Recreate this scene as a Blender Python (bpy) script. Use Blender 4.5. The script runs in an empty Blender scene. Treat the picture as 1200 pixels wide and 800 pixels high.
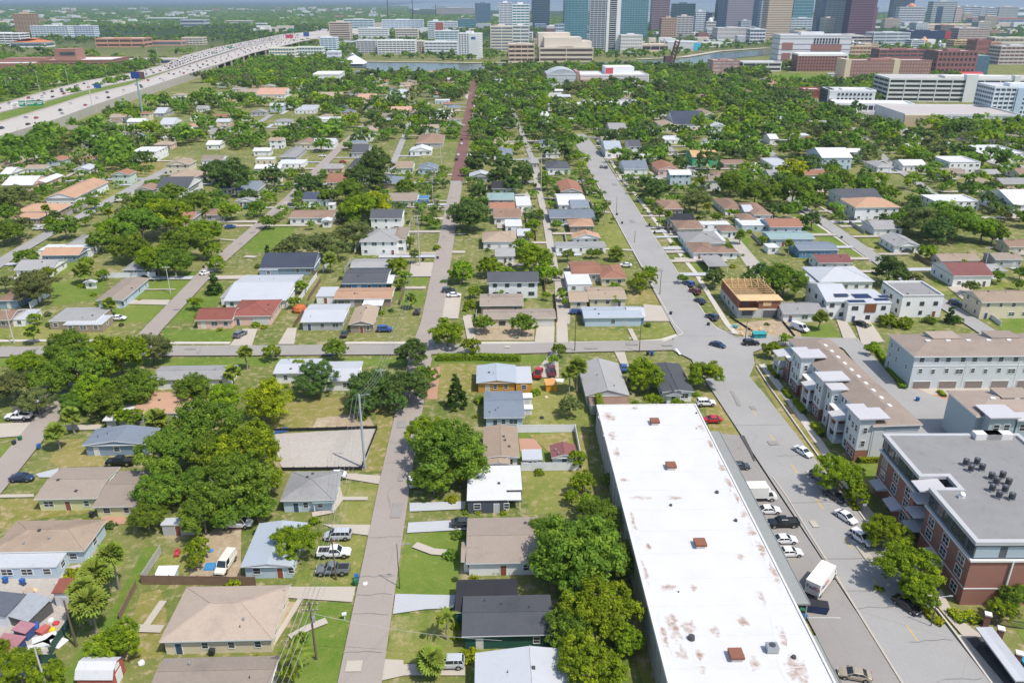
import bpy, math, random
import numpy as np
from mathutils import Vector, Matrix
random.seed(7)
RNG = np.random.default_rng(7)
R = math.radians
SC = bpy.context.scene
COL = SC.collection
# ---------------------------------------------------------------- camera
CAM_H = 90.0
FPX = 933.0                      # focal length in photo pixels (28 mm equivalent drone lens)
PITCH = math.atan(400.0 / FPX)
SP, CP = math.sin(PITCH), math.cos(PITCH)
cam_d = bpy.data.cameras.new('camera')
cam_d.sensor_width = 36.0
cam_d.lens = 28.0
cam_d.clip_start = 1.0
cam_d.clip_end = 60000.0
cam = bpy.data.objects.new('camera', cam_d)
cam.location = (0, 0, CAM_H)
cam.rotation_euler = (math.pi / 2 - PITCH, 0, 0)
COL.objects.link(cam)
SC.camera = cam
# ---------------------------------------------------------------- light
SUN_EL = R(60)
SUN_AZ = math.atan2(0.80, -0.60)          # clockwise from +Y: sun behind the camera, to its right
W = bpy.data.worlds.new('World')
SC.world = W
W.use_nodes = True
wn = W.node_tree.nodes
wn.clear()
sky = wn.new('ShaderNodeTexSky')
sky.sky_type = 'NISHITA'
sky.sun_disc = False
sky.sun_elevation = SUN_EL
sky.sun_rotation = SUN_AZ
sky.altitude = 50
sky.air_density = 1.0
sky.dust_density = 1.5
sky.ozone_density = 1.5
bgn = wn.new('ShaderNodeBackground')
bgn.inputs['Strength'].default_value = 0.15
wo = wn.new('ShaderNodeOutputWorld')
W.node_tree.links.new(sky.outputs[0], bgn.inputs['Color'])
W.node_tree.links.new(bgn.outputs[0], wo.inputs['Surface'])
sun_d = bpy.data.lights.new('sun', 'SUN')
sun_d.energy = 3.7
sun_d.angle = R(0.53)
sun_d.color = (1.0, 0.95, 0.87)
sun = bpy.data.objects.new('sun', sun_d)
to_sun = Vector((math.sin(SUN_AZ) * math.cos(SUN_EL), math.cos(SUN_AZ) * math.cos(SUN_EL), math.sin(SUN_EL)))
sun.rotation_euler = to_sun.to_track_quat('Z', 'Y').to_euler()
sun.location = to_sun * 400
COL.objects.link(sun)
SC.view_settings.view_transform = 'Standard'
SC.view_settings.look = 'None'
SC.view_settings.exposure = 0.32
SC.view_settings.gamma = 1.0
SC.render.engine = 'CYCLES'
SC.cycles.max_bounces = 5
SC.cycles.diffuse_bounces = 4
SC.cycles.glossy_bounces = 2
SC.cycles.transmission_bounces = 2
SC.cycles.volume_bounces = 0
SC.cycles.transparent_max_bounces = 4
SC.cycles.use_denoising = True
SC.cycles.denoiser = 'OPENIMAGEDENOISE'
SC.cycles.use_adaptive_sampling = True
SC.cycles.adaptive_threshold = 0.02
SC.render.use_persistent_data = False
# ---------------------------------------------------------------- projection: photo pixel + height -> place in the world
def P(x, y, z=0.0):
 u = (x - 600.0) / FPX
 v = (y - 400.0) / FPX
 dx, dy, dz = u, CP - v * SP, -(SP + v * CP)
 t = (z - CAM_H) / dz
 return Vector((dx * t, dy * t, z))
def depth_at(y, z=0.0):
 v = (y - 400.0) / FPX
 return (CAM_H - z) / (SP + v * CP)
def mpp(y, z=0.0):
 return depth_at(y, z) / FPX
def to_px(p):
 dx, dy, dz = p[0], p[1], p[2] - CAM_H
 d = dy * CP - dz * SP
 v = (-dz * CP - dy * SP) / d
 return 600 + FPX * dx / d, 400 + FPX * v
GRID = R(1.75)                                  # the street grid is turned this much to the left
def gdir(a):                                    # direction at angle a (degrees, counter-clockwise) from the cross-street axis
 t = GRID + R(a)
 return Vector((math.cos(t), math.sin(t), 0))
# ---------------------------------------------------------------- materials
MATS = {}
def new_mat(name):
 m = bpy.data.materials.new(name)
 m.use_nodes = True
 nt = m.node_tree
 b = nt.nodes['Principled BSDF']
 return m, nt, b
def node(nt, t, **kw):
 n = nt.nodes.new(t)
 for k, v in kw.items():
  if k in n.inputs.keys() if hasattr(n.inputs, 'keys') else False:
   n.inputs[k].default_value = v
  else:
   setattr(n, k, v)
 return n
def noise(nt, scale, detail=3.0, rough=0.55, src='pos'):
 n = nt.nodes.new('ShaderNodeTexNoise')
 n.inputs['Scale'].default_value = scale
 n.inputs['Detail'].default_value = detail
 n.inputs['Roughness'].default_value = rough
 if src == 'pos':
  g = nt.nodes.new('ShaderNodeNewGeometry')
  nt.links.new(g.outputs['Position'], n.inputs['Vector'])
 elif src == 'obj':
  g = nt.nodes.new('ShaderNodeTexCoord')
  nt.links.new(g.outputs['Object'], n.inputs['Vector'])
 else:
  nt.links.new(src, n.inputs['Vector'])
 return n.outputs['Fac']
def ramp(nt, fac, stops):
 n = nt.nodes.new('ShaderNodeValToRGB')
 cr = n.color_ramp
 while len(cr.elements) < len(stops):
  cr.elements.new(0.5)
 for e, (p, c) in zip(cr.elements, stops):
  e.position = p
  e.color = tuple(c) + (1,) if len(c) == 3 else c
 nt.links.new(fac, n.inputs[0])
 return n.outputs[0]
def mixc(nt, fac, a, b, mode='MIX'):
 n = nt.nodes.new('ShaderNodeMix')
 n.data_type = 'RGBA'
 n.blend_type = mode
 for sock, val in ((n.inputs[0], fac), (n.inputs[6], a), (n.inputs[7], b)):
  if isinstance(val, (int, float)):
   sock.default_value = val
  elif isinstance(val, (tuple, list)):
   sock.default_value = tuple(val) + (1,) if len(val) == 3 else val
  else:
   nt.links.new(val, sock)
 return n.outputs[2]
def maprange(nt, fac, a, b, c, d):
 n = nt.nodes.new('ShaderNodeMapRange')
 n.inputs[1].default_value = a
 n.inputs[2].default_value = b
 n.inputs[3].default_value = c
 n.inputs[4].default_value = d
 nt.links.new(fac, n.inputs[0])
 return n.outputs[0]
def obj_random(nt):
 return nt.nodes.new('ShaderNodeObjectInfo').outputs['Random']
def scale3(c, k):
 return tuple(min(1.0, x * k) for x in c)
def paint(col, rough=0.6, var=0.12, scale=0.6, metal=0.0, rnd=0.0, spec=0.4, name=None):
 """plain coat with uneven wear"""
 key = ('paint', tuple(col), rough, var, scale, metal, rnd)
 if key in MATS:
  return MATS[key]
 m, nt, b = new_mat(name or 'paint')
 c = mixc(nt, noise(nt, scale, 4, 0.65), scale3(col, 1 - var), scale3(col, 1 + var))
 if rnd:
  r = maprange(nt, obj_random(nt), 0, 1, 1 - rnd, 1 + rnd)
  h = nt.nodes.new('ShaderNodeHueSaturation')
  nt.links.new(r, h.inputs['Value'])
  nt.links.new(c, h.inputs['Color'])
  c = h.outputs[0]
 nt.links.new(c, b.inputs['Base Color'])
 b.inputs['Roughness'].default_value = rough
 b.inputs['Metallic'].default_value = metal
 b.inputs['Specular IOR Level'].default_value = spec
 MATS[key] = m
 return m
def shingle(col, name='roof_shingles'):
 key = ('shingle', tuple(col))
 if key in MATS:
  return MATS[key]
 m, nt, b = new_mat(name)
 c1 = mixc(nt, noise(nt, 0.28, 5, 0.7), scale3(col, 0.78), scale3(col, 1.18))
 c2 = mixc(nt, maprange(nt, noise(nt, 3.2, 3, 0.7), 0.3, 0.7, 0, 1), scale3(col, 0.8), scale3(col, 1.15))
 c = mixc(nt, 0.42, c1, c2)
 st = maprange(nt, noise(nt, 0.12, 4, 0.75), 0.52, 0.72, 0, 0.45)
 c = mixc(nt, st, c, scale3(col, 0.55))
 r = maprange(nt, obj_random(nt), 0, 1, 0.88, 1.12)
 h = nt.nodes.new('ShaderNodeHueSaturation')
 nt.links.new(r, h.inputs['Value'])
 nt.links.new(c, h.inputs['Color'])
 nt.links.new(h.outputs[0], b.inputs['Base Color'])
 b.inputs['Roughness'].default_value = 0.9
 b.inputs['Specular IOR Level'].default_value = 0.2
 MATS[key] = m
 return m
def glassy(col=(0.05, 0.07, 0.09), rough=0.12, name='window_glass'):
 key = ('glass', tuple(col), rough)
 if key in MATS:
  return MATS[key]
 m, nt, b = new_mat(name)
 c = mixc(nt, noise(nt, 0.35, 2), scale3(col, 0.55), scale3(col, 1.5))
 nt.links.new(c, b.inputs['Base Color'])
 b.inputs['Roughness'].default_value = rough
 b.inputs['Specular IOR Level'].default_value = 0.7
 MATS[key] = m
 return m
# ---------------------------------------------------------------- mesh builder
class MB:
 def __init__(self):
  self.v, self.f, self.m = [], [], []
 def quad(self, a, b, c, d, m=0):
  i = len(self.v)
  self.v += [tuple(a), tuple(b), tuple(c), tuple(d)]
  self.f.append((i, i + 1, i + 2, i + 3))
  self.m.append(m)
 def poly(self, pts, m=0):
  i = len(self.v)
  self.v += [tuple(p) for p in pts]
  self.f.append(tuple(range(i, i + len(pts))))
  self.m.append(m)
 def box(self, x0, x1, y0, y1, z0, z1, m=0, top=None, skip=''):
  i = len(self.v)
  self.v += [(x0, y0, z0), (x1, y0, z0), (x1, y1, z0), (x0, y1, z0), (x0, y0, z1), (x1, y0, z1), (x1, y1, z1), (x0, y1, z1)]
  for k, q in (('b', (3, 2, 1, 0)), ('t', (4, 5, 6, 7)), ('f', (0, 1, 5, 4)), ('r', (1, 2, 6, 5)), ('k', (2, 3, 7, 6)), ('l', (3, 0, 4, 7))):
   if k in skip:
    continue
   self.f.append(tuple(i + j for j in q))
   self.m.append(top if (k == 't' and top is not None) else m)
 def prism(self, pts, z0, z1, m=0, top=None):
  """pts: ground polygon counter-clockwise"""
  i, n = len(self.v), len(pts)
  self.v += [(p[0], p[1], z0) for p in pts] + [(p[0], p[1], z1) for p in pts]
  self.f.append(tuple(i + n + k for k in range(n)))
  self.m.append(m if top is None else top)
  for k in range(n):
   j = (k + 1) % n
   self.f.append((i + k, i + j, i + n + j, i + n + k))
   self.m.append(m)
 def tube(self, p0, p1, r0, r1=None, n=6, m=0, cap=True):
  r1 = r0 if r1 is None else r1
  p0, p1 = Vector(p0), Vector(p1)
  d = (p1 - p0).normalized()
  a = d.orthogonal().normalized()
  b = d.cross(a)
  i = len(self.v)
  for p, r in ((p0, r0), (p1, r1)):
   for k in range(n):
    t = 2 * math.pi * k / n
    self.v.append(tuple(p + a * (r * math.cos(t)) + b * (r * math.sin(t))))
  for k in range(n):
   j = (k + 1) % n
   self.f.append((i + k, i + j, i + n + j, i + n + k))
   self.m.append(m)
  if cap:
   self.f.append(tuple(i + n + k for k in range(n)))
   self.m.append(m)
   self.f.append(tuple(i + n - 1 - k for k in range(n)))
   self.m.append(m)
 def mesh(self, name, mats):
  me = bpy.data.meshes.new(name)
  me.from_pydata(self.v, [], self.f)
  for mt in (mats if isinstance(mats, (list, tuple)) else [mats]):
   me.materials.append(mt)
  if any(self.m):
   me.polygons.foreach_set('material_index', self.m)
  me.update()
  return me
 def build(self, name, mats, parent=None):
  return put(name, self.mesh(name, mats), parent)
def put(name, me, parent=None, loc=None, rot=None, scale=None):
 o = bpy.data.objects.new(name, me)
 COL.objects.link(o)
 if parent is not None:
  o.parent = parent
 if loc is not None:
  o.location = loc
 if rot is not None:
  o.rotation_euler = rot if isinstance(rot, tuple) else (0, 0, rot)
 if scale is not None:
  o.scale = scale if isinstance(scale, (tuple, list)) else (scale,) * 3
 return o
def tag(o, label=None, cat=None, group=None, kind=None):
 if label:
  o['label'] = label
 if cat:
  o['category'] = cat
 if group:
  o['group'] = group
 if kind:
  o['kind'] = kind
 return o
def thing(name, loc, rz=0.0, label=None, cat=None, group=None):
 o = bpy.data.objects.new(name, None)
 o.empty_display_size = 0.5
 COL.objects.link(o)
 o.location = loc
 o.rotation_euler = (0, 0, rz)
 return tag(o, label, cat, group)
def copy_tree(o, parent=None):
 c = o.copy()
 COL.objects.link(c)
 c.parent = parent
 for ch in o.children:
  copy_tree(ch, c)
 return c
def numpy_mesh(name, verts, quads, mats, attr=None):
 me = bpy.data.meshes.new(name)
 nv, nq = len(verts), len(quads)
 k = quads.shape[1]
 me.vertices.add(nv)
 me.vertices.foreach_set('co', verts.astype(np.float32).ravel())
 me.loops.add(nq * k)
 me.loops.foreach_set('vertex_index', quads.astype(np.int32).ravel())
 me.polygons.add(nq)
 me.polygons.foreach_set('loop_start', np.arange(0, nq * k, k, dtype=np.int32))
 me.polygons.foreach_set('loop_total', np.full(nq, k, dtype=np.int32))
 for mt in (mats if isinstance(mats, (list, tuple)) else [mats]):
  me.materials.append(mt)
 if attr is not None:
  a = me.attributes.new('tone', 'FLOAT', 'POINT')
  a.data.foreach_set('value', attr.astype(np.float32))
 me.update()
 return me
LAND = []          # landmarks for telling trees and small things apart: (short name, x, y, half size)
FOOT = []          # footprints kept clear of trees: (cx, cy, half w, half d)
# ================================================================ ground, streets, paths, water
def ground_material(name, cols, dirt=0.35):
 """grass, dry grass and bare sandy soil in patches; far away the ground cover is darker scrub"""
 m, nt, b = new_mat(name)
 n1 = noise(nt, 0.045, 5, 0.62)
 n2 = noise(nt, 0.55, 4, 0.65)
 n3 = noise(nt, 3.0, 3, 0.7)
 lush, dry, soil = cols
 g = mixc(nt, maprange(nt, n2, 0.38, 0.64, 0, 1), lush, scale3(dry, 0.9))
 g = mixc(nt, maprange(nt, n1, 0.42, 0.6, 0, 0.75), g, dry)
 s = maprange(nt, n2, 0.66 - 0.2 * dirt, 0.78 - 0.2 * dirt, 0, 0.85)
 g = mixc(nt, s, g, soil)
 s2 = maprange(nt, noise(nt, 0.085, 4, 0.7), 0.60 - 0.06 * dirt, 0.68, 0, 0.8 * min(1, dirt * 1.6))
 g = mixc(nt, s2, g, scale3(soil, 1.05))
 g = mixc(nt, maprange(nt, n3, 0.3, 0.7, 0, 0.5), g, scale3(lush, 0.55))
 return m, nt, b, g
LUSH, DRY, SOIL = (0.10, 0.185, 0.018), (0.30, 0.27, 0.075), (0.44, 0.35, 0.23)
m, nt, b, g = ground_material('ground_cover', ((0.10, 0.155, 0.028), (0.25, 0.235, 0.085), SOIL), 0.62)
geo = nt.nodes.new('ShaderNodeNewGeometry')
sep = nt.nodes.new('ShaderNodeSeparateXYZ')
nt.links.new(geo.outputs['Position'], sep.inputs[0])
far = maprange(nt, sep.outputs[1], 1300, 2300, 0, 1)
wood = ramp(nt, noise(nt, 0.011, 6, 0.75), [(0.0, (0.018, 0.04, 0.018)), (0.52, (0.03, 0.06, 0.022)), (0.62, (0.07, 0.10, 0.05)), (0.72, (0.26, 0.25, 0.22)), (1.0, (0.3, 0.28, 0.25))])
nt.links.new(mixc(nt, far, g, wood), b.inputs['Base Color'])
b.inputs['Roughness'].default_value = 0.95
b.inputs['Specular IOR Level'].default_value = 0.1
M_GROUND = m
def lawn_mat(name, cols, dirt):
 m, nt, b, g = ground_material(name, cols, dirt)
 nt.links.new(g, b.inputs['Base Color'])
 b.inputs['Roughness'].default_value = 0.95
 b.inputs['Specular IOR Level'].default_value = 0.1
 return m
M_LUSH = lawn_mat('lush_lawn', ((0.105, 0.185, 0.024), (0.19, 0.235, 0.05), (0.34, 0.30, 0.13)), 0.3)
M_MID = lawn_mat('mown_lawn', ((0.14, 0.195, 0.035), (0.29, 0.27, 0.085), (0.42, 0.34, 0.19)), 0.45)
M_DRYL = lawn_mat('dry_lawn', ((0.19, 0.20, 0.04), (0.33, 0.27, 0.11), (0.45, 0.34, 0.22)), 0.6)
M_SOIL = lawn_mat('bare_soil', ((0.36, 0.27, 0.17), (0.46, 0.38, 0.27), (0.5, 0.42, 0.31)), 0.6)
M_SANDLOT = lawn_mat('graded_sand', ((0.42, 0.38, 0.335), (0.48, 0.44, 0.39), (0.40, 0.35, 0.28)), 0.2)
def road_mat(name, col, patch=0.2, crack=True):
 m, nt, b = new_mat(name)
 c = mixc(nt, noise(nt, 0.09, 4, 0.6), scale3(col, 1 - patch), scale3(col, 1 + patch))
 c = mixc(nt, maprange(nt, noise(nt, 4.0, 3, 0.7), 0.3, 0.7, 0, 0.35), c, scale3(col, 0.7))
 if crack:
  st = maprange(nt, noise(nt, 0.35, 5, 0.8), 0.64, 0.72, 0, 0.55)
  c = mixc(nt, st, c, scale3(col, 0.45))
  v = nt.nodes.new('ShaderNodeTexVoronoi')
  v.feature = 'DISTANCE_TO_EDGE'
  v.inputs['Scale'].default_value = 0.07
  gg = nt.nodes.new('ShaderNodeNewGeometry')
  nt.links.new(gg.outputs['Position'], v.inputs['Vector'])
  c = mixc(nt, maprange(nt, v.outputs['Distance'], 0.0, 0.010, 0.16, 0), c, scale3(col, 0.5))
 nt.links.new(c, b.inputs['Base Color'])
 b.inputs['Roughness'].default_value = 0.85
 b.inputs['Specular IOR Level'].default_value = 0.25
 return m
M_ROAD = road_mat('worn_asphalt', (0.33, 0.285, 0.25), 0.1)
M_ROADG = road_mat('grey_asphalt', (0.325, 0.315, 0.30), 0.16)
M_ROADX = road_mat('brown_grey_asphalt', (0.315, 0.29, 0.262), 0.1)
M_SEAL = paint((.275, .26, .243), .8, .2, 2, name='tar')
M_ROADD = road_mat('dark_asphalt_and_shadow', (0.085, 0.08, 0.08), 0.2)  # asphalt; also colours the painted shadow beneath the bus shelter
M_LOT = road_mat('lot_asphalt', (0.285, 0.265, 0.245), 0.2)
M_BRICKROAD = road_mat('red_brick_paving', (0.19, 0.095, 0.085), 0.18, False)
M_CONC = road_mat('concrete', (0.45, 0.40, 0.335), 0.14, False)
M_CONCW = road_mat('pale_concrete', (0.44, 0.45, 0.46), 0.1, False)
M_HWY = road_mat('motorway_concrete', (0.46, 0.42, 0.38), 0.1, False)
M_PAVER = road_mat('red_pavers', (0.42, 0.24, 0.17), 0.15, False)
M_KERB = paint((0.5, 0.46, 0.4), 0.9, 0.12, 0.5, name='kerb_concrete')
M_YEL = paint((0.55, 0.36, 0.07), 0.8, 0.25, 2.0, name='yellow_road_paint')
M_WHT = paint((0.7, 0.7, 0.68), 0.8, 0.2, 2.0, name='white_road_paint')
def struct(name, me):
 return tag(put(name, me), kind='structure')
mb = MB()
xs = [-45000, -12000, -4000, -1500, -600, 0, 600, 1500, 4000, 12000, 45000]
ys = [-600, 0, 300, 800, 1600, 3000, 6000, 12000, 24000, 45000]
for i in range(len(xs) - 1):
 for j in range(len(ys) - 1):
  mb.quad((xs[i], ys[j], 0), (xs[i + 1], ys[j], 0), (xs[i + 1], ys[j + 1], 0), (xs[i], ys[j + 1], 0))
struct('ground', mb.mesh('ground', M_GROUND))
ZK = [0]
def zstep():
 ZK[0] += 1
 return ZK[0] * 0.0006
CORR = []           # road corridors (polyline, half width) kept clear of trees
def strip_pts(pts, w0, w1=None):
 L, Rr = [], []
 n = len(pts)
 for i, p in enumerate(pts):
  d = (pts[min(i + 1, n - 1)] - pts[max(i - 1, 0)])
  d.z = 0
  d.normalize()
  nrm = Vector((-d.y, d.x, 0))
  w = w0 if w1 is None else w0 + (w1 - w0) * i / (n - 1)
  L.append(p + nrm * (w / 2))
  Rr.append(p - nrm * (w / 2))
 return L, Rr
def strip(name, px, w, z, mat, thick=0.0, w1=None, clear=True, world=False):
 pts = px if world else [P(x, y, 0) for x, y in px]
 L, Rr = strip_pts(pts, w, w1)
 z = z + zstep()
 mb = MB()
 for i in range(len(pts) - 1):
  mb.quad((Rr[i].x, Rr[i].y, z), (Rr[i + 1].x, Rr[i + 1].y, z), (L[i + 1].x, L[i + 1].y, z), (L[i].x, L[i].y, z))
  if thick:
   for S, s in ((L, 1), (Rr, -1)):
    a, c = S[i], S[i + 1]
    q = [(a.x, a.y, 0), (c.x, c.y, 0), (c.x, c.y, z), (a.x, a.y, z)]
    mb.quad(*(q if s < 0 else q[::-1]))
 if clear:
  CORR.append((pts, w / 2))
 return struct(name, mb.mesh(name, mat))
def area(name, px, z, mat, thick=0.0):
 pts = [P(x, y, 0) for x, y in px]
 a = sum(pts[i].x * pts[(i + 1) % len(pts)].y - pts[(i + 1) % len(pts)].x * pts[i].y for i in range(len(pts)))
 if a < 0:
  pts = pts[::-1]
 z = z + zstep()
 mb = MB()
 if thick:
  mb.prism(pts, 0, z)
 else:
  mb.poly([(p.x, p.y, z) for p in pts])
 return struct(name, mb.mesh(name, mat))
ZL, ZD, ZR, ZS = 0.02, 0.16, 0.30, 0.42
for px, mt in (
 ([(477, 625), (545, 622), (540, 660), (534, 697), (462, 697)], M_LUSH),
 ([(463, 720), (534, 715), (588, 764), (549, 776), (450, 775)], M_MID),
 ([(396, 567), (445, 566), (435, 615), (399, 614)], M_MID),
 ([(411, 627), (432, 629), (417, 688), (345, 688), (350, 672)], M_MID),
 ([(360, 704), (413, 707), (390, 830), (330, 830)], M_LUSH),
 ([(612, 552), (694, 551), (690, 575), (650, 600), (622, 604), (614, 580)], M_MID),
 ([(622, 446), (692, 446), (694, 497), (620, 498)], M_MID),
 ([(607, 506), (673, 506), (656, 541), (609, 541)], M_LUSH),
 ([(-60, 420), (500, 420), (500, 429), (-60, 429)], M_LUSH),
 ([(508, 416), (640, 416), (636, 426), (505, 426)], M_LUSH),
 ([(515, 426), (558, 426), (560, 460), (500, 470)], M_DRYL),
 ([(320, 474), (414, 462), (402, 501), (308, 505)], M_DRYL),
 ([(438, 470), (470, 470), (450, 552), (424, 552), (442, 500)], M_DRYL),
 ([(-60, 372), (130, 378), (128, 397), (-60, 398)], M_MID),
 ([(192, 386), (276, 387), (270, 400), (190, 399)], M_LUSH),
 ([(112, 352), (196, 352), (180, 378), (118, 378)], M_LUSH),
 ([(160, 322), (232, 318), (205, 350), (112, 351)], M_LUSH),
 ([(208, 356), (262, 330), (262, 342), (240, 376), (186, 378)], M_LUSH),
 ([(60, 330), (128, 326), (110, 352), (60, 358)], M_LUSH),
 ([(66, 296), (106, 294), (102, 312), (70, 322)], M_LUSH),
 ([(300, 262), (345, 262), (345, 292), (300, 296), (280, 290)], M_LUSH),
 ([(95, 228), (150, 216), (158, 222), (110, 243)], M_MID),
 ([(128, 196), (215, 186), (195, 206), (130, 207)], M_DRYL),
 ([(460, 321), (503, 322), (500, 334), (459, 334)], M_LUSH),
 ([(460, 341), (498, 341), (496, 358), (470, 358)], M_LUSH),
 ([(500, 261), (518, 261), (516, 271), (499, 271)], M_LUSH),
 ([(668, 386), (742, 388), (744, 399), (666, 399)], M_MID),
 ([(748, 379), (795, 378), (798, 391), (776, 398), (750, 397)], M_MID),
 ([(735, 337), (780, 345), (782, 360), (735, 356)], M_DRYL),
 ([(698, 252), (716, 252), (743, 292), (706, 292)], M_MID),
 ([(687, 227), (706, 227), (714, 238), (694, 238)], M_LUSH),
 ([(714, 194), (758, 198), (775, 206), (726, 206)], M_LUSH),
 ([(766, 254), (784, 254), (794, 273), (780, 274)], M_LUSH),
 ([(786, 277), (803, 277), (806, 289), (790, 290)], M_LUSH),
 ([(794, 291), (814, 291), (816, 303), (800, 303)], M_LUSH),
 ([(806, 307), (830, 306), (828, 320), (815, 320)], M_LUSH),
 ([(822, 264), (868, 264), (880, 282), (866, 300), (850, 282)], M_LUSH),
 ([(928, 251), (962, 282), (1000, 300), (1016, 305), (950, 254)], M_LUSH),
 ([(990, 268), (1040, 266), (1062, 290), (1026, 293)], M_MID),
 ([(958, 240), (978, 238), (984, 246), (966, 248)], M_LUSH),
 ([(970, 249), (990, 249), (1010, 262), (988, 264)], M_LUSH),
 ([(1094, 330), (1130, 330), (1126, 340), (1100, 340)], M_LUSH),
 ([(1128, 352), (1150, 345), (1240, 392), (1240, 410), (1180, 392)], M_LUSH),
 ([(930, 384), (972, 380), (988, 396), (935, 398)], M_LUSH),
 ([(1084, 338), (1128, 328), (1200, 330), (1200, 342), (1090, 346)], M_MID),
 ([(880, 428), (896, 427), (985, 548), (1020, 600), (1090, 700), (1072, 707), (962, 565)], M_DRYL),
 ([(823, 462), (840, 460), (866, 510), (832, 510)], M_DRYL),
 ([(1005, 540), (1036, 540), (1028, 560), (1000, 562)], M_LUSH),
 ([(1200, 725), (1185, 730), (1215, 775), (1260, 775), (1260, 720)], M_LUSH),
 ([(0, 525), (20, 518), (4, 540), (-40, 575)], M_LUSH),
 ([(74, 515), (110, 512), (125, 545), (70, 548), (58, 540)], M_DRYL),
 ([(0, 586), (45, 584), (110, 600), (30, 610), (-40, 640), (-40, 590)], M_DRYL),
 ([(170, 640), (188, 640), (160, 690), (120, 800), (60, 840), (70, 790), (128, 720)], M_LUSH),
 ([(188, 690), (196, 720), (190, 770), (140, 775), (150, 740), (165, 695)], M_DRYL),
 ([(180, 655), (220, 645), (220, 672), (182, 675)], M_MID),
 ([(0, 148 - 27), (100, 100), (110, 102), (0, 141)], M_LUSH),
 ([(-60, 190), (70, 150), (120, 132), (140, 134), (60, 170), (-60, 212)], M_LUSH),
 ([(62, 86), (130, 82), (150, 90), (120, 97), (60, 110), (0, 121), (-40, 122), (-40, 112), (40, 104)], M_LUSH),
 ([(500, 78 + 12), (560, 89), (620, 92), (520, 96)], M_DRYL),
 ([(905, 87), (935, 86), (990, 92), (985, 98), (900, 94)], M_LUSH),
 ([(667, 122), (688, 122), (688, 128), (668, 128)], M_LUSH),
 ([(556, 148), (575, 148), (576, 158), (554, 158)], M_LUSH),
 ([(554, 160), (572, 161), (568, 173), (553, 173)], M_LUSH),
 ([(524, 154), (545, 156), (540, 166), (520, 166)], M_LUSH),
):
 area('lawn', px, ZL, mt)
for px, mt in (
 ([(318, 509), (441, 502), (426, 550), (331, 551)], M_SANDLOT),
 ([(372, 490), (430, 484), (440, 501), (365, 504)], M_SOIL),
 ([(250, 620), (283, 612), (282, 680), (222, 680), (228, 640)], M_SOIL),
 ([(0, 676), (60, 670), (96, 660), (112, 690), (82, 720), (50, 790), (-60, 800), (-60, 680)], M_SANDLOT),
 ([(332, 705), (348, 705), (320, 752), (316, 752)], M_SOIL),
 ([(502, 432), (516, 430), (512, 468), (500, 468)], M_PAVER),
 ([(852, 380), (930, 372), (940, 396), (888, 400), (862, 391)], M_SOIL),
 ([(118, 606), (147, 605.6), (150, 614), (120, 615)], M_PAVER),
 ([(550, 384), (600, 384), (626, 386), (626, 399), (550, 399)], M_SOIL),
 ([(650, 330), (668, 310), (668, 380), (652, 378)], M_SANDLOT),
 ([(608, 514), (626, 514), (636, 526), (610, 530)], M_PAVER),
 ([(740, 600), (752, 690), (785, 800), (800, 860), (770, 860), (742, 760)], M_DRYL),
 ([(620, 510), (690, 505), (688, 556), (674, 556)], M_DRYL),
 ([(846, 256), (900, 320), (880, 320), (838, 258)], M_SANDLOT),
 ([(900, 92), (990, 95), (985, 106), (880, 103)], M_PAVER),
 ([(0, 92), (40, 88), (75, 90), (72, 97), (40, 103), (0, 106), (-60, 108), (-60, 94)], M_CONC),
 ([(-60, 212), (60, 172), (104, 152), (112, 154), (60, 180), (-60, 222)], M_SOIL),
 ([(1040, 150), (1075, 152), (1090, 168), (1060, 160)], M_CONC),
 ([(1140, 150), (1240, 152), (1240, 182), (1180, 176), (1105, 160)], M_LOT),
 ([(1010, 128), (1062, 132), (1064, 148), (1020, 146)], M_LOT),
 ([(700, 92), (780, 92), (830, 98), (800, 104), (720, 104)], M_LOT),
):
 area('bare_ground', px, ZL + 0.05, mt)
def ext(px, d0=None, d1=None):
 return px
strip('main_road', [(330, 1250), (422, 800), (464, 560), (484, 460), (493, 420)], 6.3, ZR, M_ROAD)
strip('main_road', [(490, 423), (505, 380), (518, 310), (532, 232), (536.5, 208)], 6.3, ZR, M_ROAD)
strip('brick_road', [(535.5, 214), (548, 140), (553.5, 108), (556, 96)], 6.6, ZR, M_BRICKROAD)
strip('cross_road', [(-700, 420), (40, 413), (300, 411.5), (600, 409.5), (800, 405), (905, 400), (960, 402), (1010, 403)], 7.0, ZR, M_ROADX)
strip('wide_road', [(676, 158), (692, 180), (751, 280), (810, 380), (838, 425), (868, 466)], 12.2, ZR, M_ROADG)
strip('wide_road', [(862, 457), (988, 632), (1108, 800), (1400, 1210)], 12.4, ZR, M_ROADG)
strip('side_road', [(-420, 1060), (-10, 572), (57, 490), (100, 440), (124, 412)], 6.0, ZR, M_ROAD)
strip('side_road', [(160, 410), (180, 386), (205, 360), (250, 312), (300, 269), (340, 233), (374, 198), (402, 170), (430, 146)], 5.8, ZR, M_ROAD)
strip('side_road', [(-160, 415), (-40, 335), (16, 299), (60, 273), (100, 252), (172, 212), (222, 186)], 6.0, ZR, M_ROADG)
strip('side_road', [(925, 232), (937, 242), (981, 272), (1025, 303), (1107, 358), (1160, 392), (1300, 480)], 6.0, ZR, M_ROADG)
strip('side_road', [(60, 213), (130, 211), (190, 210), (236, 209)], 6.0, ZR, M_ROADG)
strip('side_road', [(612, 214), (700, 212), (790, 207), (850, 206)], 6.4, ZR, M_ROADG)
strip('side_road', [(330, 217), (420, 216), (540, 214)], 5.5, ZR, M_ROADG)
strip('avenue', [(880, 100), (962, 121), (1007, 135), (1052, 151), (1079, 160), (1131, 178), (1178, 193), (1300, 230)], 15, ZR, M_ROADG)
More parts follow.
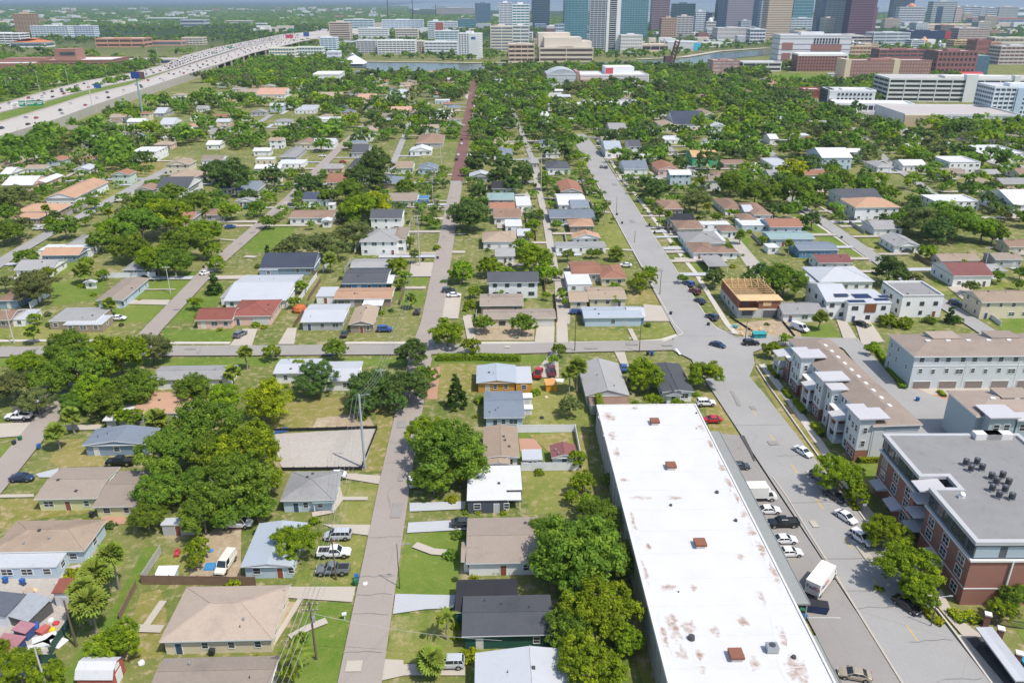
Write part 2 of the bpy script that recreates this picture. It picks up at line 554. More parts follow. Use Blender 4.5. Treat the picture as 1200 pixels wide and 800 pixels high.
strip('side_road', [(860, 148), (900, 178), (930, 205)], 6, ZR, M_ROADG)
strip('side_road', [(0, 160), (10, 162)], 1, ZR, M_ROADG, clear=False)
strip('alley', [(985, 398), (1003, 411), (1040, 455), (1092, 522), (1130, 575)], 6.5, ZR, M_ROADG)
strip('side_road', [(300, 151), (420, 149), (545, 147)], 5, ZR, M_ROADG)
strip('side_road', [(345, 113), (450, 112), (553, 110)], 5, ZR, M_ROADG)
strip('side_road', [(556, 168), (620, 166), (684, 165)], 5, ZR, M_ROADG)
strip('side_road', [(690, 152), (800, 149), (905, 146)], 5, ZR, M_ROADG)
strip('side_road', [(620, 226), (604, 262), (592, 262)], 3, ZR, M_SANDLOT)
strip('side_road', [(627, 205), (640, 260), (652, 330)], 3, ZR, M_SANDLOT)
strip('side_road', [(600, 128), (625, 190), (630, 205)], 3.4, ZR, M_ROADG)
strip('side_road', [(452, 214), (470, 170), (482, 140)], 4, ZR, M_ROADG)
strip('side_road', [(270, 163), (296, 150), (318, 135)], 5, ZR, M_ROADG)
strip('side_road', [(760, 150), (800, 190), (815, 205)], 4.5, ZR, M_ROADG)
strip('side_road', [(1000, 150), (1040, 190), (1110, 240), (1200, 300)], 5, ZR, M_ROADG)
strip('avenue', [(640, 79), (760, 74), (830, 88), (900, 100)], 10, ZR, M_ROADG)
area('car_park', [(830, 508), (866, 511), (1057, 800), (1270, 1130), (1130, 1130), (985, 800)], ZR - 0.03, M_LOT)
area('junction', [(789, 396), (832, 380), (862, 396), (905, 395), (905, 405), (882, 414), (884, 428), (868, 466), (843, 466), (830, 432), (789, 412)], ZR + 0.015, M_ROADG)
area('forecourt', [(1046, 436), (1070, 456), (1112, 471), (1106, 500), (1122, 545), (1098, 540)], ZR - .06, M_ROADG)
for px, mt in (
 ([(379, 615), (434, 615.5), (432, 628), (402, 624)], M_CONC),
 ([(334, 688), (417, 688), (413, 706), (336, 701)], M_CONC),
 ([(349, 702), (355.5, 702.5), (322, 757), (316, 757)], M_CONC),
 ([(404, 555), (447, 558), (445, 568), (403, 561)], M_CONC),
 ([(480, 590), (546, 588), (546, 597), (480, 600)], M_CONCW),
 ([(478.5, 613), (532, 610), (552, 613), (550, 621), (477, 625)], M_CONCW),
 ([(463.5, 696.5), (534, 698), (532, 713), (498, 714.5), (460.5, 720)], M_CONCW),
 ([(451, 773), (473, 774), (473, 779), (545, 778), (545, 792), (474, 792), (447, 798)], M_CONC),
 ([(-60, 499), (47, 495), (32, 511), (-60, 518)], M_CONC),
 ([(15, 477), (57, 470), (70, 480), (50, 494), (15, 495)], M_ROADD),
 ([(75, 499), (120, 498), (117, 504), (72, 505)], M_CONC),
 ([(42, 556), (70, 549), (65, 560), (46, 560)], M_CONCW),
 ([(-60, 581), (40, 579.5), (40, 583), (-60, 585)], M_CONC),
 ([(268, 407), (285, 386), (302, 386), (295, 407)], M_CONC),
 ([(326, 404), (337, 385), (348, 385), (345, 404)], M_CONC),
 ([(629, 383), (650, 383), (649, 404), (626, 404)], M_CONC),
 ([(652, 370), (664, 370), (666, 402), (652, 402)], M_CONC),
 ([(646, 413), (654, 414), (655, 443), (637, 443), (625, 440), (637, 424)], M_CONC),
 ([(720, 413), (732, 413), (737, 431), (729, 431)], M_CONC),
 ([(754, 357), (785, 360), (793, 377), (754, 377)], M_CONC),
 ([(518, 345), (541, 345), (537, 374), (514, 374)], M_CONC),
 ([(482, 308), (508, 308), (506, 323), (480, 322)], M_CONC),
 ([(150, 352), (200, 352), (196, 358), (150, 357)], M_CONC),
 ([(1000, 374), (1016, 372), (1036, 401), (1010, 405)], M_CONC),
 ([(978, 370), (987, 369), (1005, 399), (990, 403)], M_CONC),
 ([(1068, 455), (1135, 456), (1112, 470), (1072, 470)], M_PAVER),
 ([(1135, 456), (1260, 456), (1260, 462), (1120, 462)], M_CONC),
 ([(1092, 704), (1102, 690), (1118, 722), (1136, 735), (1150, 745), (1180, 790), (1260, 900), (1215, 900), (1165, 800), (1127, 745)], M_CONC),
 ([(985, 590), (1010, 585), (1060, 650), (1105, 700), (1092, 704)], M_CONC),
 ([(1131, 748), (1162, 746), (1215, 800), (1290, 900), (1255, 900), (1180, 806)], M_ROADD),  # shadow beneath the bus shelter, painted as a dark patch of ground
 ([(1070, 455 - 1), (1200, 456), (1200, 463), (1090, 463)], M_CONC),
 ([(696, 160), (716, 164), (730, 184), (712, 188)], M_CONC),
 ([(1110, 337), (1130, 335), (1150, 345), (1128, 352)], M_CONC),
 ([(540, 108), (572, 108), (574, 122), (556, 128)], M_CONC),
):
 area('driveway', px, ZD, mt)
for px, w in (
 ([(366, 604), (388, 600), (398, 586), (394, 572)], 1.6), ([(398, 585), (431, 585)], 1.2),
 ([(486, 639), (507, 647), (528, 649)], 1.7), ([(340, 748), (360, 737), (383, 728)], 1.4),
 ([(192, 705), (171, 735)], 1.2), ([(160, 737), (191, 738)], 1.6),
 ([(459, 338), (499, 338)], 2.4), ([(504, 272), (517, 272)], 3.0), ([(502, 257), (520, 257)], 4.0),
 ([(508, 246), (522, 246)], 2.0), ([(510, 236), (524, 236)], 2.0), ([(530, 296), (545, 296)], 3.0), ([(531, 275), (546, 275)], 2.0),
 ([(170, 340), (206, 340)], 1.0), ([(258, 281), (281, 283)], 1.5), ([(287, 301), (300, 302)], 2.5),
 ([(781, 275), (801, 275)], 3), ([(790, 304), (827, 304)], 2.4), ([(783, 290), (796, 290)], 2), ([(694, 241), (716, 241)], 2.4),
 ([(685, 226), (708, 227)], 2.4), ([(696, 248), (716, 250)], 2.0), ([(700, 292), (742, 294)], 2.2),
 ([(738, 386), (745, 400)], 1.4), ([(547, 371), (553, 400)], 2.5), ([(551, 370), (545, 376)], 2),
 ([(984, 266), (1020, 265)], 3), ([(957, 241), (975, 251)], 1.4), ([(1000, 286), (1024, 294)], 2),
 ([(630, 370), (628, 385)], 2),
):
 strip('path', px, w, ZD + 0.06, M_CONC, clear=False)
def pavement(px, w, slab=1.6, gap=0.05, near=False, mat=M_CONC, z=0.13):
 base = strip('pavement', px, w - 0.2, 0.035, M_KERB, 0.0, clear=False)
 pts = [P(x, y, 0) for x, y in px]
 mb = MB()
 L, Rr = strip_pts(pts, w)
 for i in range(len(pts) - 1):
  a, b2 = pts[i], pts[i + 1]
  d = (b2 - a)
  ln = d.length
  n = max(1, int(ln / slab))
  for k in range(n):
   t0, t1 = (k + gap / slab) / n, (k + 1 - gap / slab) / n
   q = [Rr[i].lerp(Rr[i + 1], t0), Rr[i].lerp(Rr[i + 1], t1), L[i].lerp(L[i + 1], t1), L[i].lerp(L[i + 1], t0)]
   zz = z + random.uniform(-0.006, 0.006)
   if near:
    s = MB()
    s.prism([(p.x, p.y) for p in q], 0.03, zz)
    s.build('paving_slab', mat, base)
   else:
    mb.prism([(p.x, p.y) for p in q], 0.03, zz)
 if not near and mb.v:
  tag(mb.build('paving_slabs', mat, base), kind='stuff')
 return base
pavement([(-60, 400), (128, 398.5)], 1.6)
pavement([(190, 402), (270, 402)], 1.6)
pavement([(405, 402), (478, 402)], 1.6)
pavement([(548, 402), (627, 402)], 1.6)
pavement([(667, 402), (742, 401), (775, 399), (800, 391)], 1.8)
pavement([(725, 205), (735, 217), (747, 231), (800, 302), (815, 320), (852, 380), (862, 391)], 1.7)
pavement([(716, 188), (724, 203)], 1.7)
pavement([(893, 427), (926, 470), (962, 522), (978, 548), (1008, 588)], 2.0, near=True)
pavement([(935, 248), (978, 277), (1022, 307)], 1.6)
pavement([(1127, 744), (1165, 800), (1230, 898)], 2.2, near=True)
def kerb(px, w=0.3, h=0.14):
 pts = [P(x, y, 0) for x, y in px]
 L, Rr = strip_pts(pts, w)
 mb = MB()
 for i in range(len(pts) - 1):
  mb.prism([(p.x, p.y) for p in (Rr[i], Rr[i + 1], L[i + 1], L[i])], 0, ZR + h)
 return struct('kerb', mb.mesh('kerb', M_KERB))
kerb([(886, 430), (900, 452), (962, 540), (1071, 690), (1082, 704), (1098, 716), (1118, 742), (1160, 800), (1230, 900)])
kerb([(705, 180), (768, 280), (830, 376), (842, 388), (864, 393)])
kerb([(680, 180), (734, 281), (789, 380), (800, 392), (776, 402)])
def dashes(px, w, n, mat, fill=0.5, z=ZR + 0.06):
 pts = [P(x, y, 0) for x, y in px]
 mb = MB()
 tot = sum((pts[i + 1] - pts[i]).length for i in range(len(pts) - 1))
 for i in range(len(pts) - 1):
  a, b2 = pts[i], pts[i + 1]
  m = max(1, round(n * (b2 - a).length / tot))
  d = (b2 - a).normalized()
  nn = Vector((-d.y, d.x, 0)) * (w / 2)
  for k in range(m):
   p, q = a.lerp(b2, k / m), a.lerp(b2, (k + fill) / m)
   mb.quad(p - nn + Vector((0, 0, z)), q - nn + Vector((0, 0, z)), q + nn + Vector((0, 0, z)), p + nn + Vector((0, 0, z)))
 return struct('road_marking', mb.mesh('road_marking', mat))
dashes([(880, 480), (988, 631), (1108, 799)], 0.22, 7, M_YEL, 0.3)
strip('road_marking', [(905, 560), (922, 584), (1056, 801), (1110, 885)], 0.35, ZR + 0.05, M_CONC, clear=False)
strip('road_marking', [(947, 726), (984, 726)], 0.12, ZR + 0.05, M_WHT, clear=False)
strip('road_marking', [(792, 410), (797, 417)], 0.6, ZR + 0.05, M_WHT, clear=False)
strip('tar_patch', [(869, 512), (879, 530), (884, 542)], 1.0, ZR + 0.05, M_ROADD, w1=0.3, clear=False)
strip('tar_patch', [(857, 460), (862, 468), (866, 477)], 0.9, ZR + 0.05, M_LOT, clear=False)
rs_ = random.Random(9)
for (x0, y0), (x1, y1), w, n_, md in (((405, 870), (484, 460), 6.2, 16, M_ROAD), ((500, 400), (532, 232), 6.2, 12, M_ROAD), ((692, 180), (820, 398), 12, 16, M_ROADG), ((872, 474), (1120, 818), 12, 14, M_ROADG), ((20, 413), (780, 406), 6.8, 22, M_ROADG), ((180, 386), (340, 233), 5.7, 10, M_ROAD)):
 a, b2 = P(x0, y0), P(x1, y1)
 d = (b2 - a).normalized(); nn = Vector((-d.y, d.x, 0))
 for k in range(n_):
  p = a.lerp(b2, (k + rs_.uniform(.1, .9)) / n_)
  u = rs_.random()
  if u < .55:
   s0 = rs_.choice((-.5, -.5, -.1)); pts = [p + nn * w * (s0 + (.48 - s0) * j / 5) * .98 + d * rs_.uniform(-.25, .25) for j in range(6)]
   strip('tar_seam', pts, .08, ZR + .05, M_SEAL, clear=False, world=True)
  elif u < .62:
   s0 = rs_.uniform(-.35, .35) * w; pts = [p + nn * (s0 + rs_.uniform(-.5, .5)) + d * j * 2.2 for j in range(5)]
   strip('tar_seam', pts, .07, ZR + .05, M_SEAL, clear=False, world=True)
  else:
   s0 = rs_.uniform(-.3, .3) * w; strip('road_patch', [p + nn * s0, p + nn * s0 + d * rs_.uniform(1.5, 5)], rs_.uniform(1, 2.4), ZR + .045, rs_.choice((M_LOT, M_LOT, M_CONC)), clear=False, world=True)
mw, nt, b = new_mat('river_water')
b.inputs['Base Color'].default_value = (0.035, 0.055, 0.06, 1)
b.inputs['Roughness'].default_value = 0.18
bp = nt.nodes.new('ShaderNodeBump')
bp.inputs['Strength'].default_value = 0.25
nt.links.new(noise(nt, 0.4, 3), bp.inputs['Height'])
nt.links.new(bp.outputs[0], b.inputs['Normal'])
area('river', [(340, 74), (425, 74.2), (560, 75.8), (640, 75.3), (750, 72), (800, 70), (840, 63), (900, 59), (960, 57), (960, 60), (900, 65), (850, 70), (806, 78), (760, 75.5), (640, 78), (600, 79.5), (560, 84), (450, 85), (425, 80), (340, 77.5)], 0.5, mw)
area('bay_water', [(430, 10.0), (560, 12.5), (760, 15), (1000, 15), (1200, 13), (1500, 12), (1700, 3.2), (500, 3.2)], 1.0, mw)
strip('riverwalk', [(300, 72.6), (425, 73), (560, 74.8), (640, 73.8)], 12, 1.0, M_CONC)
strip('riverwalk', [(748, 70.5), (800, 68), (842, 61), (900, 57)], 16, 1.0, M_CONC)
# ================================================================ houses
ROOFC = dict(gb=(.27, .225, .185), br=(.25, .165, .12), tn=(.33, .255, .19), og=(.42, .26, .17), rd=(.24, .085, .065), gr=(.29, .285, .28),
             lg=(.46, .47, .49), wh=(.60, .60, .60), ch=(.085, .09, .10), bl=(.035, .035, .04), sl=(.18, .21, .25), tl=(.22, .30, .30),
             bg=(.355, .285, .23), oy=(.56, .36, .17), nv=(.06, .07, .10), mr=(.20, .085, .08), bz=(.36, .40, .44), sm=(.50, .30, .22), rb=(.30, .15, .10), b=(.08, .20, .36))
WALLC = dict(W=(.74, .74, .72), C=(.62, .55, .40), Y=(.58, .57, .32), B=(.44, .53, .60), b=(.09, .24, .42), G=(.50, .58, .48), P=(.68, .45, .38),
             g=(.40, .40, .39), D=(.075, .085, .11), O=(.54, .27, .045), T=(.30, .52, .52), N=(.02, .085, .065), K=(.30, .24, .18), S=(.22, .29, .36), R=(.36, .09, .07), E=(.06, .36, .16))
METAL_ROOF = {'wh', 'lg', 'bz'}
def roof_mat(c):
 if c in METAL_ROOF:
  return metal_roof(ROOFC[c])
 return shingle(ROOFC[c])
def metal_roof(col):
 key = ('metalroof', tuple(col))
 if key in MATS:
  return MATS[key]
 m, nt, b = new_mat('sheet_roofing')
 c = mixc(nt, noise(nt, 0.25, 5, 0.7), scale3(col, 0.88), scale3(col, 1.08))
 st = maprange(nt, noise(nt, 0.5, 5, 0.8), 0.55, 0.72, 0, 0.45)
 c = mixc(nt, st, c, scale3(col, 0.6))
 nt.links.new(c, b.inputs['Base Color'])
 b.inputs['Roughness'].default_value = 0.5
 MATS[key] = m
 return m
def wall_mat(c):
 return paint(WALLC[c], 0.75, 0.07, 0.5, name='wall_paint')
M_TRIM = paint((.72, .72, .70), 0.6, 0.06, name='white_trim')
M_DTRIM = paint((.10, .10, .11), 0.6, 0.1, name='dark_trim')
M_PANE = glassy((.035, .045, .055))
M_PANEB = glassy((.10, .15, .20))
DOORM = [paint(c, 0.5, 0.05, name='door_paint') for c in ((.62, .60, .56), (.25, .08, .05), (.05, .08, .14), (.14, .09, .06), (.5, .5, .5))]
M_METAL = paint((.42, .43, .44), 0.45, 0.1, metal=0.6, name='galvanised_metal')
M_DKMETAL = paint((.06, .06, .065), 0.5, 0.1, name='dark_metal')
def window_frame_mesh(w, h, mat, rails=1, depth=0.07):
 mb = MB()
 t = 0.09
 mb.box(-w / 2 - t, w / 2 + t, -depth, 0.02, -h / 2 - t, -h / 2)
 mb.box(-w / 2 - t, w / 2 + t, -depth, 0.02, h / 2, h / 2 + t)
 mb.box(-w / 2 - t, -w / 2, -depth, 0.02, -h / 2, h / 2)
 mb.box(w / 2, w / 2 + t, -depth, 0.02, -h / 2, h / 2)
 if rails:
  mb.box(-w / 2, w / 2, -depth * 0.7, 0.0, -0.03, 0.03)
 if w > 1.4:
  mb.box(-0.03, 0.03, -depth * 0.65, 0.0, -h / 2, h / 2)
 return mb.mesh('window', mat)
def pane_mesh(w, h, mat):
 mb = MB()
 mb.box(-w / 2, w / 2, -0.02, 0.02, -h / 2, h / 2, skip='kbtlr')
 return mb.mesh('pane', mat)
def door_mesh(mat, w=0.95, h=2.05):
 mb = MB()
 mb.box(-w / 2 - .09, w / 2 + .09, -.06, .02, h, h + .1, 1)
 mb.box(-w / 2 - .09, -w / 2, -.06, .02, 0, h, 1)
 mb.box(w / 2, w / 2 + .09, -.06, .02, 0, h, 1)
 mb.box(-w / 2, w / 2, -.03, .02, 0, h, 0)
 mb.box(-w * .3, w * .3, -.045, -.03, h * .12, h * .42, 0)
 mb.box(-w * .3, w * .3, -.045, -.03, h * .55, h * .9, 0)
 mb.box(w * .36, w * .42, -.08, -.03, h * .47, h * .52, 2)
 return mb.mesh('door', [mat, M_TRIM, M_DKMETAL])
def garage_mesh(mat, w=2.6, h=2.15):
 mb = MB()
 for k in range(4):
  mb.box(-w / 2, w / 2, -.05 - .008 * (k % 2), .02, k * h / 4 + .02, (k + 1) * h / 4 - .02, 0)
 mb.box(-w / 2 - .1, -w / 2, -.08, .02, 0, h, 1)
 mb.box(w / 2, w / 2 + .1, -.08, .02, 0, h, 1)
 mb.box(-w / 2 - .1, w / 2 + .1, -.08, .02, h, h + .12, 1)
 return mb.mesh('garage_door', [mat, M_TRIM])
WIN = {}
def win_meshes(w, h, dark=False):
 k = (round(w, 1), round(h, 1), dark)
 if k not in WIN:
  WIN[k] = (window_frame_mesh(w, h, M_DTRIM if dark else M_TRIM), pane_mesh(w, h, M_PANE))
 return WIN[k]
DOORS = [door_mesh(m) for m in DOORM]
GARAGE = {}
def garage(w, mat):
 k = (round(w, 1), mat.name)
 if k not in GARAGE:
  GARAGE[k] = garage_mesh(mat, w)
 return GARAGE[k]
def add_window(root, x, y, z, ang, w=1.2, h=1.2, dark=False, small=False):
 f, p = win_meshes(w, h, dark)
 o = put('window', f, root, (x, y, z), ang)
 put('pane', p, o)
 return o
def roof_geometry(kind, w, d, z, slope, mats, oh=0.45, ridge=True):
 """roof over a w x d rectangle (centre at origin, eaves at height z), with soffit, fascia and rakes"""
 mb = MB()
 x, y, t = w / 2, d / 2, 0.2
 def fascia(a, b):
  a, b = Vector(a), Vector(b)
  dn = Vector((0, 0, -t))
  mb.quad(a + dn, b + dn, b, a, 1)
 c = [(-x, -y, z), (x, -y, z), (x, y, z), (-x, y, z)]
 rid = []
 if kind in ('gx', 'gy'):
  if kind == 'gx':
   h = slope * y
   r0, r1 = (-x, 0, z + h), (x, 0, z + h)
   mb.quad(c[0], c[1], r1, r0)
   mb.quad(c[2], c[3], r0, r1)
   mb.quad((x - oh * .5, -y, z - t * .5), (x - oh * .5, y, z - t * .5), (x - oh * .5, .01, z + h - t), (x - oh * .5, -.01, z + h - t), 2)
   mb.quad((-x + oh * .5, y, z - t * .5), (-x + oh * .5, -y, z - t * .5), (-x + oh * .5, -.01, z + h - t), (-x + oh * .5, .01, z + h - t), 2)
   for a, b in ((c[0], c[1]), (c[2], c[3]), (r0, c[0]), (c[3], r0), (c[1], r1), (r1, c[2])):
    fascia(a, b)
  else:
   h = slope * x
   r0, r1 = (0, -y, z + h), (0, y, z + h)
   mb.quad(c[3], c[0], r0, r1)
   mb.quad(c[1], c[2], r1, r0)
   mb.quad((-x, -y + oh * .5, z - t * .5), (x, -y + oh * .5, z - t * .5), (.01, -y + oh * .5, z + h - t), (-.01, -y + oh * .5, z + h - t), 2)
   mb.quad((x, y - oh * .5, z - t * .5), (-x, y - oh * .5, z - t * .5), (-.01, y - oh * .5, z + h - t), (.01, y - oh * .5, z + h - t), 2)
   for a, b in ((c[3], c[0]), (c[1], c[2]), (c[0], r0), (r0, c[1]), (c[2], r1), (r1, c[3])):
    fascia(a, b)
  rid = [(r0, r1)]
 elif kind == 'h':
  m = min(x, y)
  h = slope * m
  r0, r1 = ((-(x - m), 0, z + h), (x - m, 0, z + h)) if x >= y else ((0, -(y - m), z + h), (0, y - m, z + h))
  if x >= y:
   mb.quad(c[0], c[1], r1, r0)
   mb.quad(c[2], c[3], r0, r1)
   mb.poly([c[1], c[2], r1])
   mb.poly([c[3], c[0], r0])
   rid = [(r0, r1), (c[0], r0), (c[3], r0), (c[1], r1), (c[2], r1)]
  else:
   mb.quad(c[3], c[0], r0, r1)
   mb.quad(c[1], c[2], r1, r0)
   mb.poly([c[0], c[1], r0])
   mb.poly([c[2], c[3], r1])
   rid = [(r0, r1), (c[0], r0), (c[1], r0), (c[2], r1), (c[3], r1)]
  for i in range(4):
   fascia(c[i], c[(i + 1) % 4])
 else:
  mb.box(-x, x, -y, y, z - .22, z, 1, top=0)
  if kind == 's':                      # low seams on sheet roofing
   n = int(w / 1.1)
   for i in range(1, n):
    xx = -x + w * i / n
    mb.box(xx - .03, xx + .03, -y, y, z, z + .05, 0, skip='b')
 if kind in ('gx', 'gy', 'h'):
  mb.quad((-x, -y, z - t), (-x, y, z - t), (x, y, z - t), (x, -y, z - t), 1)
 if ridge:
  for a, b in rid:
   a, b = Vector(a), Vector(b)
   if (b - a).length > 0.5:
    mb.tube(a + Vector((0, 0, .0)), b + Vector((0, 0, .0)), .10, n=4, m=0)
 return mb.mesh('roof', mats)
PIPE = MB(); PIPE.tube((0, 0, -.3), (0, 0, .45), .07, n=6); PIPE = PIPE.mesh('vent_pipe', M_DKMETAL)
BOXV = MB(); BOXV.box(-.25, .25, -.25, .25, -.3, .22); BOXV = BOXV.mesh('roof_vent', M_DKMETAL)
TURB = MB(); TURB.tube((0, 0, -.3), (0, 0, .25), .13, n=8); TURB.tube((0, 0, .25), (0, 0, .5), .22, .14, n=8); TURB = TURB.mesh('roof_vent', M_METAL)
def rise_at(kind, w, d, slope, x, y):
 if kind == 'gx':
  return slope * (d / 2 - abs(y))
 if kind == 'gy':
  return slope * (w / 2 - abs(x))
 if kind == 'h':
  return slope * min(w / 2 - abs(x), d / 2 - abs(y))
 return 0
def fit(xl, xr, yf, yb, z, kind, slope, rot):
 """centre, width and depth of a roof whose front eave runs from (xl,yf) to (xr,yf) in the photo and whose top edge shows at yb"""
 ux, uy = gdir(rot), gdir(rot + 90)
 A, B = P(xl, yf, z), P(xr, yf, z)
 w = max(1.0, (B - A).dot(ux))
 mid = (A + B) / 2
 lo, hi = 0.8, 90.0
 for _ in range(40):
  d = (lo + hi) / 2
  y = to_px(mid + uy * d)[1]
  if kind == 'gx':
   y = min(y, to_px(mid + uy * (d / 2) + Vector((0, 0, slope * d / 2)))[1])
  elif kind == 'gy':
   y = min(y, to_px(mid + uy * d + Vector((0, 0, slope * w / 2)))[1])
  elif kind == 'h':
   mm = min(w, d) / 2
   y = min(y, to_px(mid + uy * (d - mm if d > w else d / 2) + Vector((0, 0, slope * mm)))[1])
  if y > yb:
   lo = d
  else:
   hi = d
 d = max((lo + hi) / 2, 1.5)
 return mid + uy * (d / 2), w, d
def wing(root, org, rz, cen, w, d, z, kind, rc, wc, slope, opts, yf, xm, main=True):
 """one block of a house: wall, roof and the openings of the sides one can see; org is the thing's place"""
 loc = Matrix.Rotation(-rz, 3, 'Z') @ (cen - org)
 loc.z = 0
 near, mid = yf > 430, yf > 235
 oh = 0.15 if kind in ('f', 'p') else (0.5 if yf > 200 else 0.4)
 ww, dd = w - 2 * oh, d - 2 * oh
 wm = wall_mat(wc)
 H = z - 0.2
 if kind == 'c':                                       # open carport on posts
  mb = MB(); mb.box(-w / 2, w / 2, -d / 2, d / 2, z - .2, z)
  o = put('carport_roof', mb.mesh('carport_roof', roof_mat(rc)), root, loc)
  mb = MB(); mb.box(-.07, .07, -.07, .07, 0, z - .2)
  me = mb.mesh('post', M_TRIM)
  for sx in (-1, 1):
   for sy in (-1, 1):
    put('post', me, root, loc + Vector((sx * (w / 2 - .25), sy * (d / 2 - .25), 0)))
  return
 mb = MB()
 if kind == 'p':
  mb.box(-w / 2, w / 2, -d / 2, d / 2, 0, z, skip='t')
  t = .3
  for a in ((-w / 2, w / 2, -d / 2, -d / 2 + t), (-w / 2, w / 2, d / 2 - t, d / 2), (-w / 2, -w / 2 + t, -d / 2 + t, d / 2 - t), (w / 2 - t, w / 2, -d / 2 + t, d / 2 - t)):
   mb.box(*a, z - .7, z + .02)
  put('wall', mb.mesh('wall', wm), root, loc)
  mb = MB()
  mb.box(-w / 2 + t, w / 2 - t, -d / 2 + t, d / 2 - t, z - .75, z - .55)
  ro = put('roof', mb.mesh('roof', roof_mat(rc)), root, loc)
  ww, dd = w, d
 else:
  mb.box(-ww / 2, ww / 2, -dd / 2, dd / 2, 0, H, skip='t')
  put('wall', mb.mesh('wall', wm), root, loc)
  trim = M_DTRIM if wc in 'D' else M_TRIM
  ro = put('roof', roof_geometry(kind if kind in ('gx', 'gy', 'h', 's') else 'f', w, d, z, slope, [roof_mat(rc), trim, wm], oh, ridge=yf > 260), root, loc)
 if mid and 'n' not in opts:
  rng = random.Random(int(xm * 31 + yf * 17))
  for k in range(rng.choice((1, 2, 2, 3)) if yf > 330 else 1):
   x, y = rng.uniform(-.35, .35) * w, rng.uniform(-.35, .35) * d
   if kind == 'p':
    zz = z - .55
   else:
    zz = z + rise_at(kind, w, d, slope, x, y)
   put('roof_vent', rng.choice((PIPE, BOXV, TURB)), ro, (x, y, zz))
 dark = 'k' in opts
 stories = max(1, int(round(H / 2.9)))
 zc = 1.55
 yy = -dd / 2 - 0.012
 rng = random.Random(int(xm * 7 + yf * 3))
 for s in range(stories):
  zc = 1.55 + s * 2.95
  if zc + .75 > H:
   zc = H - .85
  n = max(1, int(ww / 3.3))
  dooridx = rng.randrange(n) if (s == 0 and main) else -1
  gi = -1
  xs = [(-ww / 2 + ww * (i + .5) / n) for i in range(n)]
  if s == 0 and 'g' in opts:
   gw = 2.6 if ww < 11 else 4.6
   gx = (-1 if 'L' in opts else 1) * (ww / 2 - gw / 2 - .5)
   put('garage_door', garage(gw, DOORM[0]), root, loc + Vector((gx, yy, 0)))
   xs = [x for x in xs if abs(x - gx) > gw / 2 + .9]
   dooridx = 0
  for i, x in enumerate(xs):
   if i == dooridx and ww > 5:
    put('door', rng.choice(DOORS), root, loc + Vector((x, yy, 0)))
    if n <= 2 and ww > 6:
     add_window(root, loc.x + x + 1.9, loc.y + yy, zc, 0, .9, 1.1, dark)
   elif rng.random() < .9:
    add_window(root, loc.x + x, loc.y + yy, zc, 0, rng.choice((.9, 1.2, 1.2, 1.8)) if ww / n > 2.4 else .9, 1.15, dark)
  side = 1 if xm < 600 else -1
  n = max(1, int(dd / 4.2))
  for i in range(n):
   if dd > 3 and rng.random() < .85:
    add_window(root, loc.x + side * (ww / 2 + .012), loc.y - dd / 2 + dd * (i + .5) / n, zc, side * math.pi / 2, rng.choice((.9, 1.2)), 1.1, dark)
HOUSE_ROWS = []
def houses(table):
 root, KW = None, 0
 for line in table.strip().splitlines():
  line = line.strip()
  if not line or line[0] == '#':
   continue
  head, _, rest = line.partition('|')
  t = head.split()
  plus = t[0] == '+'
  if plus:
   t = t[1:]
  xl, xr, yf, yb, z = map(float, t[:5])
  kind, rc, wc = t[5:8]
  opts = t[8] if len(t) > 8 else ''
  rot = float(t[9]) if len(t) > 9 else 0.0
  slope = 0.30
  if '/' in opts:
   slope = 0.5
  if '_' in opts:
   slope = 0.14
  cen, w, d = fit(xl, xr, yf, yb, z, kind, slope, rot)
  cen.z = 0
  KW = 0 if not plus else KW + 1
  z -= 0.023 * KW
  if not plus:
   label, _, cat = rest.partition('|')
   label = label.strip()
   cat = cat.strip() or 'house'
   short = label.split(',')[0]
   rz = GRID + R(rot)
   org = cen.copy()
   root = thing('house' if cat == 'house' else cat.replace(' ', '_'), org, rz, label, cat)
   LAND.append((short, cen.x, cen.y, max(w, d) / 2))
  wing(root, org, rz, cen, w, d, z, kind, rc, wc, slope, opts, yf, (xl + xr) / 2, not plus)
  c, s = abs(math.cos(rz)), abs(math.sin(rz))
  FOOT.append((cen.x, cen.y, (w * c + d * s) / 2, (w * s + d * c) / 2, z))
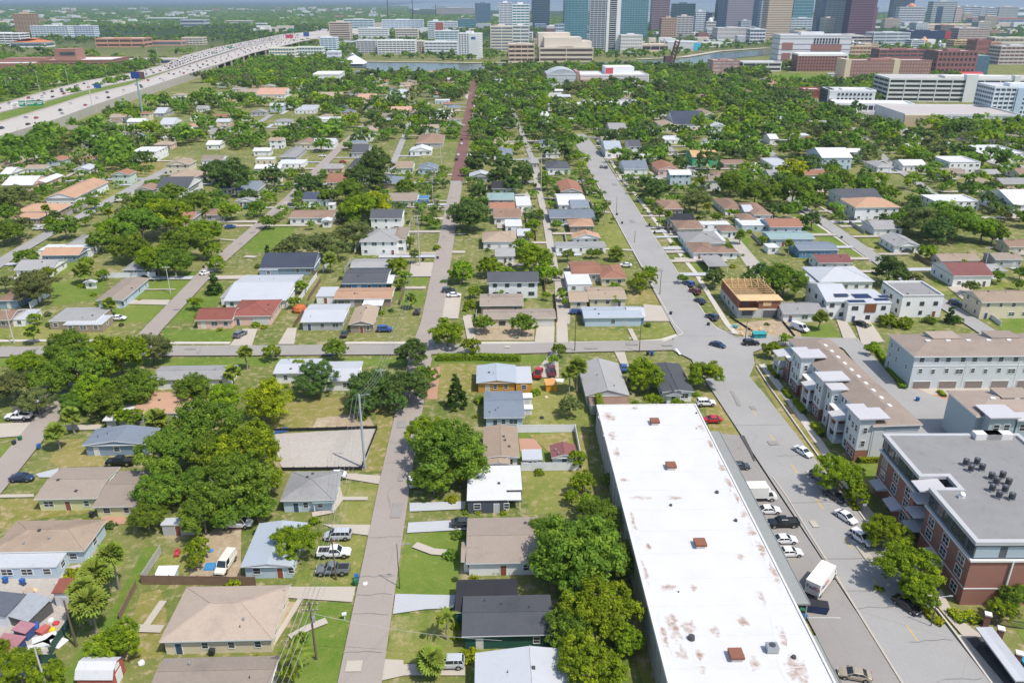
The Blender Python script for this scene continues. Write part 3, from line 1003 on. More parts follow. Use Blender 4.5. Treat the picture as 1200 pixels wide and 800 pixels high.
houses('''
# ---- nearest blocks, left of the main street
40 112 584 547 3.0 gx gb Y _ | pale green house with flat grey-brown roof, by the side street at left
+ 108 160 593 551 2.8 gx gb Y _n
-12 98 646 609 3.0 h tn B | low tan-brown hip-roofed house with pale blue walls, above the cluttered yard
+ -30 65 664 645 2.7 f lg B n
187 319 750 686 2.9 h bg C | beige hip-roofed house, biggest roof at lower left with a drive to the main street
+ 296 333 700 687 2.8 gx bg C n
175 316 806 769 2.9 gx gb g _ | long grey-brown roofed house at the bottom edge, below the beige hip-roofed house
282 343 663 609 2.9 gy bz B _ | pale blue-grey roofed house, behind the bright tree and three parked trucks
328 391 586 552 2.9 h gr B | grey hip-roofed house with a teal porch, beside the gravel lot
+ 366 391 589 574 2.5 c tl N n
188 226 614 606 2.5 f lg g _n | small grey shed, under the big oaks beside the white van | shed
96 173 521 497 2.9 gy sl S _ | slate grey gabled house with two white awnings, beside two palms
152 214 484 459 3.0 f og g | flat orange-brown roofed house, in front of the long grey-roofed house
+ 120 152 492 463 2.7 s wh g n
176 268 444 428 3.0 gx gr W _ | long grey-roofed white house, between oaks just south of the cross street
320 370 437 420 3.0 gx lg W _ | pale grey roofed white house, half hidden behind a round tree
+ 372 418 446 423 3.0 gx lg W _
# ---- right of the main street, near
556 692 812 756 3.2 gy lg g _ | pale ribbed metal roof house, at the bottom edge beside the large oak
541 650 744 697 3.0 gx ch N _ | charcoal roofed dark green house, with white windows below a black flat roof
+ 533 608 716 678 2.8 f bl N n
546 634 659 606 3.0 gx gb W _ | grey-brown roofed white house, with a yellow flowering bush at its side
+ 540 562 657 634 2.7 gx gb W n
547 594 586 552 3.0 f wh D | white flat-roofed dark house, with a navy porch right of the big round tree
+ 555 612 574 545 3.0 f wh D n
+ 594 611 585 574 2.5 c wh D n
566 609 536 497 2.9 gy tn W _ | tan gabled house, between two pale roofs and a white fence
+ 571 598 543 532 2.6 gy tn g _n
567 615 489 458 2.9 gx sl B _ | slate roofed house, directly in front of the orange house
558 606 448 425 3.0 gy bz O _ | orange-walled house with pale blue-grey roof, below the cross street
+ 604 624 448 429 2.9 f lg O n
646 677 536 517 2.5 gy mr W | maroon roofed garden shed, between two white fences | shed
612 636 538 526 2.4 f lg g n | pale flat-roofed shed, beside the curved paver patio | shed
686 738 463 419 3.1 gy gr g | grey gabled house, at the head of the white warehouse
+ 692 738 474 460 2.7 f br g n
776 814 459 424 2.9 gy ch W _ | charcoal roofed house, between two trees at the wide junction
+ 780 800 463 450 2.7 gy ch W n
# ---- between the cross street and the middle distance, left of the main street
228 272 375 360 2.9 gx rd P | red roofed pink house, with a drive onto the cross street
+ 268 318 370 351 3.2 h rd P g
57 112 376 360 2.8 f gr K _ | grey flat-roofed house, near the far left of the cross street
+ 74 119 380 369 2.6 f lg K n
112 144 352 324 2.9 gy gb B _ | grey-brown gabled house, beside the left side street with a deep green lawn
97 112 331 327 2.4 gy lg W n | little grey garden shed, behind the grey-brown gabled house | shed
143 171 316 306 2.8 h gr g | grey house behind a white fence, at the foot of the big tree clump
-5 21 352 340 2.9 h br S | dark-walled brown-roofed house, at the left edge of the middle distance
-8 12 375 362 2.8 gx br K n | small brown-roofed house, left edge behind a white lean-to
12 31 374 362 2.4 f lg W n | white lean-to shed, at the left edge by the fence | shed
16 60 316 304 2.8 gx gr W | light grey gabled house, left edge beside a bushy tree
47 92 299 290 2.9 gx og S | orange-roofed grey house, left of the big tree clump
45 105 293 286 2.8 f wh W n | white flat-roofed house, just behind an orange-roofed grey one
77 103 287 275 2.9 h gr g n | dark grey roofed house, at the left edge of the big tree clump
262 336 352 322 2.9 gx lg W _ | wide pale grey roofed house, behind the red roofed pink house
+ 258 300 348 333 2.7 f gr W n
400 453 332 315 2.9 gx ch b _ | charcoal roofed blue house, with a white carport
+ 435 460 332 322 2.5 c wh W n
+ 410 455 313 303 2.8 gx gr B _n
391 459 350 337 2.9 gx og K _ | long orange-tan roofed house, in front of the charcoal roofed blue house
+ 424 448 358 350 2.5 c wh W n
352 402 377 356 2.9 gx lg g _ | pale roofed house with grey patches, left of the tan front-gabled house
370 392 347 336 2.6 f lg W n | white outbuilding, left of the long orange-tan roofed house | shed
408 438 380 356 2.9 gy tn K | tan front-gabled house, facing the cross street near the main street
421 466 283 268 5.6 h gr W | two-storey white house with grey hip roof, left of the main street
+ 452 476 281 266 5.2 h gb W n
433 471 256 245 5.6 gx ch W | two-storey white house with charcoal roof, left of the main street
454 489 235 226 3.0 gx gb G | pale green house with brown-grey roof, left of the main street
+ 488 502 233 229 2.7 f b b n
446 470 215 206 2.9 h sl K | slate hip-roofed house, among trees left of the brick street
489 513 198 190 3.2 gy sl B | pale blue house with a teal door, beside the brick street
354 386 234 225 3.2 gx nv W | white house with navy roof, beside the left side street
+ 384 392 240 237 2.5 f wh W n
338 390 255 246 3.2 gx br W _ | long brown-roofed white house, on the left side street
+ 376 388 259 254 3.0 gy wh W n
304 368 314 296 2.8 gx nv S | dark blue-roofed house, under a spreading grey-green oak
+ 303 325 316 306 2.6 f sl S n
382 404 214 203 5.4 gx rb C | two-storey brown-roofed house, beyond the round oak on the left side street
# ---- far left
52 88 232 208 4.4 gy og W | orange-roofed white church, long gabled hall at upper left | church
2 38 217 206 3.2 gx wh P | white-roofed pink hall, left edge behind the trees
+ 38 54 214 203 3.2 gy wh P n
17 68 248 238 2.9 h og K | orange-brown hip-roofed house, below the church
+ 12 46 256 249 2.8 h og K n
182 220 221 207 5.4 gx ch W | two-storey white house with black roof, where the far left streets meet
+ 197 223 222 214 4.5 h ch W n
194 237 209 199 3.0 h tn g | tan hip-roofed house, behind the two-storey house with black roof
276 302 224 212 3.0 gx sl g | slate-roofed house, behind a round tree on the left side street
275 300 236 227 2.9 gy gr W | grey gabled house with a teal truck in its drive, left side street
207 226 257 248 2.9 gx rb g n | rust-roofed house, behind the big tree clump
238 262 252 244 2.9 h br g n | brown hip-roofed house, between the tree clump and the left side street
153 183 178 172 5.5 p wh W | white two-storey block, beyond a dry grass lot at upper left
186 203 146 138 3.0 gx lg W n | pale roofed house, among trees below the motorway
245 264 157 150 3.0 gx gr W n | long grey roofed house, in the trees below the motorway bend
214 231 154 149 3.0 f wh W n | white flat-roofed house, in the trees right of the white block
180 193 133 126 3.0 gx lg g n | light grey house, just below the motorway wall
249 259 117 111 3.6 gx wh W n | bright white shed roof, in trees under the motorway bridge | shed
262 273 150 142 3.2 gy br g n | brown gabled house, among trees at upper left
275 301 108 104 4.0 f tn C n | long beige low building, beyond the trees near the viaduct | building
0 13 204 196 3.0 gx wh W n | small white-roofed house, at the left edge below the palms
# ---- beyond, centre left
300 334 111 103 3.6 gx sm W n | salmon-roofed white house, in the trees near the river
370 399 117 108 3.8 gx tn K n | tan-roofed house, in the trees near the river
418 440 116 110 5.6 gx sm P n | two-storey pink house, in the trees near the river
345 369 129 123 3.2 f lg W n | pale flat-roofed house, above the long white wall house
368 399 140 137 4.6 f wh W n | long white-walled flat house, in the trees at upper centre left
345 371 169 161 3.4 gy br C n | tan gabled house, at the end of the left side street
366 392 169 162 3.0 gx lg W n | light grey house with cars outside, end of the left side street
327 347 184 172 3.2 h gr g n | grey hip-roofed house, behind a round tree in centre left
325 355 192 187 2.8 f wh W n | white flat carport roof, in front of the grey hip-roofed house
411 431 179 169 3.0 gx ch g n | dark charcoal roof house, right of the left side street
406 420 198 185 3.0 gy ch W n | dark grey and white house, close to the left side street
450 475 116 104 4.0 h lg K n | broad light-roofed house, in the trees left of the brick street end
457 485 132 125 3.4 gx sm W n | salmon-roofed house with long white wall, left of the brick street
511 530 132 128 5.4 f wh W n | two-storey white house, beside the brick street
487 519 168 156 3.0 h br g n | brown hip-roofed house, beside the brick street
480 506 177 169 3.0 gy wh W n | white gabled house, in trees left of the brick street
462 484 197 189 3.2 gx tn G n | tan-roofed pale green house, left of the brick street
574 592 144 137 4.0 gy wh W n/ | white house with a portico, on a lawn right of the brick street
576 597 168 160 3.0 gx tn C n | tan-roofed house, right of the brick street
578 601 181 173 3.2 h sl W n | slate and white house, right of the brick street
# ---- right of the main street, middle distance
571 632 331 318 5.6 gx ch W k | two-storey white house with dark windows, right of the main street
+ 571 590 332 322 5.2 gx ch W n
562 614 358 344 2.9 gx gb K _ | grey-brown roofed house, in front of the two-storey house with dark windows
566 652 373 362 3.2 gx gb C _gk | low tan house with a wide garage, on bare soil above the cross street
578 611 255 244 3.2 gx br W | brown-roofed white house, right of the main street beside a round oak
565 606 283 271 3.4 h tn W | tan hip-roofed house with pale walls, right of the main street
571 603 234 226 3.0 gx tl g n | teal-grey roofed house, right of the main street
574 604 244 237 3.0 gx rb g n | rust-brown roofed house, between teal and brown roofs
605 623 241 230 2.8 f wh W n | white flat-roofed house, on the back lane between the streets
576 606 221 212 3.0 gx bl g n | black-roofed house, right of the main street in the middle distance
592 612 265 257 2.8 f wh W n | white low roof, behind the tan hip-roofed house | shed
606 622 276 268 2.8 gx lg g n | small pale grey shed, on the back lane | shed
580 604 300 291 3.0 gx gr W n | grey-roofed house, behind young trees right of the main street
684 754 372 359 3.0 gx bz B _ | pale metal roofed light blue house, at the corner of cross and wide streets
+ 736 757 371 359 2.7 gx lg b n
690 735 350 336 2.9 gx tn C _ | tan-roofed house, behind the light blue corner house
+ 667 690 353 341 2.8 gx tn C n
670 706 321 306 3.0 gx rb g _ | long red-brown roofed house, left of the wide street behind a palm
+ 704 735 326 310 2.9 h rb C
665 694 333 318 2.9 f wh W n | white house with open roof frame, under repair beside the sandy lane
651 711 289 283 2.8 f gr W | long grey flat-roofed house, left of the wide street
667 697 265 256 2.9 h og K | orange hip-roofed house, left of the wide street
671 704 279 269 2.9 gy og W | orange roofed white house, left of the wide street above a long grey roof
644 698 255 245 2.9 gx sl g _ | slate-grey low house, left of the wide street
654 688 240 227 3.0 gx wh W _ | white metal roofed house, left of the wide street
+ 669 691 243 234 2.8 gx sl W n
657 683 225 209 3.0 gy rb g | brown gabled house, left of the wide street near the side street
641 669 198 188 3.0 h ch W | dark grey hip-roofed house with white trim, on the corner left of the wide street
639 657 180 174 3.0 h gr W n | grey-roofed house, in trees left of the wide street end
614 632 191 184 3.0 h gr g n | small grey-roofed house, in dark trees between the streets
# ---- right of the wide street
731 760 198 188 3.2 gx sl W | slate-roofed white house, on the corner right of the wide street
771 796 199 187 3.4 gy rb P | brown-roofed pink house, right of the slate-roofed corner house
811 842 184 176 5.6 gx oy E | unfinished two-storey green house, with bare orange roof boards
785 811 205 199 5.4 gx wh B | two-storey white-roofed pale blue house, right of the wide street
776 801 245 234 3.0 h br K | brown house behind dark trees, right of the wide street
785 815 258 250 3.0 gx bl g | black-roofed house, right of the wide street
794 826 268 258 3.2 h br C | brown hip-roofed cream house, right of the wide street
804 850 285 271 3.0 h gr W | grey hip-roofed house with white flat addition, right of the wide street
+ 828 851 282 271 2.7 f wh W n
812 842 296 284 2.9 h br W | brown double hip-roofed house, right of the wide street
+ 836 866 296 288 2.8 h br W n
830 854 312 299 2.6 c gr W n | grey lattice-roofed carport, behind trees by the wide street | carport
822 856 263 259 2.6 f wh W n | long white flat roof, on the lane behind a brown cream house | shed
845 866 271 264 2.9 h br W n | small brown hip-roofed house, on the sandy lane
849 872 245 232 3.0 h br W | brown hip-roofed white house, at the top of the sandy lane
872 884 248 240 3.0 gx lg W n | pale grey roofed house, between brown hip roofs
883 906 252 237 3.0 h br W | brown roofed house, on the left of the right side street
868 888 258 250 3.0 h br B n | brown hip-roofed pale blue house, on the lane
870 902 264 256 2.8 f wh B n | white flat-roofed pale blue house, on the lane
709 729 175 165 5.4 gx bz W | two-storey pale grey house, near the top of the wide street
705 725 166 160 3.0 gx gb W n | grey-brown roofed house, behind the two-storey pale grey house
714 735 152 144 5.4 gx gr C n | two-storey tan house, in trees at the top of the wide street
737 752 172 164 5.4 gx ch W n | two-storey white house with charcoal roof, near the top of the wide street
630 645 137 131 3.2 f wh W n | small white house, in the dark woods in the centre
620 632 128 123 3.2 h gr g n | grey house, deep in the dark woods in the centre
789 828 146 130 4.2 gx nv W n/ | large navy-roofed white house, in the woods right of centre
776 799 149 140 3.4 h tn W n | tan-grey hip-roofed house, left of the large navy roof
822 838 116 110 5.0 h br C n | two-storey brown-roofed house with porch, in the woods
822 840 135 127 3.2 gy tn W n | pale gabled house, in front of the brown-roofed porch house
874 893 111 102 4.4 gy br W n | brown-roofed white gabled house, in the woods near the campus
779 799 164 159 2.8 f wh W n | white flat carport roof, in the woods right of the wide street
848 875 192 187 2.8 f br K n | long brown flat roof, right of the unfinished green house
882 893 195 190 2.8 f wh W n | small white flat roof, right of the unfinished green house | shed
900 915 149 142 4.0 gy wh W n | white gabled house, in woods near the avenue
902 913 163 157 4.0 gx wh W n | white porch house, in woods beside a palm
906 928 194 185 3.0 f lg W n | pale flat-roofed house, beside the upper right street
1028 1048 196 188 3.0 h gr W n | grey hip-roofed house, below the woods at upper right
# ---- far right blocks
986 1034 232 221 6.0 gx ch W | two-storey white house with dark roof, on the right side street
1002 1056 243 231 6.2 h og W | two-storey white house with orange tile roof, on the right side street
1024 1060 268 258 3.0 gx gr W | low grey-roofed white house, in front of the orange tile roof house
1048 1080 288 272 3.0 gy gr W | dark-grey gabled white house, at the edge of a lawn
902 942 266 256 3.2 gx rb B | brown-roofed mint house, beside the right side street
902 956 280 271 3.2 gx tl B _ | teal-grey roofed pale blue house, beside the right side street
+ 900 914 290 285 2.6 f wh W n
936 984 293 283 3.2 gx sl b _ | slate-roofed bright blue house, beside the right side street
959 1000 308 298 3.0 gx mr W | dark maroon-brown roofed house, behind the grey hip roof
960 1026 330 312 3.4 h lg W | broad light grey hip-roofed house, behind the house with solar panels
+ 949 972 330 320 2.8 f lg W n
917 972 367 354 3.0 gx gr W | grey-roofed white bungalow, between the building site and the solar house
1117 1166 323 307 4.2 gx mr W | dark brown roofed white house, beyond the modern white houses
+ 1150 1182 317 309 3.4 h gr W n
1166 1200 304 296 3.2 gx gb g | grey-brown roofed house, at the right edge in the middle distance
1182 1215 289 281 3.2 gx br C | brown-roofed cream house, right edge behind the trees
1150 1215 354 340 5.6 gx tn C | two-storey beige house with tan-grey roof, right edge by the green lawn
1102 1150 305 297 3.0 gx tn C | long tan-roofed house, behind a gnarled tree at right
1096 1149 236 228 4.6 p wh W | white flat-roofed building with rooftop solar panels, right among trees | building
1188 1225 240 222 5.6 gx wh W n | white two-storey building, right edge under the woods | building
963 1000 185 173 6.6 gx wh B | pale blue apartment house with tall bays, upper right in the woods | apartment house
1113 1150 190 183 6.4 p wh W n | white boxy building, beside the avenue | building
1150 1205 180 170 5.0 p wh W n | long white flat building, across the avenue beside a palm | building
1058 1087 194 187 3.4 gx wh W n | white metal-roofed house, below the avenue
1062 1088 173 168 3.0 gx lg W n | white-roofed house, hugging the avenue in the trees
''')
# ================================================================ the white warehouse
def local(org, rz, p):
 q = Matrix.Rotation(-rz, 3, 'Z') @ (Vector(p) - org)
 return q
def roof_white_mat():
 m, nt, b = new_mat('white_coated_roof')
 c = mixc(nt, noise(nt, 0.2, 4, 0.6), (.51, .505, .495), (.61, .605, .60))
 s1 = maprange(nt, noise(nt, 0.16, 5, 0.78), 0.74, 0.80, 0, .6)
 s2 = maprange(nt, noise(nt, 1.1, 4, 0.8), 0.48, 0.60, 0, 0.85)
 mul = nt.nodes.new('ShaderNodeMath'); mul.operation = 'MULTIPLY'
 nt.links.new(s1, mul.inputs[0]); nt.links.new(s2, mul.inputs[1])
 c = mixc(nt, mul.outputs[0], c, (.30, .17, .09))
 c = mixc(nt, maprange(nt, noise(nt, 0.7, 5, 0.8), 0.60, 0.72, 0, 0.3), c, (.42, .40, .38))
 nt.links.new(c, b.inputs['Base Color'])
 b.inputs['Roughness'].default_value = 0.7
 return m
M_WROOF = roof_white_mat()
M_RUST = paint((.22, .09, .055), 0.8, 0.3, 1.5, name='rusted_metal')
M_GREYW = paint((.36, .36, .355), 0.8, 0.1, 0.2, name='grey_wall_panel')
M_CANOPY = paint((.25, .26, .25), 0.7, 0.12, 0.15, name='grey_canopy')
WH = 6.8
tl, tr = P(700, 475, WH), P(815, 475, WH)
UY = (P(784, 800, WH) - tl).normalized() * -1
rzw = math.atan2(UY.y, UY.x) - math.pi / 2
UX = gdir(0); UX = Vector((UY.y, -UY.x, 0))
orgw = tl.copy(); orgw.z = 0
wwid = (tr - tl).dot(UX)
wlen = 112.0
wh = thing('warehouse', orgw, rzw, 'huge white flat-roofed warehouse with rust stains, running beside the car park', 'warehouse')
LAND.append(('huge white-roofed warehouse', *(orgw + UX * wwid / 2 - UY * 30)[:2], 22))
mb = MB(); mb.box(0, wwid, -wlen, 0, 0, WH - .35, skip='t'); mb.build('wall', M_GREYW, wh)
mb = MB(); mb.box(-.15, wwid + .15, -wlen - .15, .15, WH - .45, WH - .02)
roofw = mb.build('roof', M_WROOF, wh)
mb = MB()
for a in ((-.2, .12, -wlen, .2), (wwid - .12, wwid + .2, -wlen, .2), (.13, wwid - .13, -.12, .2)):
 mb.box(a[0], a[1], a[2], a[3], WH - .5, WH + .16)
mb.build('parapet', paint((.6, .58, .55), .7, .15, .6, name='parapet_metal'), wh)
pm = MB(); pm.box(-.09, -.01, -3.4, -.1, .1, WH - .6); pm = pm.mesh('wall_panel', M_GREYW)
bt = MB(); bt.box(-.16, -.01, -.12, .12, 0, WH - .5); bt = bt.mesh('pilaster', paint((.30, .30, .30), .8, .1, name='pilaster'))
for k in range(30):
 put('wall_panel', pm, wh, (0, -.1 - k * 3.7, 0))
 put('pilaster', bt, wh, (0, -k * 3.7, 0))
def on_ware(x, y, z=WH):
 return local(orgw, rzw, P(x, y, z))
vm = MB(); vm.box(-.75, .75, -.75, .75, 0, .5, 1); vm.box(-.95, .95, -.95, .95, .5, .95, 0); vm = vm.mesh('roof_vent', [M_RUST, M_TRIM])
for x, y in ((767, 496), (786, 548), (820, 639), (862, 770)):
 q = on_ware(x, y); put('roof_vent', vm, roofw, (q.x, q.y, WH - .03))
pv = MB(); pv.tube((0, 0, 0), (0, 0, .45), .42, .36, 10); pv = pv.mesh('roof_drain', M_DKMETAL)
for x, y in ((816, 484), (816, 502), (810, 748), (840, 577), (786, 592), (862, 610), (795, 693), (930, 770)):
 q = on_ware(x, y); put('roof_drain', pv, roofw, (q.x, q.y, WH - .03), None, random.uniform(.3, .9) if y != 748 else 1.3)
ac = MB(); ac.box(-.8, .8, -.6, .6, .15, 1.1, 0); ac.tube((0, 0, 1.1), (0, 0, 1.2), .45, n=10, m=1); ac = ac.mesh('air_handler', [M_METAL, M_DKMETAL])
q = on_ware(904, 762); put('air_handler', ac, roofw, (q.x, q.y, WH - .03))
m, nt, b = new_mat('rust_stain')
at = nt.nodes.new('ShaderNodeAttribute'); at.attribute_name = 'tone'
ad = nt.nodes.new('ShaderNodeMath'); ad.operation = 'MULTIPLY_ADD'
nt.links.new(noise(nt, .9, 5, .75), ad.inputs[0]); ad.inputs[1].default_value = 1.5; nt.links.new(at.outputs['Fac'], ad.inputs[2])
c = mixc(nt, maprange(nt, ad.outputs[0], 1.0, 1.5, 0, 1), (.56, .555, .545), (.27, .145, .07))
nt.links.new(c, b.inputs['Base Color']); b.inputs['Roughness'].default_value = .75
M_STAIN = m
for i, (x, y, rx, ry) in enumerate(((711, 488, 1.6, 3), (743, 478, 1.5, 1), (717, 510, 1.2, 2.2), (723, 530, .9, 3), (733, 562, 1.2, 1.2), (749, 583, 2.4, .8), (790, 583, 1.6, .8), (782, 688, 1.6, 1), (812, 687, .8, 1), (791, 733, 1.6, 3.6), (807, 735, 1.2, 2), (800, 765, 1.0, 1.6), (819, 766, .9, 1.3), (822, 783, .8, 1), (871, 728, 1, 1.6), (885, 778, .9, 1.6), (838, 740, .9, 1.4),
  (851, 553, .8, 5), (858, 570, .8, 5), (868, 585, .7, 4), (880, 610, .9, 5), (888, 628, 1.0, 5), (896, 645, .8, 4), (910, 672, .7, 4), (925, 760, 1.0, 5), (935, 785, 1.6, 4), (893, 700, .7, 1.8), (868, 652, .8, 1), (845, 520, .8, 3), (836, 500, .9, 2), (760, 640, .6, 1), (742, 610, .5, 4), (757, 672, .5, 4), (779, 745, .5, 3))):
 rng = random.Random(i)
 q = on_ware(x, y); n_ = 16
 ring_ = [(rx * (1 + rng.uniform(-.3, .3)) * math.cos(a * 6.2832 / n_) * 1.25, ry * (1 + rng.uniform(-.3, .3)) * math.sin(a * 6.2832 / n_) * 1.25, 0) for a in range(n_)]
 me = bpy.data.meshes.new('rust_stain'); me.from_pydata([(0, 0, 0)] + ring_ + [(p_[0] * .45, p_[1] * .45, 0) for p_ in ring_], [], [(0, 1 + n_ + k, 1 + n_ + (k + 1) % n_) for k in range(n_)] + [(1 + n_ + k, 1 + k, 1 + (k + 1) % n_, 1 + n_ + (k + 1) % n_) for k in range(n_)])
 me.materials.append(M_STAIN); at_ = me.attributes.new('tone', 'FLOAT', 'POINT'); at_.data.foreach_set('value', [.58] + [0] * n_ + [.42] * n_); me.update()
 xx = max(rx * 1.3 - .1, min(wwid - rx * 1.3 + .1, q.x))
 put('rust_stain', me, roofw, (xx, q.y, WH - .012 + i * .0006))
sm_ = MB(); sm_.box(.2, wwid - .2, -.07, .07, 0, .035); sm_ = sm_.mesh('lap_seam', M_WROOF)
for k in range(18):
 put('lap_seam', sm_, roofw, (0, -3 - k * 6.1, WH - .02))
cz = 4.6
for y0, y1 in ((505, 707), (744, 800)):
 a = local(orgw, rzw, P(843 + (y0 - 505) * .475, y0, cz))
 b_ = local(orgw, rzw, P(843 + (y1 - 505) * .475, y1, cz))
 ye = b_.y if y1 < 800 else -wlen
 mb = MB(); mb.box(wwid - .05, a.x, ye, a.y, cz - .3, cz)
 mb.box(a.x - .06, a.x + .05, ye, a.y, cz - .42, cz + .1)
 mb.build('canopy', M_CANOPY, wh)
 pp = MB(); pp.box(-.1, .1, -.1, .1, 0, cz - .3); pp = pp.mesh('post', M_METAL)
 n = int((a.y - ye) / 6)
 for k in range(n + 1):
  put('post', pp, wh, (a.x - .3, a.y - .3 - (a.y - ye - .6) * k / max(n, 1), 0))
FOOT.append((*(orgw + UX * wwid / 2 - UY * wlen / 2)[:2], wwid / 2 + 4, wlen / 2, 6))
# ================================================================ row houses
M_SIDING = paint((.56, .59, .60), 0.7, 0.05, 0.4, name='pale_siding')
M_SIDB = paint((.36, .43, .48), 0.7, 0.05, 0.4, name='blue_grey_siding_and_shade')  # one row's own siding; also paints shade on an end wall and eave
def brick_mat(col=(.275, .125, .09), name='red_brick'):
 m, nt, b = new_mat(name)
 g = nt.nodes.new('ShaderNodeTexCoord')
 br = nt.nodes.new('ShaderNodeTexBrick')
 nt.links.new(g.outputs['Object'], br.inputs['Vector'])
 br.inputs['Color1'].default_value = (*scale3(col, .85), 1)
 br.inputs['Color2'].default_value = (*scale3(col, 1.15), 1)
 br.inputs['Mortar'].default_value = (*scale3(col, 1.3), 1)
 br.inputs['Scale'].default_value = 2.2
 c = mixc(nt, noise(nt, 0.4, 4, .6), br.outputs['Color'], scale3(col, .8))
 c = mixc(nt, .5, c, col)
 nt.links.new(c, b.inputs['Base Color'])
 b.inputs['Roughness'].default_value = .85
 return m
M_BRICK = brick_mat()
M_SEAM = metal_roof((.48, .47, .48))
M_GDOOR = paint((.23, .19, .17), .6, .1, name='garage_door_paint')
M_TOWNROOF = shingle((.31, .25, .205), 'town_house_shingles')
SKY_M = MB(); SKY_M.box(-.35, .35, -.55, .55, -.1, .14); SKY_M = SKY_M.mesh('skylight', M_TRIM)
def low_roof(mb, x0, x1, y0, y1, z, h, m=0, e=1):
 """shallow hip along y"""
 xm, hx = (x0 + x1) / 2, (x1 - x0) / 2
 c = [(x0, y0, z), (x1, y0, z), (x1, y1, z), (x0, y1, z)]
 r0, r1 = (xm, y0 + hx, z + h), (xm, y1 - hx, z + h)
 mb.quad(c[3], c[0], r0, r1, m); mb.quad(c[1], c[2], r1, r0, m)
 mb.poly([c[0], c[1], r0], m); mb.poly([c[2], c[3], r1], m)
 for i in range(4):
  a, b = Vector(c[i]), Vector(c[(i + 1) % 4]); dn = Vector((0, 0, -.3))
  mb.quad(a + dn, b + dn, b, a, e)
 mb.quad(*[(p[0], p[1], z - .3) for p in (c[0], c[3], c[2], c[1])], e)
TZ = 9.0
a0, a1 = P(1023, 498, TZ), P(1080, 497, TZ)
far = P(924, 397, TZ)
UYt = Vector((far.x - a0.x, far.y - a0.y, 0)).normalized()
rzt = math.atan2(UYt.y, UYt.x) - math.pi / 2
org = Vector((a0.x, a0.y, 0))
tw = (a1 - a0).length
tlen = Vector((far.x - a0.x, far.y - a0.y, 0)).length
th = thing('town_house_row', org, rzt, 'brown-roofed row of town houses with brick and pale bays, facing the wide road', 'town houses')
LAND.append(('brown-roofed town house row with brick bays', *(org + UYt * tlen / 2 + Vector((6, 0, 0)))[:2], 14))
LAND.append(('near end of the brick-bayed town house row', *org[:2], 8))
FOOT.append((*(org + UYt * tlen / 2 + Vector((5, 0, 0)))[:2], tw / 2 + 14, tlen / 2 + 2, 9))
mb = MB(); mb.box(.2, tw - .2, .2, tlen - .2, 0, TZ - .3, skip='t'); mb.box(.6, tw - .6, .12, .2, .3, TZ - 1.6)
mb.build('wall', M_SIDING, th)
mb = MB(); mb.box(tw * .28, tw + .02, .06, .22, TZ - 1.5, TZ - .3); mb.build('eave_shadow_band', M_SIDB, th)  # overhang's shadow under the eave, built in as a blue-grey band
mb = MB(); low_roof(mb, -.1, tw + .3, -.3, tlen + .3, TZ, 1.5)
ro = mb.build('roof', [M_TOWNROOF, M_TRIM], th)
for k in range(10):
 put('skylight', SKY_M, ro, (tw * .62, 6 + k * (tlen - 10) / 10, TZ + 1.25))
def opening(root, x, y, z, w, h, ang, name='window'):
 return add_window(root, x, y, z, ang, w, h)
L = -math.pi / 2
def tall_bay(y0, w, big):
 pr, zt = (2.6, 10.6) if big else (1.9, 9.9)
 mb = MB(); mb.box(-pr, .6 if big else .3, y0, y0 + w, 2.9, zt - .3)
 blk = mb.build('bay', M_SIDING, th)
 mb = MB(); mb.box(-pr + .02, .22, y0 + .02, y0 + w - .02, 0, 2.9); mb.build('bay_base', M_BRICK if big else M_SIDING, th)
 mb = MB(); mb.box(-pr - .6, 3.4 if big else 1.6, y0 - .5, y0 + w + .5, zt - .3, zt)
 mb.build('bay_roof', M_SEAM, th)
 for z in (1.5, 4.5, 7.6):
  for f in ((.3, .7) if big else (.5,)):
   opening(th, -pr - .01, y0 + w * f, z, .9, 1.4, L)
 for z in (4.5, 7.6):
  opening(th, -pr / 2, y0 - .01, z, .8, 1.3, 0)
def porch(y0, w):
 mb = MB(); mb.box(-3.6, .2, y0, y0 + w, 0, .5); mb.box(-3.6, .2, y0, y0 + w, 2.9, 3.2)
 mb.build('porch_floor', M_SIDING, th)
 for yy in (y0, y0 + w - .35):
  mb = MB(); mb.box(-3.6, -3.2, yy, yy + .35, .5, 2.9); mb.box(-3.6, -3.2, yy, yy + .35, 3.2, 6.0); mb.build('porch_post', M_TRIM, th)
 for z in (.5, 3.2):
  mb = MB(); mb.box(-3.55, -3.47, y0 + .35, y0 + w - .35, z + .85, z + .95)
  for k in range(8):
   yy = y0 + .5 + (w - 1) * k / 7
   mb.box(-3.54, -3.48, yy - .03, yy + .03, z, z + .85)
  mb.build('railing', M_TRIM, th)
 mb = MB(); mb.poly([(-4.1, y0 - .4, 5.9), (-4.1, y0 + w + .4, 5.9), (-4.1, y0 + w + .4, 6.1), (-4.1, y0 - .4, 6.1)][::-1])
 mb.quad((-4.1, y0 - .4, 6.1), (.2, y0 - .4, 6.7), (.2, y0 + w + .4, 6.7), (-4.1, y0 + w + .4, 6.1))
 mb.quad((-4.1, y0 - .4, 5.9), (-4.1, y0 - .4, 6.1), (.2, y0 - .4, 6.7), (.2, y0 - .4, 5.9))
 mb.quad((-4.1, y0 + w + .4, 5.9), (.2, y0 + w + .4, 5.9), (.2, y0 + w + .4, 6.7), (-4.1, y0 + w + .4, 6.1))
 mb.build('porch_roof', M_SEAM, th)
 for z in (1.6, 4.5):
  opening(th, .19, y0 + w / 2, z, 1.8, 2.0, L)
 opening(th, -.01 + .2, y0 + w / 2, 7.8, 1.2, 1.2, L)
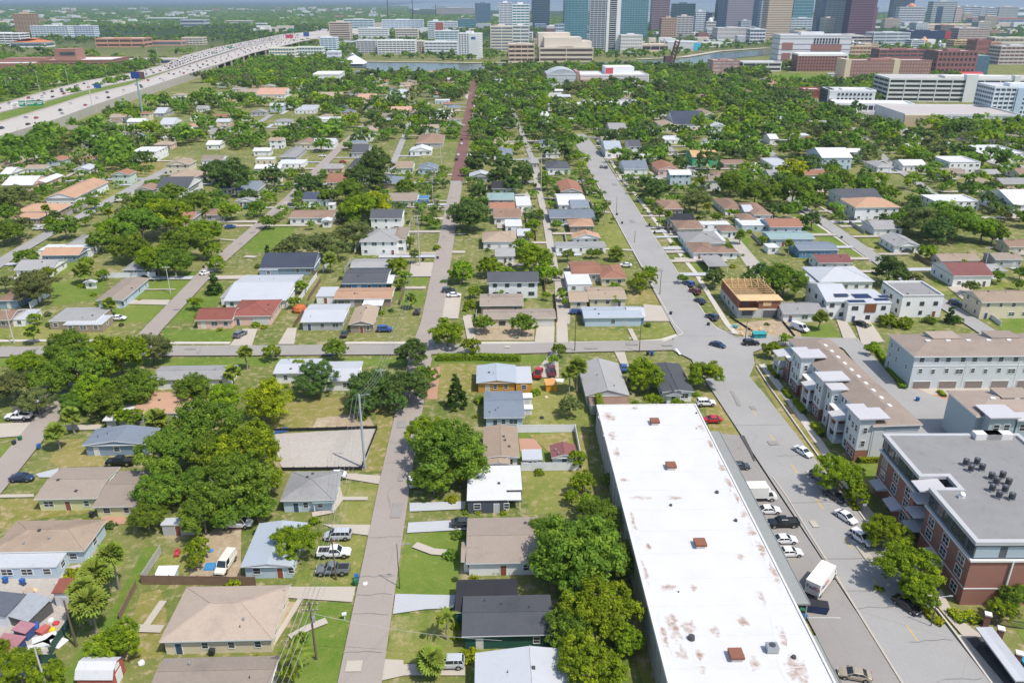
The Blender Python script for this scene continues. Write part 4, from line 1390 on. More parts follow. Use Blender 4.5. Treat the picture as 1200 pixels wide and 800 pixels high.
def brick_bay(y0, w):
 mb = MB(); mb.box(-2.2, .2, y0, y0 + w, 0, 6.1); mb.build('brick_bay', M_BRICK, th)
 mb = MB(); mb.box(-2.35, .2, y0 - .1, y0 + w + .1, 6.1, 6.4); mb.build('bay_cap', M_TRIM, th)
 mb = MB(); mb.box(-2.24, -2.1, y0 + w * .3, y0 + w * .7, .1, 2.5); mb.build('doorway', M_DTRIM, th)
 for f in (.3, .7):
  opening(th, -2.21, y0 + w * f, 4.6, .9, 1.4, L)
 for f in (.25, .75):
  opening(th, .19, y0 + w * f, 7.8, .9, 1.2, L)
for k, (nm, y0, w) in enumerate((('L', .4, 5.2), ('S', 6.2, 3.6), ('p', 10.6, 4.4), ('b', 15.4, 4.2), ('S', 20, 3.6), ('L', 24.4, 5), ('p', 30.2, 4.6), ('b', 35.4, 4.6), ('L', 41, 5.2), ('S', 46.6, 3.6), ('b', 50.6, 4), ('p', 55, 4.4))):
 y0, w = y0 * tlen / 60.5, w * tlen / 60.5
 {'L': lambda: tall_bay(y0, w, 1), 'S': lambda: tall_bay(y0, w, 0), 'p': lambda: porch(y0, w), 'b': lambda: brick_bay(y0, w)}[nm]()
def town_block(label, short, eave, zt, right_px, back_y, front='garage', hip=True):
 (x0, y0) = eave
 A = P(x0, y0, zt); rz = GRID - R(0.6)
 ux = Vector((math.cos(rz), math.sin(rz), 0)); uy = Vector((-ux.y, ux.x, 0))
 w = (P(right_px, y0 - 2, zt) - A).dot(ux)
 lo, hi = 3, 40
 for _ in range(30):
  d = (lo + hi) / 2
  if to_px(A + uy * d)[1] > back_y: lo = d
  else: hi = d
 org = Vector((A.x, A.y, 0))
 t = thing('town_house_row', org, rz, label, 'town houses')
 LAND.append((short, *(org + ux * 18 + uy * d / 2)[:2], 12))
 FOOT.append((*(org + ux * w / 2 + uy * d / 2)[:2], w / 2 + 2, d / 2 + 3, zt))
 mb = MB(); mb.box(.2, w - .2, .2, d - .2, 0, zt - .3, skip='t'); mb.build('wall', M_SIDING if front == 'garage' else M_SIDB, t)
 mb = MB(); mb.box(.12, .2, .3, d - .3, .2, zt - .35); mb.build('end_wall', M_SIDB, t)  # pale row's left end: its shade is put into the blue-grey colour
 mb = MB()
 c = [(-.3, -.3, zt), (w + .3, -.3, zt), (w + .3, d + .3, zt), (-.3, d + .3, zt)]
 hy = d / 2; r0, r1 = (hy * 1.0, d / 2, zt + 1.5), (w, d / 2, zt + 1.5)
 mb.quad(c[0], c[1], r1, r0); mb.quad(c[2], c[3], r0, r1); mb.poly([c[3], c[0], r0])
 mb.quad(*[(p[0], p[1], zt - .3) for p in (c[0], c[3], c[2], c[1])], 1)
 for i in range(4):
  a, b = Vector(c[i]), Vector(c[(i + 1) % 4]); dn = Vector((0, 0, -.3)); mb.quad(a + dn, b + dn, b, a, 1)
 r = mb.build('roof', [M_TOWNROOF, M_TRIM], t)
 for k in range(9):
  put('skylight', SKY_M, r, (6 + k * 5.2, d * .5 - .6, zt + 1.42), math.pi / 2)
 for k in range(3):
  mb = MB(); mb.box(0, 7, 0, 4.5, -1.0, .12); mb.box(-.2, 7.2, -.2, 4.7, .12, .3, 1)
  o = mb.build('dormer', [M_SIDB, M_TOWNROOF], r); o.location = (8 + k * 15, d - 6.5, zt + 1.4)
 return t, w, d
t, w, d = town_block('pale town house row with brown garage doors, behind the brick pavers', 'garage-fronted town house row', (1072, 417), 9.3, 1300, 392)
u = 6.6
for k in range(int(w / u)):
 x = .9 + k * u
 gd = put('garage_door', garage(4.4, M_GDOOR), t, (x + 2.4, .19, .05))
 put('downpipe', MATS.setdefault('dp', (lambda m_: (m_.box(-.05, .05, -.06, .0, 0, 9.0), m_.mesh('downpipe', M_TRIM))[1])(MB())), t, (x + 5.6 + (k % 2) * .4, .19, 0)) if k % 2 else None
 for xx, ww, z in ((1.4, .9, 5.1), (4.6, 1.8 if k % 2 else .9, 4.9), (1.2, 1.2, 8.1), (4.9, 1.2, 8.1)):
  add_window(t, x + xx, .19, z, 0, ww, 1.1)
mb = MB(); mb.box(.25, w, .13, .2, 6.35, 6.5); mb.build('trim_band', M_TRIM, t)
for yy, z in ((3, 5), (d * .6, 7.5), (d * .6, 4.6), (d * .85, 7.2), (d * .85, 4.4), (d * .85, 2)):
 add_window(t, .11, yy, z, L, .9, 1.2)
t, w, d = town_block('blue-grey town house row with a pale metal bay roof, just behind the brick apartment block', 'blue-grey town house row', (1145, 487), 9.3, 1300, 458, 'plain')
for x0, ww, zt in ((1.5, 5.5, 10.3), (7.4, 4.5, 9.6), (16, 5.5, 10.3)):
 mb = MB(); mb.box(x0, x0 + ww, -2.2, .3, 0, zt - .25); mb.build('bay', M_SIDB, t)
 mb = MB(); mb.box(x0 - .5, x0 + ww + .5, -2.8, 3.2, zt - .25, zt); mb.build('bay_roof', M_SEAM, t)
 for z in (1.6, 4.6, 7.6):
  for f in (.3, .7):
   add_window(t, x0 + ww * f, -2.21, z, 0, 1.2, 1.5)
# ================================================================ brick apartment block
BZ = 12.2
sw, nw = P(1144, 636, BZ), P(1036, 510, BZ)
UYb = Vector((nw.x - sw.x, nw.y - sw.y, 0)); blen = UYb.length; UYb.normalize()
rzb = math.atan2(UYb.y, UYb.x) - math.pi / 2
org = Vector((sw.x, sw.y, 0)); UXb = Vector((UYb.y, -UYb.x, 0))
BW = 26.0
bb = thing('apartment_block', org, rzb, 'four-storey brick apartment block with grey top floor and flat roof, at right', 'apartment block')
LAND.append(('brick apartment block', *(org + UYb * blen / 2 + UXb * 8)[:2], 14))
FOOT.append((*(org + UYb * blen / 2 + UXb * BW / 2)[:2], BW / 2 + 2, blen / 2 + 4, 12))
M_TOPF = paint((.085, .10, .115), .6, .1, .5, name='dark_panel')
M_MEMB = None
m, nt, b = new_mat('roof_membrane')
c = mixc(nt, noise(nt, .12, 5, .7), (.18, .175, .17), (.27, .265, .26))
c = mixc(nt, maprange(nt, noise(nt, .5, 4, .8), .55, .7, 0, .5), c, (.13, .125, .13))
nt.links.new(c, b.inputs['Base Color']); b.inputs['Roughness'].default_value = .75
M_MEMB = m
r0, r1, rd = blen * .44, blen * .56, 5.0
mb = MB()
ground_plan = [(0, 0), (BW, 0), (BW, blen), (0, blen), (0, r1), (rd, r1), (rd, r0), (0, r0)]
mb.prism(ground_plan, 0, 8.9)
mb.build('brick_wall', M_BRICK, bb)
def inset(pl, k):
 cx = [(k, k), (BW - k, k), (BW - k, blen - k), (k, blen - k), (k, r1 + k), (rd + k, r1 + k), (rd + k, r0 - k), (k, r0 - k)]
 return cx
mb = MB(); mb.prism(inset(ground_plan, .15), 8.9, BZ - .2); mb.build('top_floor_wall', M_TOPF, bb)
def ring(name, k, z0, z1, mat, inner=.6):
 mb = MB()
 o, i = inset(ground_plan, k), inset(ground_plan, k + inner)
 n = len(o)
 for a in range(n):
  c_ = (a + 1) % n
  O0, O1, I0, I1 = o[a], o[c_], i[a], i[c_]
  mb.quad((*O0, z0), (*O1, z0), (*O1, z1), (*O0, z1))
  mb.quad((*O0, z1), (*O1, z1), (*I1, z1), (*I0, z1))
  mb.quad((*I1, z0), (*I0, z0), (*I0, z1), (*I1, z1))
  mb.quad((*I0, z0), (*I1, z0), (*O1, z0), (*O0, z0))
 return mb.build(name, mat, bb)
M_CORN = paint((.66, .64, .61), .7, .08, .6, name='stone_band')
ring('cornice', -.28, 8.72, 9.05, M_CORN, .9)
ring('string_course', -.08, 3.25, 3.45, M_CORN, .4)
ring('parapet', -.25, BZ - .3, BZ + .35, paint((.42, .42, .42), .7, .1, .4, name='parapet_coping'), .85)
mb = MB(); mb.prism(inset(ground_plan, .5), BZ - .25, BZ - .12)
rf = mb.build('roof', M_MEMB, bb)
for y0, y1 in ((0, r0), (r1, blen)):
 n = max(3, int((y1 - y0) / 5))
 for k in range(n):
  yy = y0 + (y1 - y0) * (k + .5) / n
  for z in (1.75, 4.9, 7.3):
   if z < 2 and (k == n - 1):
    continue
   add_window(bb, -.02, yy, z, L, 1.8, 1.6)
  for j in (-.27, .27):
   add_window(bb, .13, yy + (y1 - y0) / n * j, 10.6, L, 1.9, 1.9, True)
for k in range(5):
 x = 2.2 + k * 5
 mb = MB(); mb.box(x - 1.9, x + 1.9, .10, .16, 9.35, 11.4); mb.build('spandrel', M_SIDB, bb)
def awning(x0, x1, y0, y1, z, dz=.5):
 mb = MB()
 mb.quad((x0, y0, z), (x1, y0, z + dz), (x1, y1, z + dz), (x0, y1, z))
 mb.quad((x0, y0, z - .18), (x0, y0, z), (x0, y1, z), (x0, y1, z - .18))
 mb.quad((x0, y0, z - .18), (x1, y0, z - .18), (x1, y0, z + dz), (x0, y0, z))
 mb.quad((x0, y1, z), (x1, y1, z + dz), (x1, y1, z - .18), (x0, y1, z - .18))
 mb.quad((x0, y1, z - .18), (x1, y1, z - .18), (x1, y0, z - .18), (x0, y0, z - .18))
 mb.build('awning', M_SEAM, bb)
for z in (3.2, 6.2, 9.2, 11.7):
 awning(-1.6, 3.0, r0 + .3, r1 - .3, z, .4)
 if z < 11:
  mb = MB(); mb.box(1.2, rd, r0 + .1, r1 - .1, z - .9, z - .7); mb.build('landing', M_CORN, bb)
  mb = MB(); mb.box(1.15, 1.25, r0 + .1, r1 - .1, z - .7, z + .2); mb.build('railing', M_DTRIM, bb)
awning(-2.0, -.02, r0 * .42, r0 * .42 + 4.5, 2.9)
awning(-2.0, -.02, r1 + 3, r1 + 7, 2.9)
awning(-2.0, -.02, blen - 5, blen - 1.5, 2.9)
for x in (6.5, 19.5):
 mb = MB(); mb.box(x - .12, x + .12, -.35, -.1, 0, 8.9); mb.build('downpipe', M_CORN, bb)
for px, py in ((1155, 512), (1170, 514)):
 q = local(org, rzb, P(px, py, BZ))
 mb = MB(); mb.box(q.x - 2.5, q.x + 2.5, blen - 1.6, blen + .1, BZ - .3, BZ + 1.1); mb.build('parapet_bay', M_CORN, bb)
wm_ = MB(); wm_.box(-.5, .5, -.35, .35, .0, .5); wm_.tube((0, 0, .5), (.1, -.2, .9), .35, .45, 10); wm_ = wm_.mesh('satellite_dish', M_TRIM)
q = local(org, rzb, P(1126, 582, BZ)); put('satellite_dish', wm_, rf, (q.x, q.y, BZ - .1))
def condenser_thing():
 t = thing('air_conditioner', (0, 0, 0), 0, None, 'air conditioner', 'condensers on the flat roof of the brick apartment block')
 mb = MB()
 mb.box(-.45, .45, -.5, .5, 0, .3)
 mb.build('stand', M_METAL, t)
 mb = MB(); mb.tube((0, 0, .35), (0, 0, 1.25), .52, .52, 12); mb.build('casing', M_DKMETAL, t)
 mb = MB(); mb.tube((0, 0, 1.25), (0, 0, 1.33), .56, .5, 12, 0); mb.tube((0, 0, 1.33), (0, 0, 1.4), .16, .16, 8, 1)
 mb.build('fan_grille', [M_DKMETAL, M_METAL], t)
 return t
proto = None
for i, (px, py) in enumerate(((1132, 541), (1145, 540), (1138, 548), (1151, 547), (1162, 557), (1175, 556), (1168, 563), (1182, 564), (1163, 571), (1178, 572), (1171, 579), (1186, 581))):
 p = P(px, py, BZ + .6); p.z = BZ - .12
 if proto is None:
  proto = o = condenser_thing()
 else:
  o = copy_tree(proto)
 o.location = p
 o.rotation_euler = (0, 0, rzb + i)
 o['label'] = 'black round condenser in the clusters on the grey flat roof of the brick apartments'
# ================================================================ the timber-framed house under construction
M_PLY = paint((.60, .42, .22), .8, .18, .8, name='plywood')
M_STUD = paint((.56, .38, .18), .8, .15, 2.0, name='timber')
M_SHEATH = paint((.25, .095, .055), .8, .15, 1.0, name='red_sheathing')
M_BLOCK = paint((.48, .47, .45), .9, .1, 1.2, name='block_work')
cen, w, d = fit(866, 916, 351, 327, 6.0, 'f', 0, 0)
cen.z = 0
M_DIMF = paint((.30, .20, .11), .85, .25, .8, name='darkened_floor')  # floor colour darkened to make the open interior look dimmer
h = thing('unfinished_house', cen, GRID, 'unfinished house of block walls and bare orange timber, at the wide junction', 'house')
LAND.append(('unfinished timber house', cen.x, cen.y, max(w, d) / 2))
FOOT.append((cen.x, cen.y, w / 2 + 1, d / 2 + 4, 6))
X, Y = w / 2, d / 2
mb = MB(); mb.box(-X, X, -Y, Y, 0, 3.0, skip='t'); mb.build('block_wall', M_BLOCK, h)
for x, ww in ((-X * .55, 3.4), (X * .55, 4.4)):
 mb = MB(); mb.box(x - ww / 2 - .25, x + ww / 2 + .25, -Y - .1, -Y + .05, .0, 2.75, 1); mb.box(x - ww / 2, x + ww / 2, -Y - .16, -Y - .02, .9 if ww < 4 else .1, 2.5, 0); mb.build('opening', [M_DTRIM, M_BLOCK], h)
for y in (-Y * .5, 0, Y * .5):
 mb = MB(); mb.box(-X - .06, -X + .1, y - .6, y + .6, .9, 2.2); mb.build('opening', M_DTRIM, h)
mb = MB(); mb.box(-X, X, -Y, Y, 3.0, 3.15); mb.build('floor_deck', M_DIMF, h)
mb = MB(); mb.box(-X - .1, -X * .1, -Y - 1.2, -Y, 3.0, 3.25); mb.build('porch_deck', M_PLY, h)
for nm, (x0, x1, y0, y1) in (('l', (-X, -X + .16, -Y, Y)), ('r', (X - .16, X, -Y, Y)), ('b', (-X + .17, X - .17, Y - .16, Y)), ('f', (-X * .05, X - .17, -Y, -Y + .16)), ('m', (-X + .17, -X * .05, -Y + 2, -Y + 2.16))):
 mb = MB(); mb.box(x0, x1, y0, y1, 3.15, 5.7)
 mb.build('sheathed_wall', M_SHEATH if nm in 'lfm' else M_PLY, h)
mb = MB(); mb.box(X * .15, X * .55, -Y - .06, -Y + .0, 3.9, 5.2); mb.build('window_board', M_PLY, h)
mb = MB(); mb.box(-X * .75, -X * .4, -Y + 1.94, -Y + 2.0, 3.8, 5.1); mb.build('opening', M_DTRIM, h)
mb = MB(); mb.box(-X + .3, X + .5, -Y - .4, -Y * .5, 5.72, 5.86); mb.build('roof_deck', M_PLY, h)
for k in range(8):
 y = -Y * .45 + (Y * 1.4) * k / 7
 mb = MB(); mb.box(-X, X, y - .06, y + .06, 5.72, 5.97); mb.build('roof_joist', M_STUD, h)
for k in range(6):
 x = -X * .8 + w * .16 * k
 mb = MB(); mb.tube((x, Y * .2, 5.95), (x + 1.6, Y * .95, 6.9), .09, n=4); mb.tube((x + 1.6, Y * .95, 6.9), (x + 2.2, Y * .3, 5.95), .07, n=4); mb.build('roof_truss', M_STUD, h)
for k in range(9):
 x = -X + .2 + (w - .4) * k / 8
 mb = MB(); mb.box(x - .05, x + .05, Y * .3, Y * .3 + .1, 3.15, 5.7); mb.build('stud', M_STUD, h)
for x0, x1, y0, y1 in ((-X - .05, -X + .2, -Y, Y), (X - .2, X + .05, -Y * .45, Y), (-X + .2, X - .2, Y - .2, Y + .05)):
 mb = MB(); mb.box(x0, x1, y0, y1, 5.95, 6.1); mb.build('top_plate', M_STUD, h)
for i in range(9):
 o = tag(put('lumber_stack', (lambda m_: (m_.box(-1.2, 1.2, -.3, .3, 0, .12), m_.box(-1.1, 1.2, -.25, .28, .13, .24), m_.box(-1.2, 1.0, -.28, .2, .25, .33), m_.mesh('lumber_stack', M_STUD))[3])(MB()), None, P(random.uniform(866, 916), random.uniform(384, 393)) + Vector((0, 0, .07)), random.uniform(0, 3)), 'loose pale boards lying on the bare soil before the unfinished timber house', 'lumber', 'loose boards at the building site')
# ================================================================ two modern white houses
houses('''
994 1046 355 339 6.2 f lg W kn | modern white house with dark blue solar panels, above the town house row
+ 968 999 353 331 6.0 gx lg W kn
1058 1107 346 329 7.2 p gr W k | modern white cube house with parapet, right of the solar house
''')
sol = [o for o in COL.objects if o.get('label', '').startswith('modern white house with dark blue')][0]
pm_ = MB(); pm_.box(-.5, .5, -.85, .85, .04, .1, 0); pm_.box(-.52, .52, -.87, .87, 0, .04, 1)
pm_ = pm_.mesh('solar_panel', [glassy((.012, .016, .06), .2, 'solar_cells'), M_METAL])
for (px, py, nx, ny, z) in ((1004, 352, 5, 1, 6.22), (1010, 346, 5, 2, 6.22), (1033, 350, 4, 1, 6.22), (1036, 346.5, 3, 1, 6.22), (985, 343.5, 4, 2, 7.0)):
 ar = thing('solar_array', (0, 0, 0), 0)
 ar.parent = sol
 ar.location = Matrix.Rotation(-sol.rotation_euler.z, 3, 'Z') @ (P(px, py, z) - sol.location)
 for i in range(nx):
  for j in range(ny):
   put('solar_panel', pm_, ar, (i * 1.06 - nx * .53, j * 1.8 - ny * .9, .05), (.08, 0, 0))
mb = MB(); mb.box(-1.7, 1.7, -.14, 0, 3.2, 5.9)
o = mb.build('wood_panel', paint((.20, .075, .03), .6, .15, 1, name='stained_wood'), sol)
q = Matrix.Rotation(-sol.rotation_euler.z, 3, 'Z') @ (P(1021, 364, 4) - sol.location)
ys = min(c.location.y for c in sol.children if c.name.startswith('window'))
o.location = (q.x, ys - .02, 0)
# ================================================================ downtown, campus and other large buildings further off
FARM = {}
def height_for(x, ybase, ytop):
 p = P(x, ybase)
 lo, hi = 0, 500
 for _ in range(40):
  h = (lo + hi) / 2
  if to_px(p + Vector((0, 0, h)))[1] > ytop: lo = h
  else: hi = h
 return h
def facade(col, rough=.6):
 return paint(scale3(col, 1.12), rough, .08, .05, name='facade')
def bld(label, x0, x1, ytop, ybase, depth, style, wall, glass=(.10, .14, .18), floors=None, piers=None, rot=0.0, name='tower', cat=None, roofcol=(.45, .44, .43), band=None):
 A, B = P(x0, ybase), P(x1, ybase)
 ux, uy = gdir(rot), gdir(rot + 90)
 w = (B - A).dot(ux) / 1.0
 org = A + ux * (w / 2) + uy * (depth / 2)
 org.z = 0
 H = height_for((x0 + x1) / 2, ybase, ytop)
 rz = GRID + R(rot)
 t = thing(name, org, rz, label, cat or name.replace('_', ' '))
 LAND.append((label.split(',')[0], org.x, org.y, max(w, depth) / 2))
 FOOT.append((org.x, org.y, w / 2 + 4, depth / 2 + 4, H))
 X, Y = w / 2, depth / 2
 mw, mg = facade(wall), glassy(glass, .15, 'facade_glass')
 fl = floors or max(2, int(round(H / 3.7)))
 fh = H / fl
 mb = MB(); mb.box(-X, X, -Y, Y, 0, H, 0, top=1, skip='b')
 mb.build('wall', [mg if style == 'glass' else mw, facade(roofcol)], t)
 mb = MB()
 e = .35 if style == 'glass' else .3
 mb.box(-X - e, X + e, -Y - e, -Y + .4, H - .6, H + 1.1); mb.box(-X - e, X + e, Y - .4, Y + e, H - .6, H + 1.1)
 mb.box(-X - e, -X + .4, -Y + .4, Y - .4, H - .6, H + 1.1); mb.box(X - .4, X + e, -Y + .4, Y - .4, H - .6, H + 1.1)
 mb.build('parapet', mw, t)
 bh = (band or (.5 if style != 'glass' else .22)) * fh
 if style in ('grid', 'stripe', 'garage', 'punch'):
  mb = MB(); p = .12; mb.box(-X - p, X + p, -Y - p, Y + p, 0, bh, skip='')
  me = mb.mesh('window_band', glassy((.02, .02, .022), .6, 'dark_opening') if style == 'garage' else mg)
  for k in range(fl):
   put('window_band', me, t, (0, 0, k * fh + fh * .3))
 if style == 'glass':
  mb = MB(); p = .16; mb.box(-X - p, X + p, -Y - p, Y + p, 0, bh)
  me = mb.mesh('floor_band', mw)
  for k in range(1, fl):
   put('floor_band', me, t, (0, 0, k * fh))
 n = piers if piers is not None else {'grid': max(3, int(w / 7)), 'punch': max(4, int(w / 3.6)), 'glass': max(2, int(w / 9)), 'stripe': 1, 'garage': max(3, int(w / 16))}[style]
 pw = {'grid': .8, 'punch': 1.7, 'glass': .5, 'stripe': 1.2, 'garage': .9}[style]
 if n:
  mb = MB(); mb.box(-pw / 2, pw / 2, -.28, .1, 0, H); me = mb.mesh('pier', mw)
  for k in range(n + 1):
   x = -X + pw / 2 + (w - pw) * k / n
   put('pier', me, t, (x, -Y, 0))
  m = max(1, int(n * depth / w))
  for sgn in (-1, 1):
   for k in range(m + 1):
    y = -Y + pw / 2 + (depth - pw) * k / m
    put('pier', me, t, (sgn * X, y, 0), sgn * math.pi / 2)
 if H > 12:
  mb = MB(); mb.box(-X * .35, X * .3, -Y * .3, Y * .4, H, H + min(5, H * .1)); mb.build('plant_room', mw, t)
 return t, X, Y, H
def extra(t, name, mat, *boxes):
 for b_ in boxes:
  mb = MB(); mb.box(*b_); o = mb.build(name, mat, t)
 return o
BLUEG, TEALG, NAVYG, GREYG = (.08, .15, .22), (.06, .19, .23), (.035, .07, .13), (.15, .19, .23)
WHT, TAN, BEI, GRY = (.70, .70, .69), (.50, .40, .29), (.58, .52, .43), (.45, .46, .47)
bld('tan ribbed apartment tower, standing alone at the far left', 20, 44, 17, 41, 30, 'grid', (.42, .30, .20), (.10, .06, .05), 16, 7, 10)
bld('long white and blue apartment slab, right of the tan tower at far left', 38, 84, 31, 44.5, 22, 'grid', WHT, (.12, .2, .3), 6, 12, -6, 'apartment_block')
bld('second white and blue apartment slab, end of the far left pair', 85, 113, 31, 44, 24, 'grid', (.6, .62, .65), (.12, .2, .3), 6, 8, -6, 'apartment_block')
bld('striped pale car park building, at the left edge in the distance', -20, 25, 40, 54, 40, 'garage', WHT, floors=5, name='parking_garage')
t, X, Y, H = bld('white hall with an orange roof, at far left below the tan tower', 13, 53, 50.5, 56, 40, 'stripe', WHT, floors=1, name='hall')
mb = MB(); low_roof(mb, -X - 1, X + 1, -Y - 1, Y + 1, 0, H * .8); o = mb.build('roof', [shingle((.5, .19, .09)), M_TRIM], t); o.location.z = H + 1
M_FARBRICK = (.27, .14, .105)
t, X, Y, H = bld('brick school with white flat roofs and a square tower block, beyond the motorway', 0, 128, 72, 84, 70, 'stripe', M_FARBRICK, (.06, .05, .05), 2, 0, 4, 'school', roofcol=(.6, .58, .56), band=.15)
extra(t, 'tower_block', facade(M_FARBRICK), (-X * .02, X * .36, -Y * .8, Y * .1, H, H * 2.1), (-X * .9, -X * .2, -Y * .9, -Y * .2, H, H * 1.25))
extra(t, 'front_wing', facade(M_FARBRICK), (-X * 1.3, -X * .25, -Y * 1.45, -Y - .4, 0, H * .85))
extra(t, 'wing_roof', facade((.62, .6, .58)), (-X * 1.25, -X * .3, -Y * 1.4, -Y * 1.02, H * .85 + .05, H * .9))
extra(t, 'window_strip', glassy(), (X * .08, X * .34, -Y * .8 - .3, -Y * .8, H * 1.5, H * 1.8))
t, X, Y, H = bld('terracotta school building with pale roof, beyond the school lawn', 113, 168, 46, 56, 50, 'stripe', (.48, .27, .18), (.1, .06, .05), 2, 4, 2, 'school_hall', 'school', roofcol=(.55, .5, .46))
bld('grey box building, far beyond the motorway', 212, 240, 24, 32, 60, 'stripe', (.42, .43, .46), floors=2, name='warehouse_building', cat='building')
bld('cream two-storey building with red wing, just above the motorway bend', 214, 238, 45, 53, 30, 'grid', (.6, .5, .4), floors=3, name='office_building')
bld('low terracotta roofed row, above the motorway bend', 178, 213, 49, 54, 30, 'stripe', (.5, .3, .22), floors=1, name='office_building', roofcol=(.5, .25, .17))
bld('long low white shed, in the distance over the motorway', 172, 215, 21.5, 25, 60, 'stripe', WHT, floors=1, name='shed')
bld('pale flat hall, left of the motorway bend', 128, 160, 46, 50, 40, 'stripe', WHT, floors=1, name='hall')
bld('cream two-storey office row, over the motorway in the distance', 264, 294, 25, 30, 40, 'grid', BEI, floors=2, name='office_building')
bld('white low depot, right of the cream office row', 300, 312, 28, 31, 40, 'stripe', WHT, floors=1, name='depot')
bld('low grey building in the trees, left of the motorway viaduct', 150, 213, 70.5, 76, 30, 'stripe', (.5, .45, .42), (.06, .08, .14), 1, 5, 2, 'office_building')
bld('beige office block with dark floor stripes, over the river left of centre', 387, 411, 27, 50, 34, 'stripe', (.55, .46, .38), (.12, .09, .08), 9, 1, 0, 'office_tower')
bld('pale blue seven-storey tower, on the river bank', 376, 395, 45, 62, 26, 'grid', (.62, .67, .72), BLUEG, 7, 4, 0, 'apartment_tower')
bld('white billboard-clad block, at the water front', 384, 398, 61.5, 74.5, 24, 'grid', (.66, .67, .70), (.4, .42, .46), 3, 2, 0, 'building')
t, X, Y, H = bld('white peaked pavilion, on the near river bank', 398, 426, 75, 79, 26, 'stripe', WHT, floors=1, name='pavilion')
mb = MB(); low_roof(mb, -X - 2, X + 2, -Y - 2, Y + 2, 0, 14); o = mb.build('roof', [metal_roof((.72, .72, .72)), M_TRIM], t); o.location.z = H
bld('cream row of town apartments, along the far river bank', 316, 346, 57, 68, 22, 'grid', (.66, .64, .50), BLUEG, 3, 9, 0, 'apartment_row', 'apartment block')
bld('second cream row of town apartments, along the far river bank', 348, 378, 56, 67, 22, 'grid', (.62, .64, .56), BLUEG, 3, 9, 0, 'apartment_row', 'apartment block')
bld('grey-white mid-rise with slanted front, right of the pavilion', 418, 441, 48.5, 63, 40, 'grid', (.55, .55, .56), (.08, .08, .10), 6, 5, 0, 'apartment_block')
bld('white mid-rise with dark windows, on the river bank', 443, 487, 48.5, 64, 36, 'grid', WHT, (.08, .08, .1), 6, 10, 0, 'apartment_block')
bld('stacked car park deck, between two white mid-rises', 488, 497, 49, 62, 34, 'garage', BEI, floors=6, name='parking_garage')
bld('long white office with glazed front, left of the white hotel slab', 498, 536, 50, 63.5, 36, 'grid', (.66, .66, .66), GREYG, 4, 8, 0, 'office_block')
t, X, Y, H = bld('white hotel slab with a blue sign, on the river bank', 537, 562, 40, 69, 28, 'punch', WHT, (.14, .16, .19), 14, 7, -14, 'hotel')
extra(t, 'blank_wall', facade(WHT), (X * .05, X + .6, -Y - .7, -Y - .3, 0, H))
extra(t, 'sign', facade((.02, .12, .32)), (X * .35, X * .75, -Y - 1.1, -Y - .71, H * .80, H * .88))
bld('white glass-topped office behind the long white office, over the river', 510, 538, 37, 52, 30, 'grid', (.62, .65, .66), TEALG, 6, 5, 0, 'office_block')
t, X, Y, H = bld('pale tower with a red panel, among the mid-rises', 502, 520, 26, 50, 30, 'grid', (.6, .62, .64), GREYG, 10, 5, 0, 'apartment_tower')
extra(t, 'red_panel', facade((.34, .10, .07)), (X * .05, X + .3, -Y - .8, -Y - .3, H * .55, H * .95))
bld('cream mid-rise, behind the white mid-rise on the bank', 464, 490, 34.5, 48, 30, 'grid', (.62, .55, .44), GREYG, 5, 8, 0, 'apartment_block')
bld('white mid-rise row, right of the beige office block', 420, 455, 34, 46, 30, 'grid', WHT, (.3, .32, .34), 5, 9, 0, 'apartment_block')
bld('white-roofed glazed mid-rise, behind the beige office block', 403, 438, 23.5, 34, 40, 'grid', (.66, .66, .66), TEALG, 4, 6, 0, 'apartment_block')
bld('blue and white mid-rise row, far behind the river bank', 448, 496, 24, 36, 40, 'grid', (.6, .64, .68), BLUEG, 5, 10, 0, 'apartment_block')
bld('white mid-rise right of the red panel tower', 520, 536, 26, 36, 30, 'grid', WHT, GREYG, 5, 4, 0, 'apartment_block')
bld('dark teal glass block, left of the blue glass tower', 536, 558, 23, 34, 40, 'glass', (.2, .26, .28), TEALG, 5, 3, 0, 'office_block')
bld('blue glass tower, standing alone left of downtown', 557, 575, 4.5, 30, 36, 'glass', (.14, .2, .25), BLUEG, 18, 4, 0)
bld('white tower with grey stripes, at the left end of downtown', 585, 600, 4, 40, 36, 'grid', WHT, GREYG, 18, 3, 0)
bld('wide beige office terraces, left of the performing arts hall', 575, 601, 32, 60, 40, 'stripe', BEI, GREYG, 8, 2, 0, 'office_block')
bld('long beige hall far behind, left of downtown', 512, 556, 10, 17, 60, 'stripe', (.5, .42, .36), floors=3, name='hall')
t, X, Y, H = bld('tan museum with square windows, on the far river bank', 596, 626, 53, 73, 40, 'grid', (.52, .42, .32), (.07, .05, .04), 4, 4, 0, 'museum')
t, X, Y, H = bld('tan stepped performing arts hall, on the far river bank', 632, 695, 57, 73, 46, 'stripe', (.55, .47, .38), (.10, .08, .07), 3, 2, 0, 'theatre')
extra(t, 'fly_tower', facade((.56, .49, .40)), (-X * .8, X * .6, -Y * .3, Y * 1.6, 0, H * 1.75), (-X, X * .2, Y * .4, Y * 2.2, 0, H * 2.05), (X * .2, X, 0, Y * 1.4, 0, H * 1.45))
bld('white gridded block, below the dark glass tower', 600, 620, 6, 50, 30, 'grid', WHT, TEALG, 14, 4, 0)
bld('low white podium block, left of the dark glass tower', 600, 620, 31, 55, 24, 'stripe', (.64, .62, .58), GREYG, 6, 2, 0, 'podium_block', 'office block')
bld('dark blue glass tower with bands, left of the teal glass tower', 623, 644, -14, 32, 40, 'glass', (.10, .15, .19), (.03, .07, .10), 22, 0, 0)
bld('grey and white low office, between the glass towers', 651, 673, 29, 48, 30, 'grid', (.5, .53, .58), BLUEG, 5, 7, 0, 'office_block')
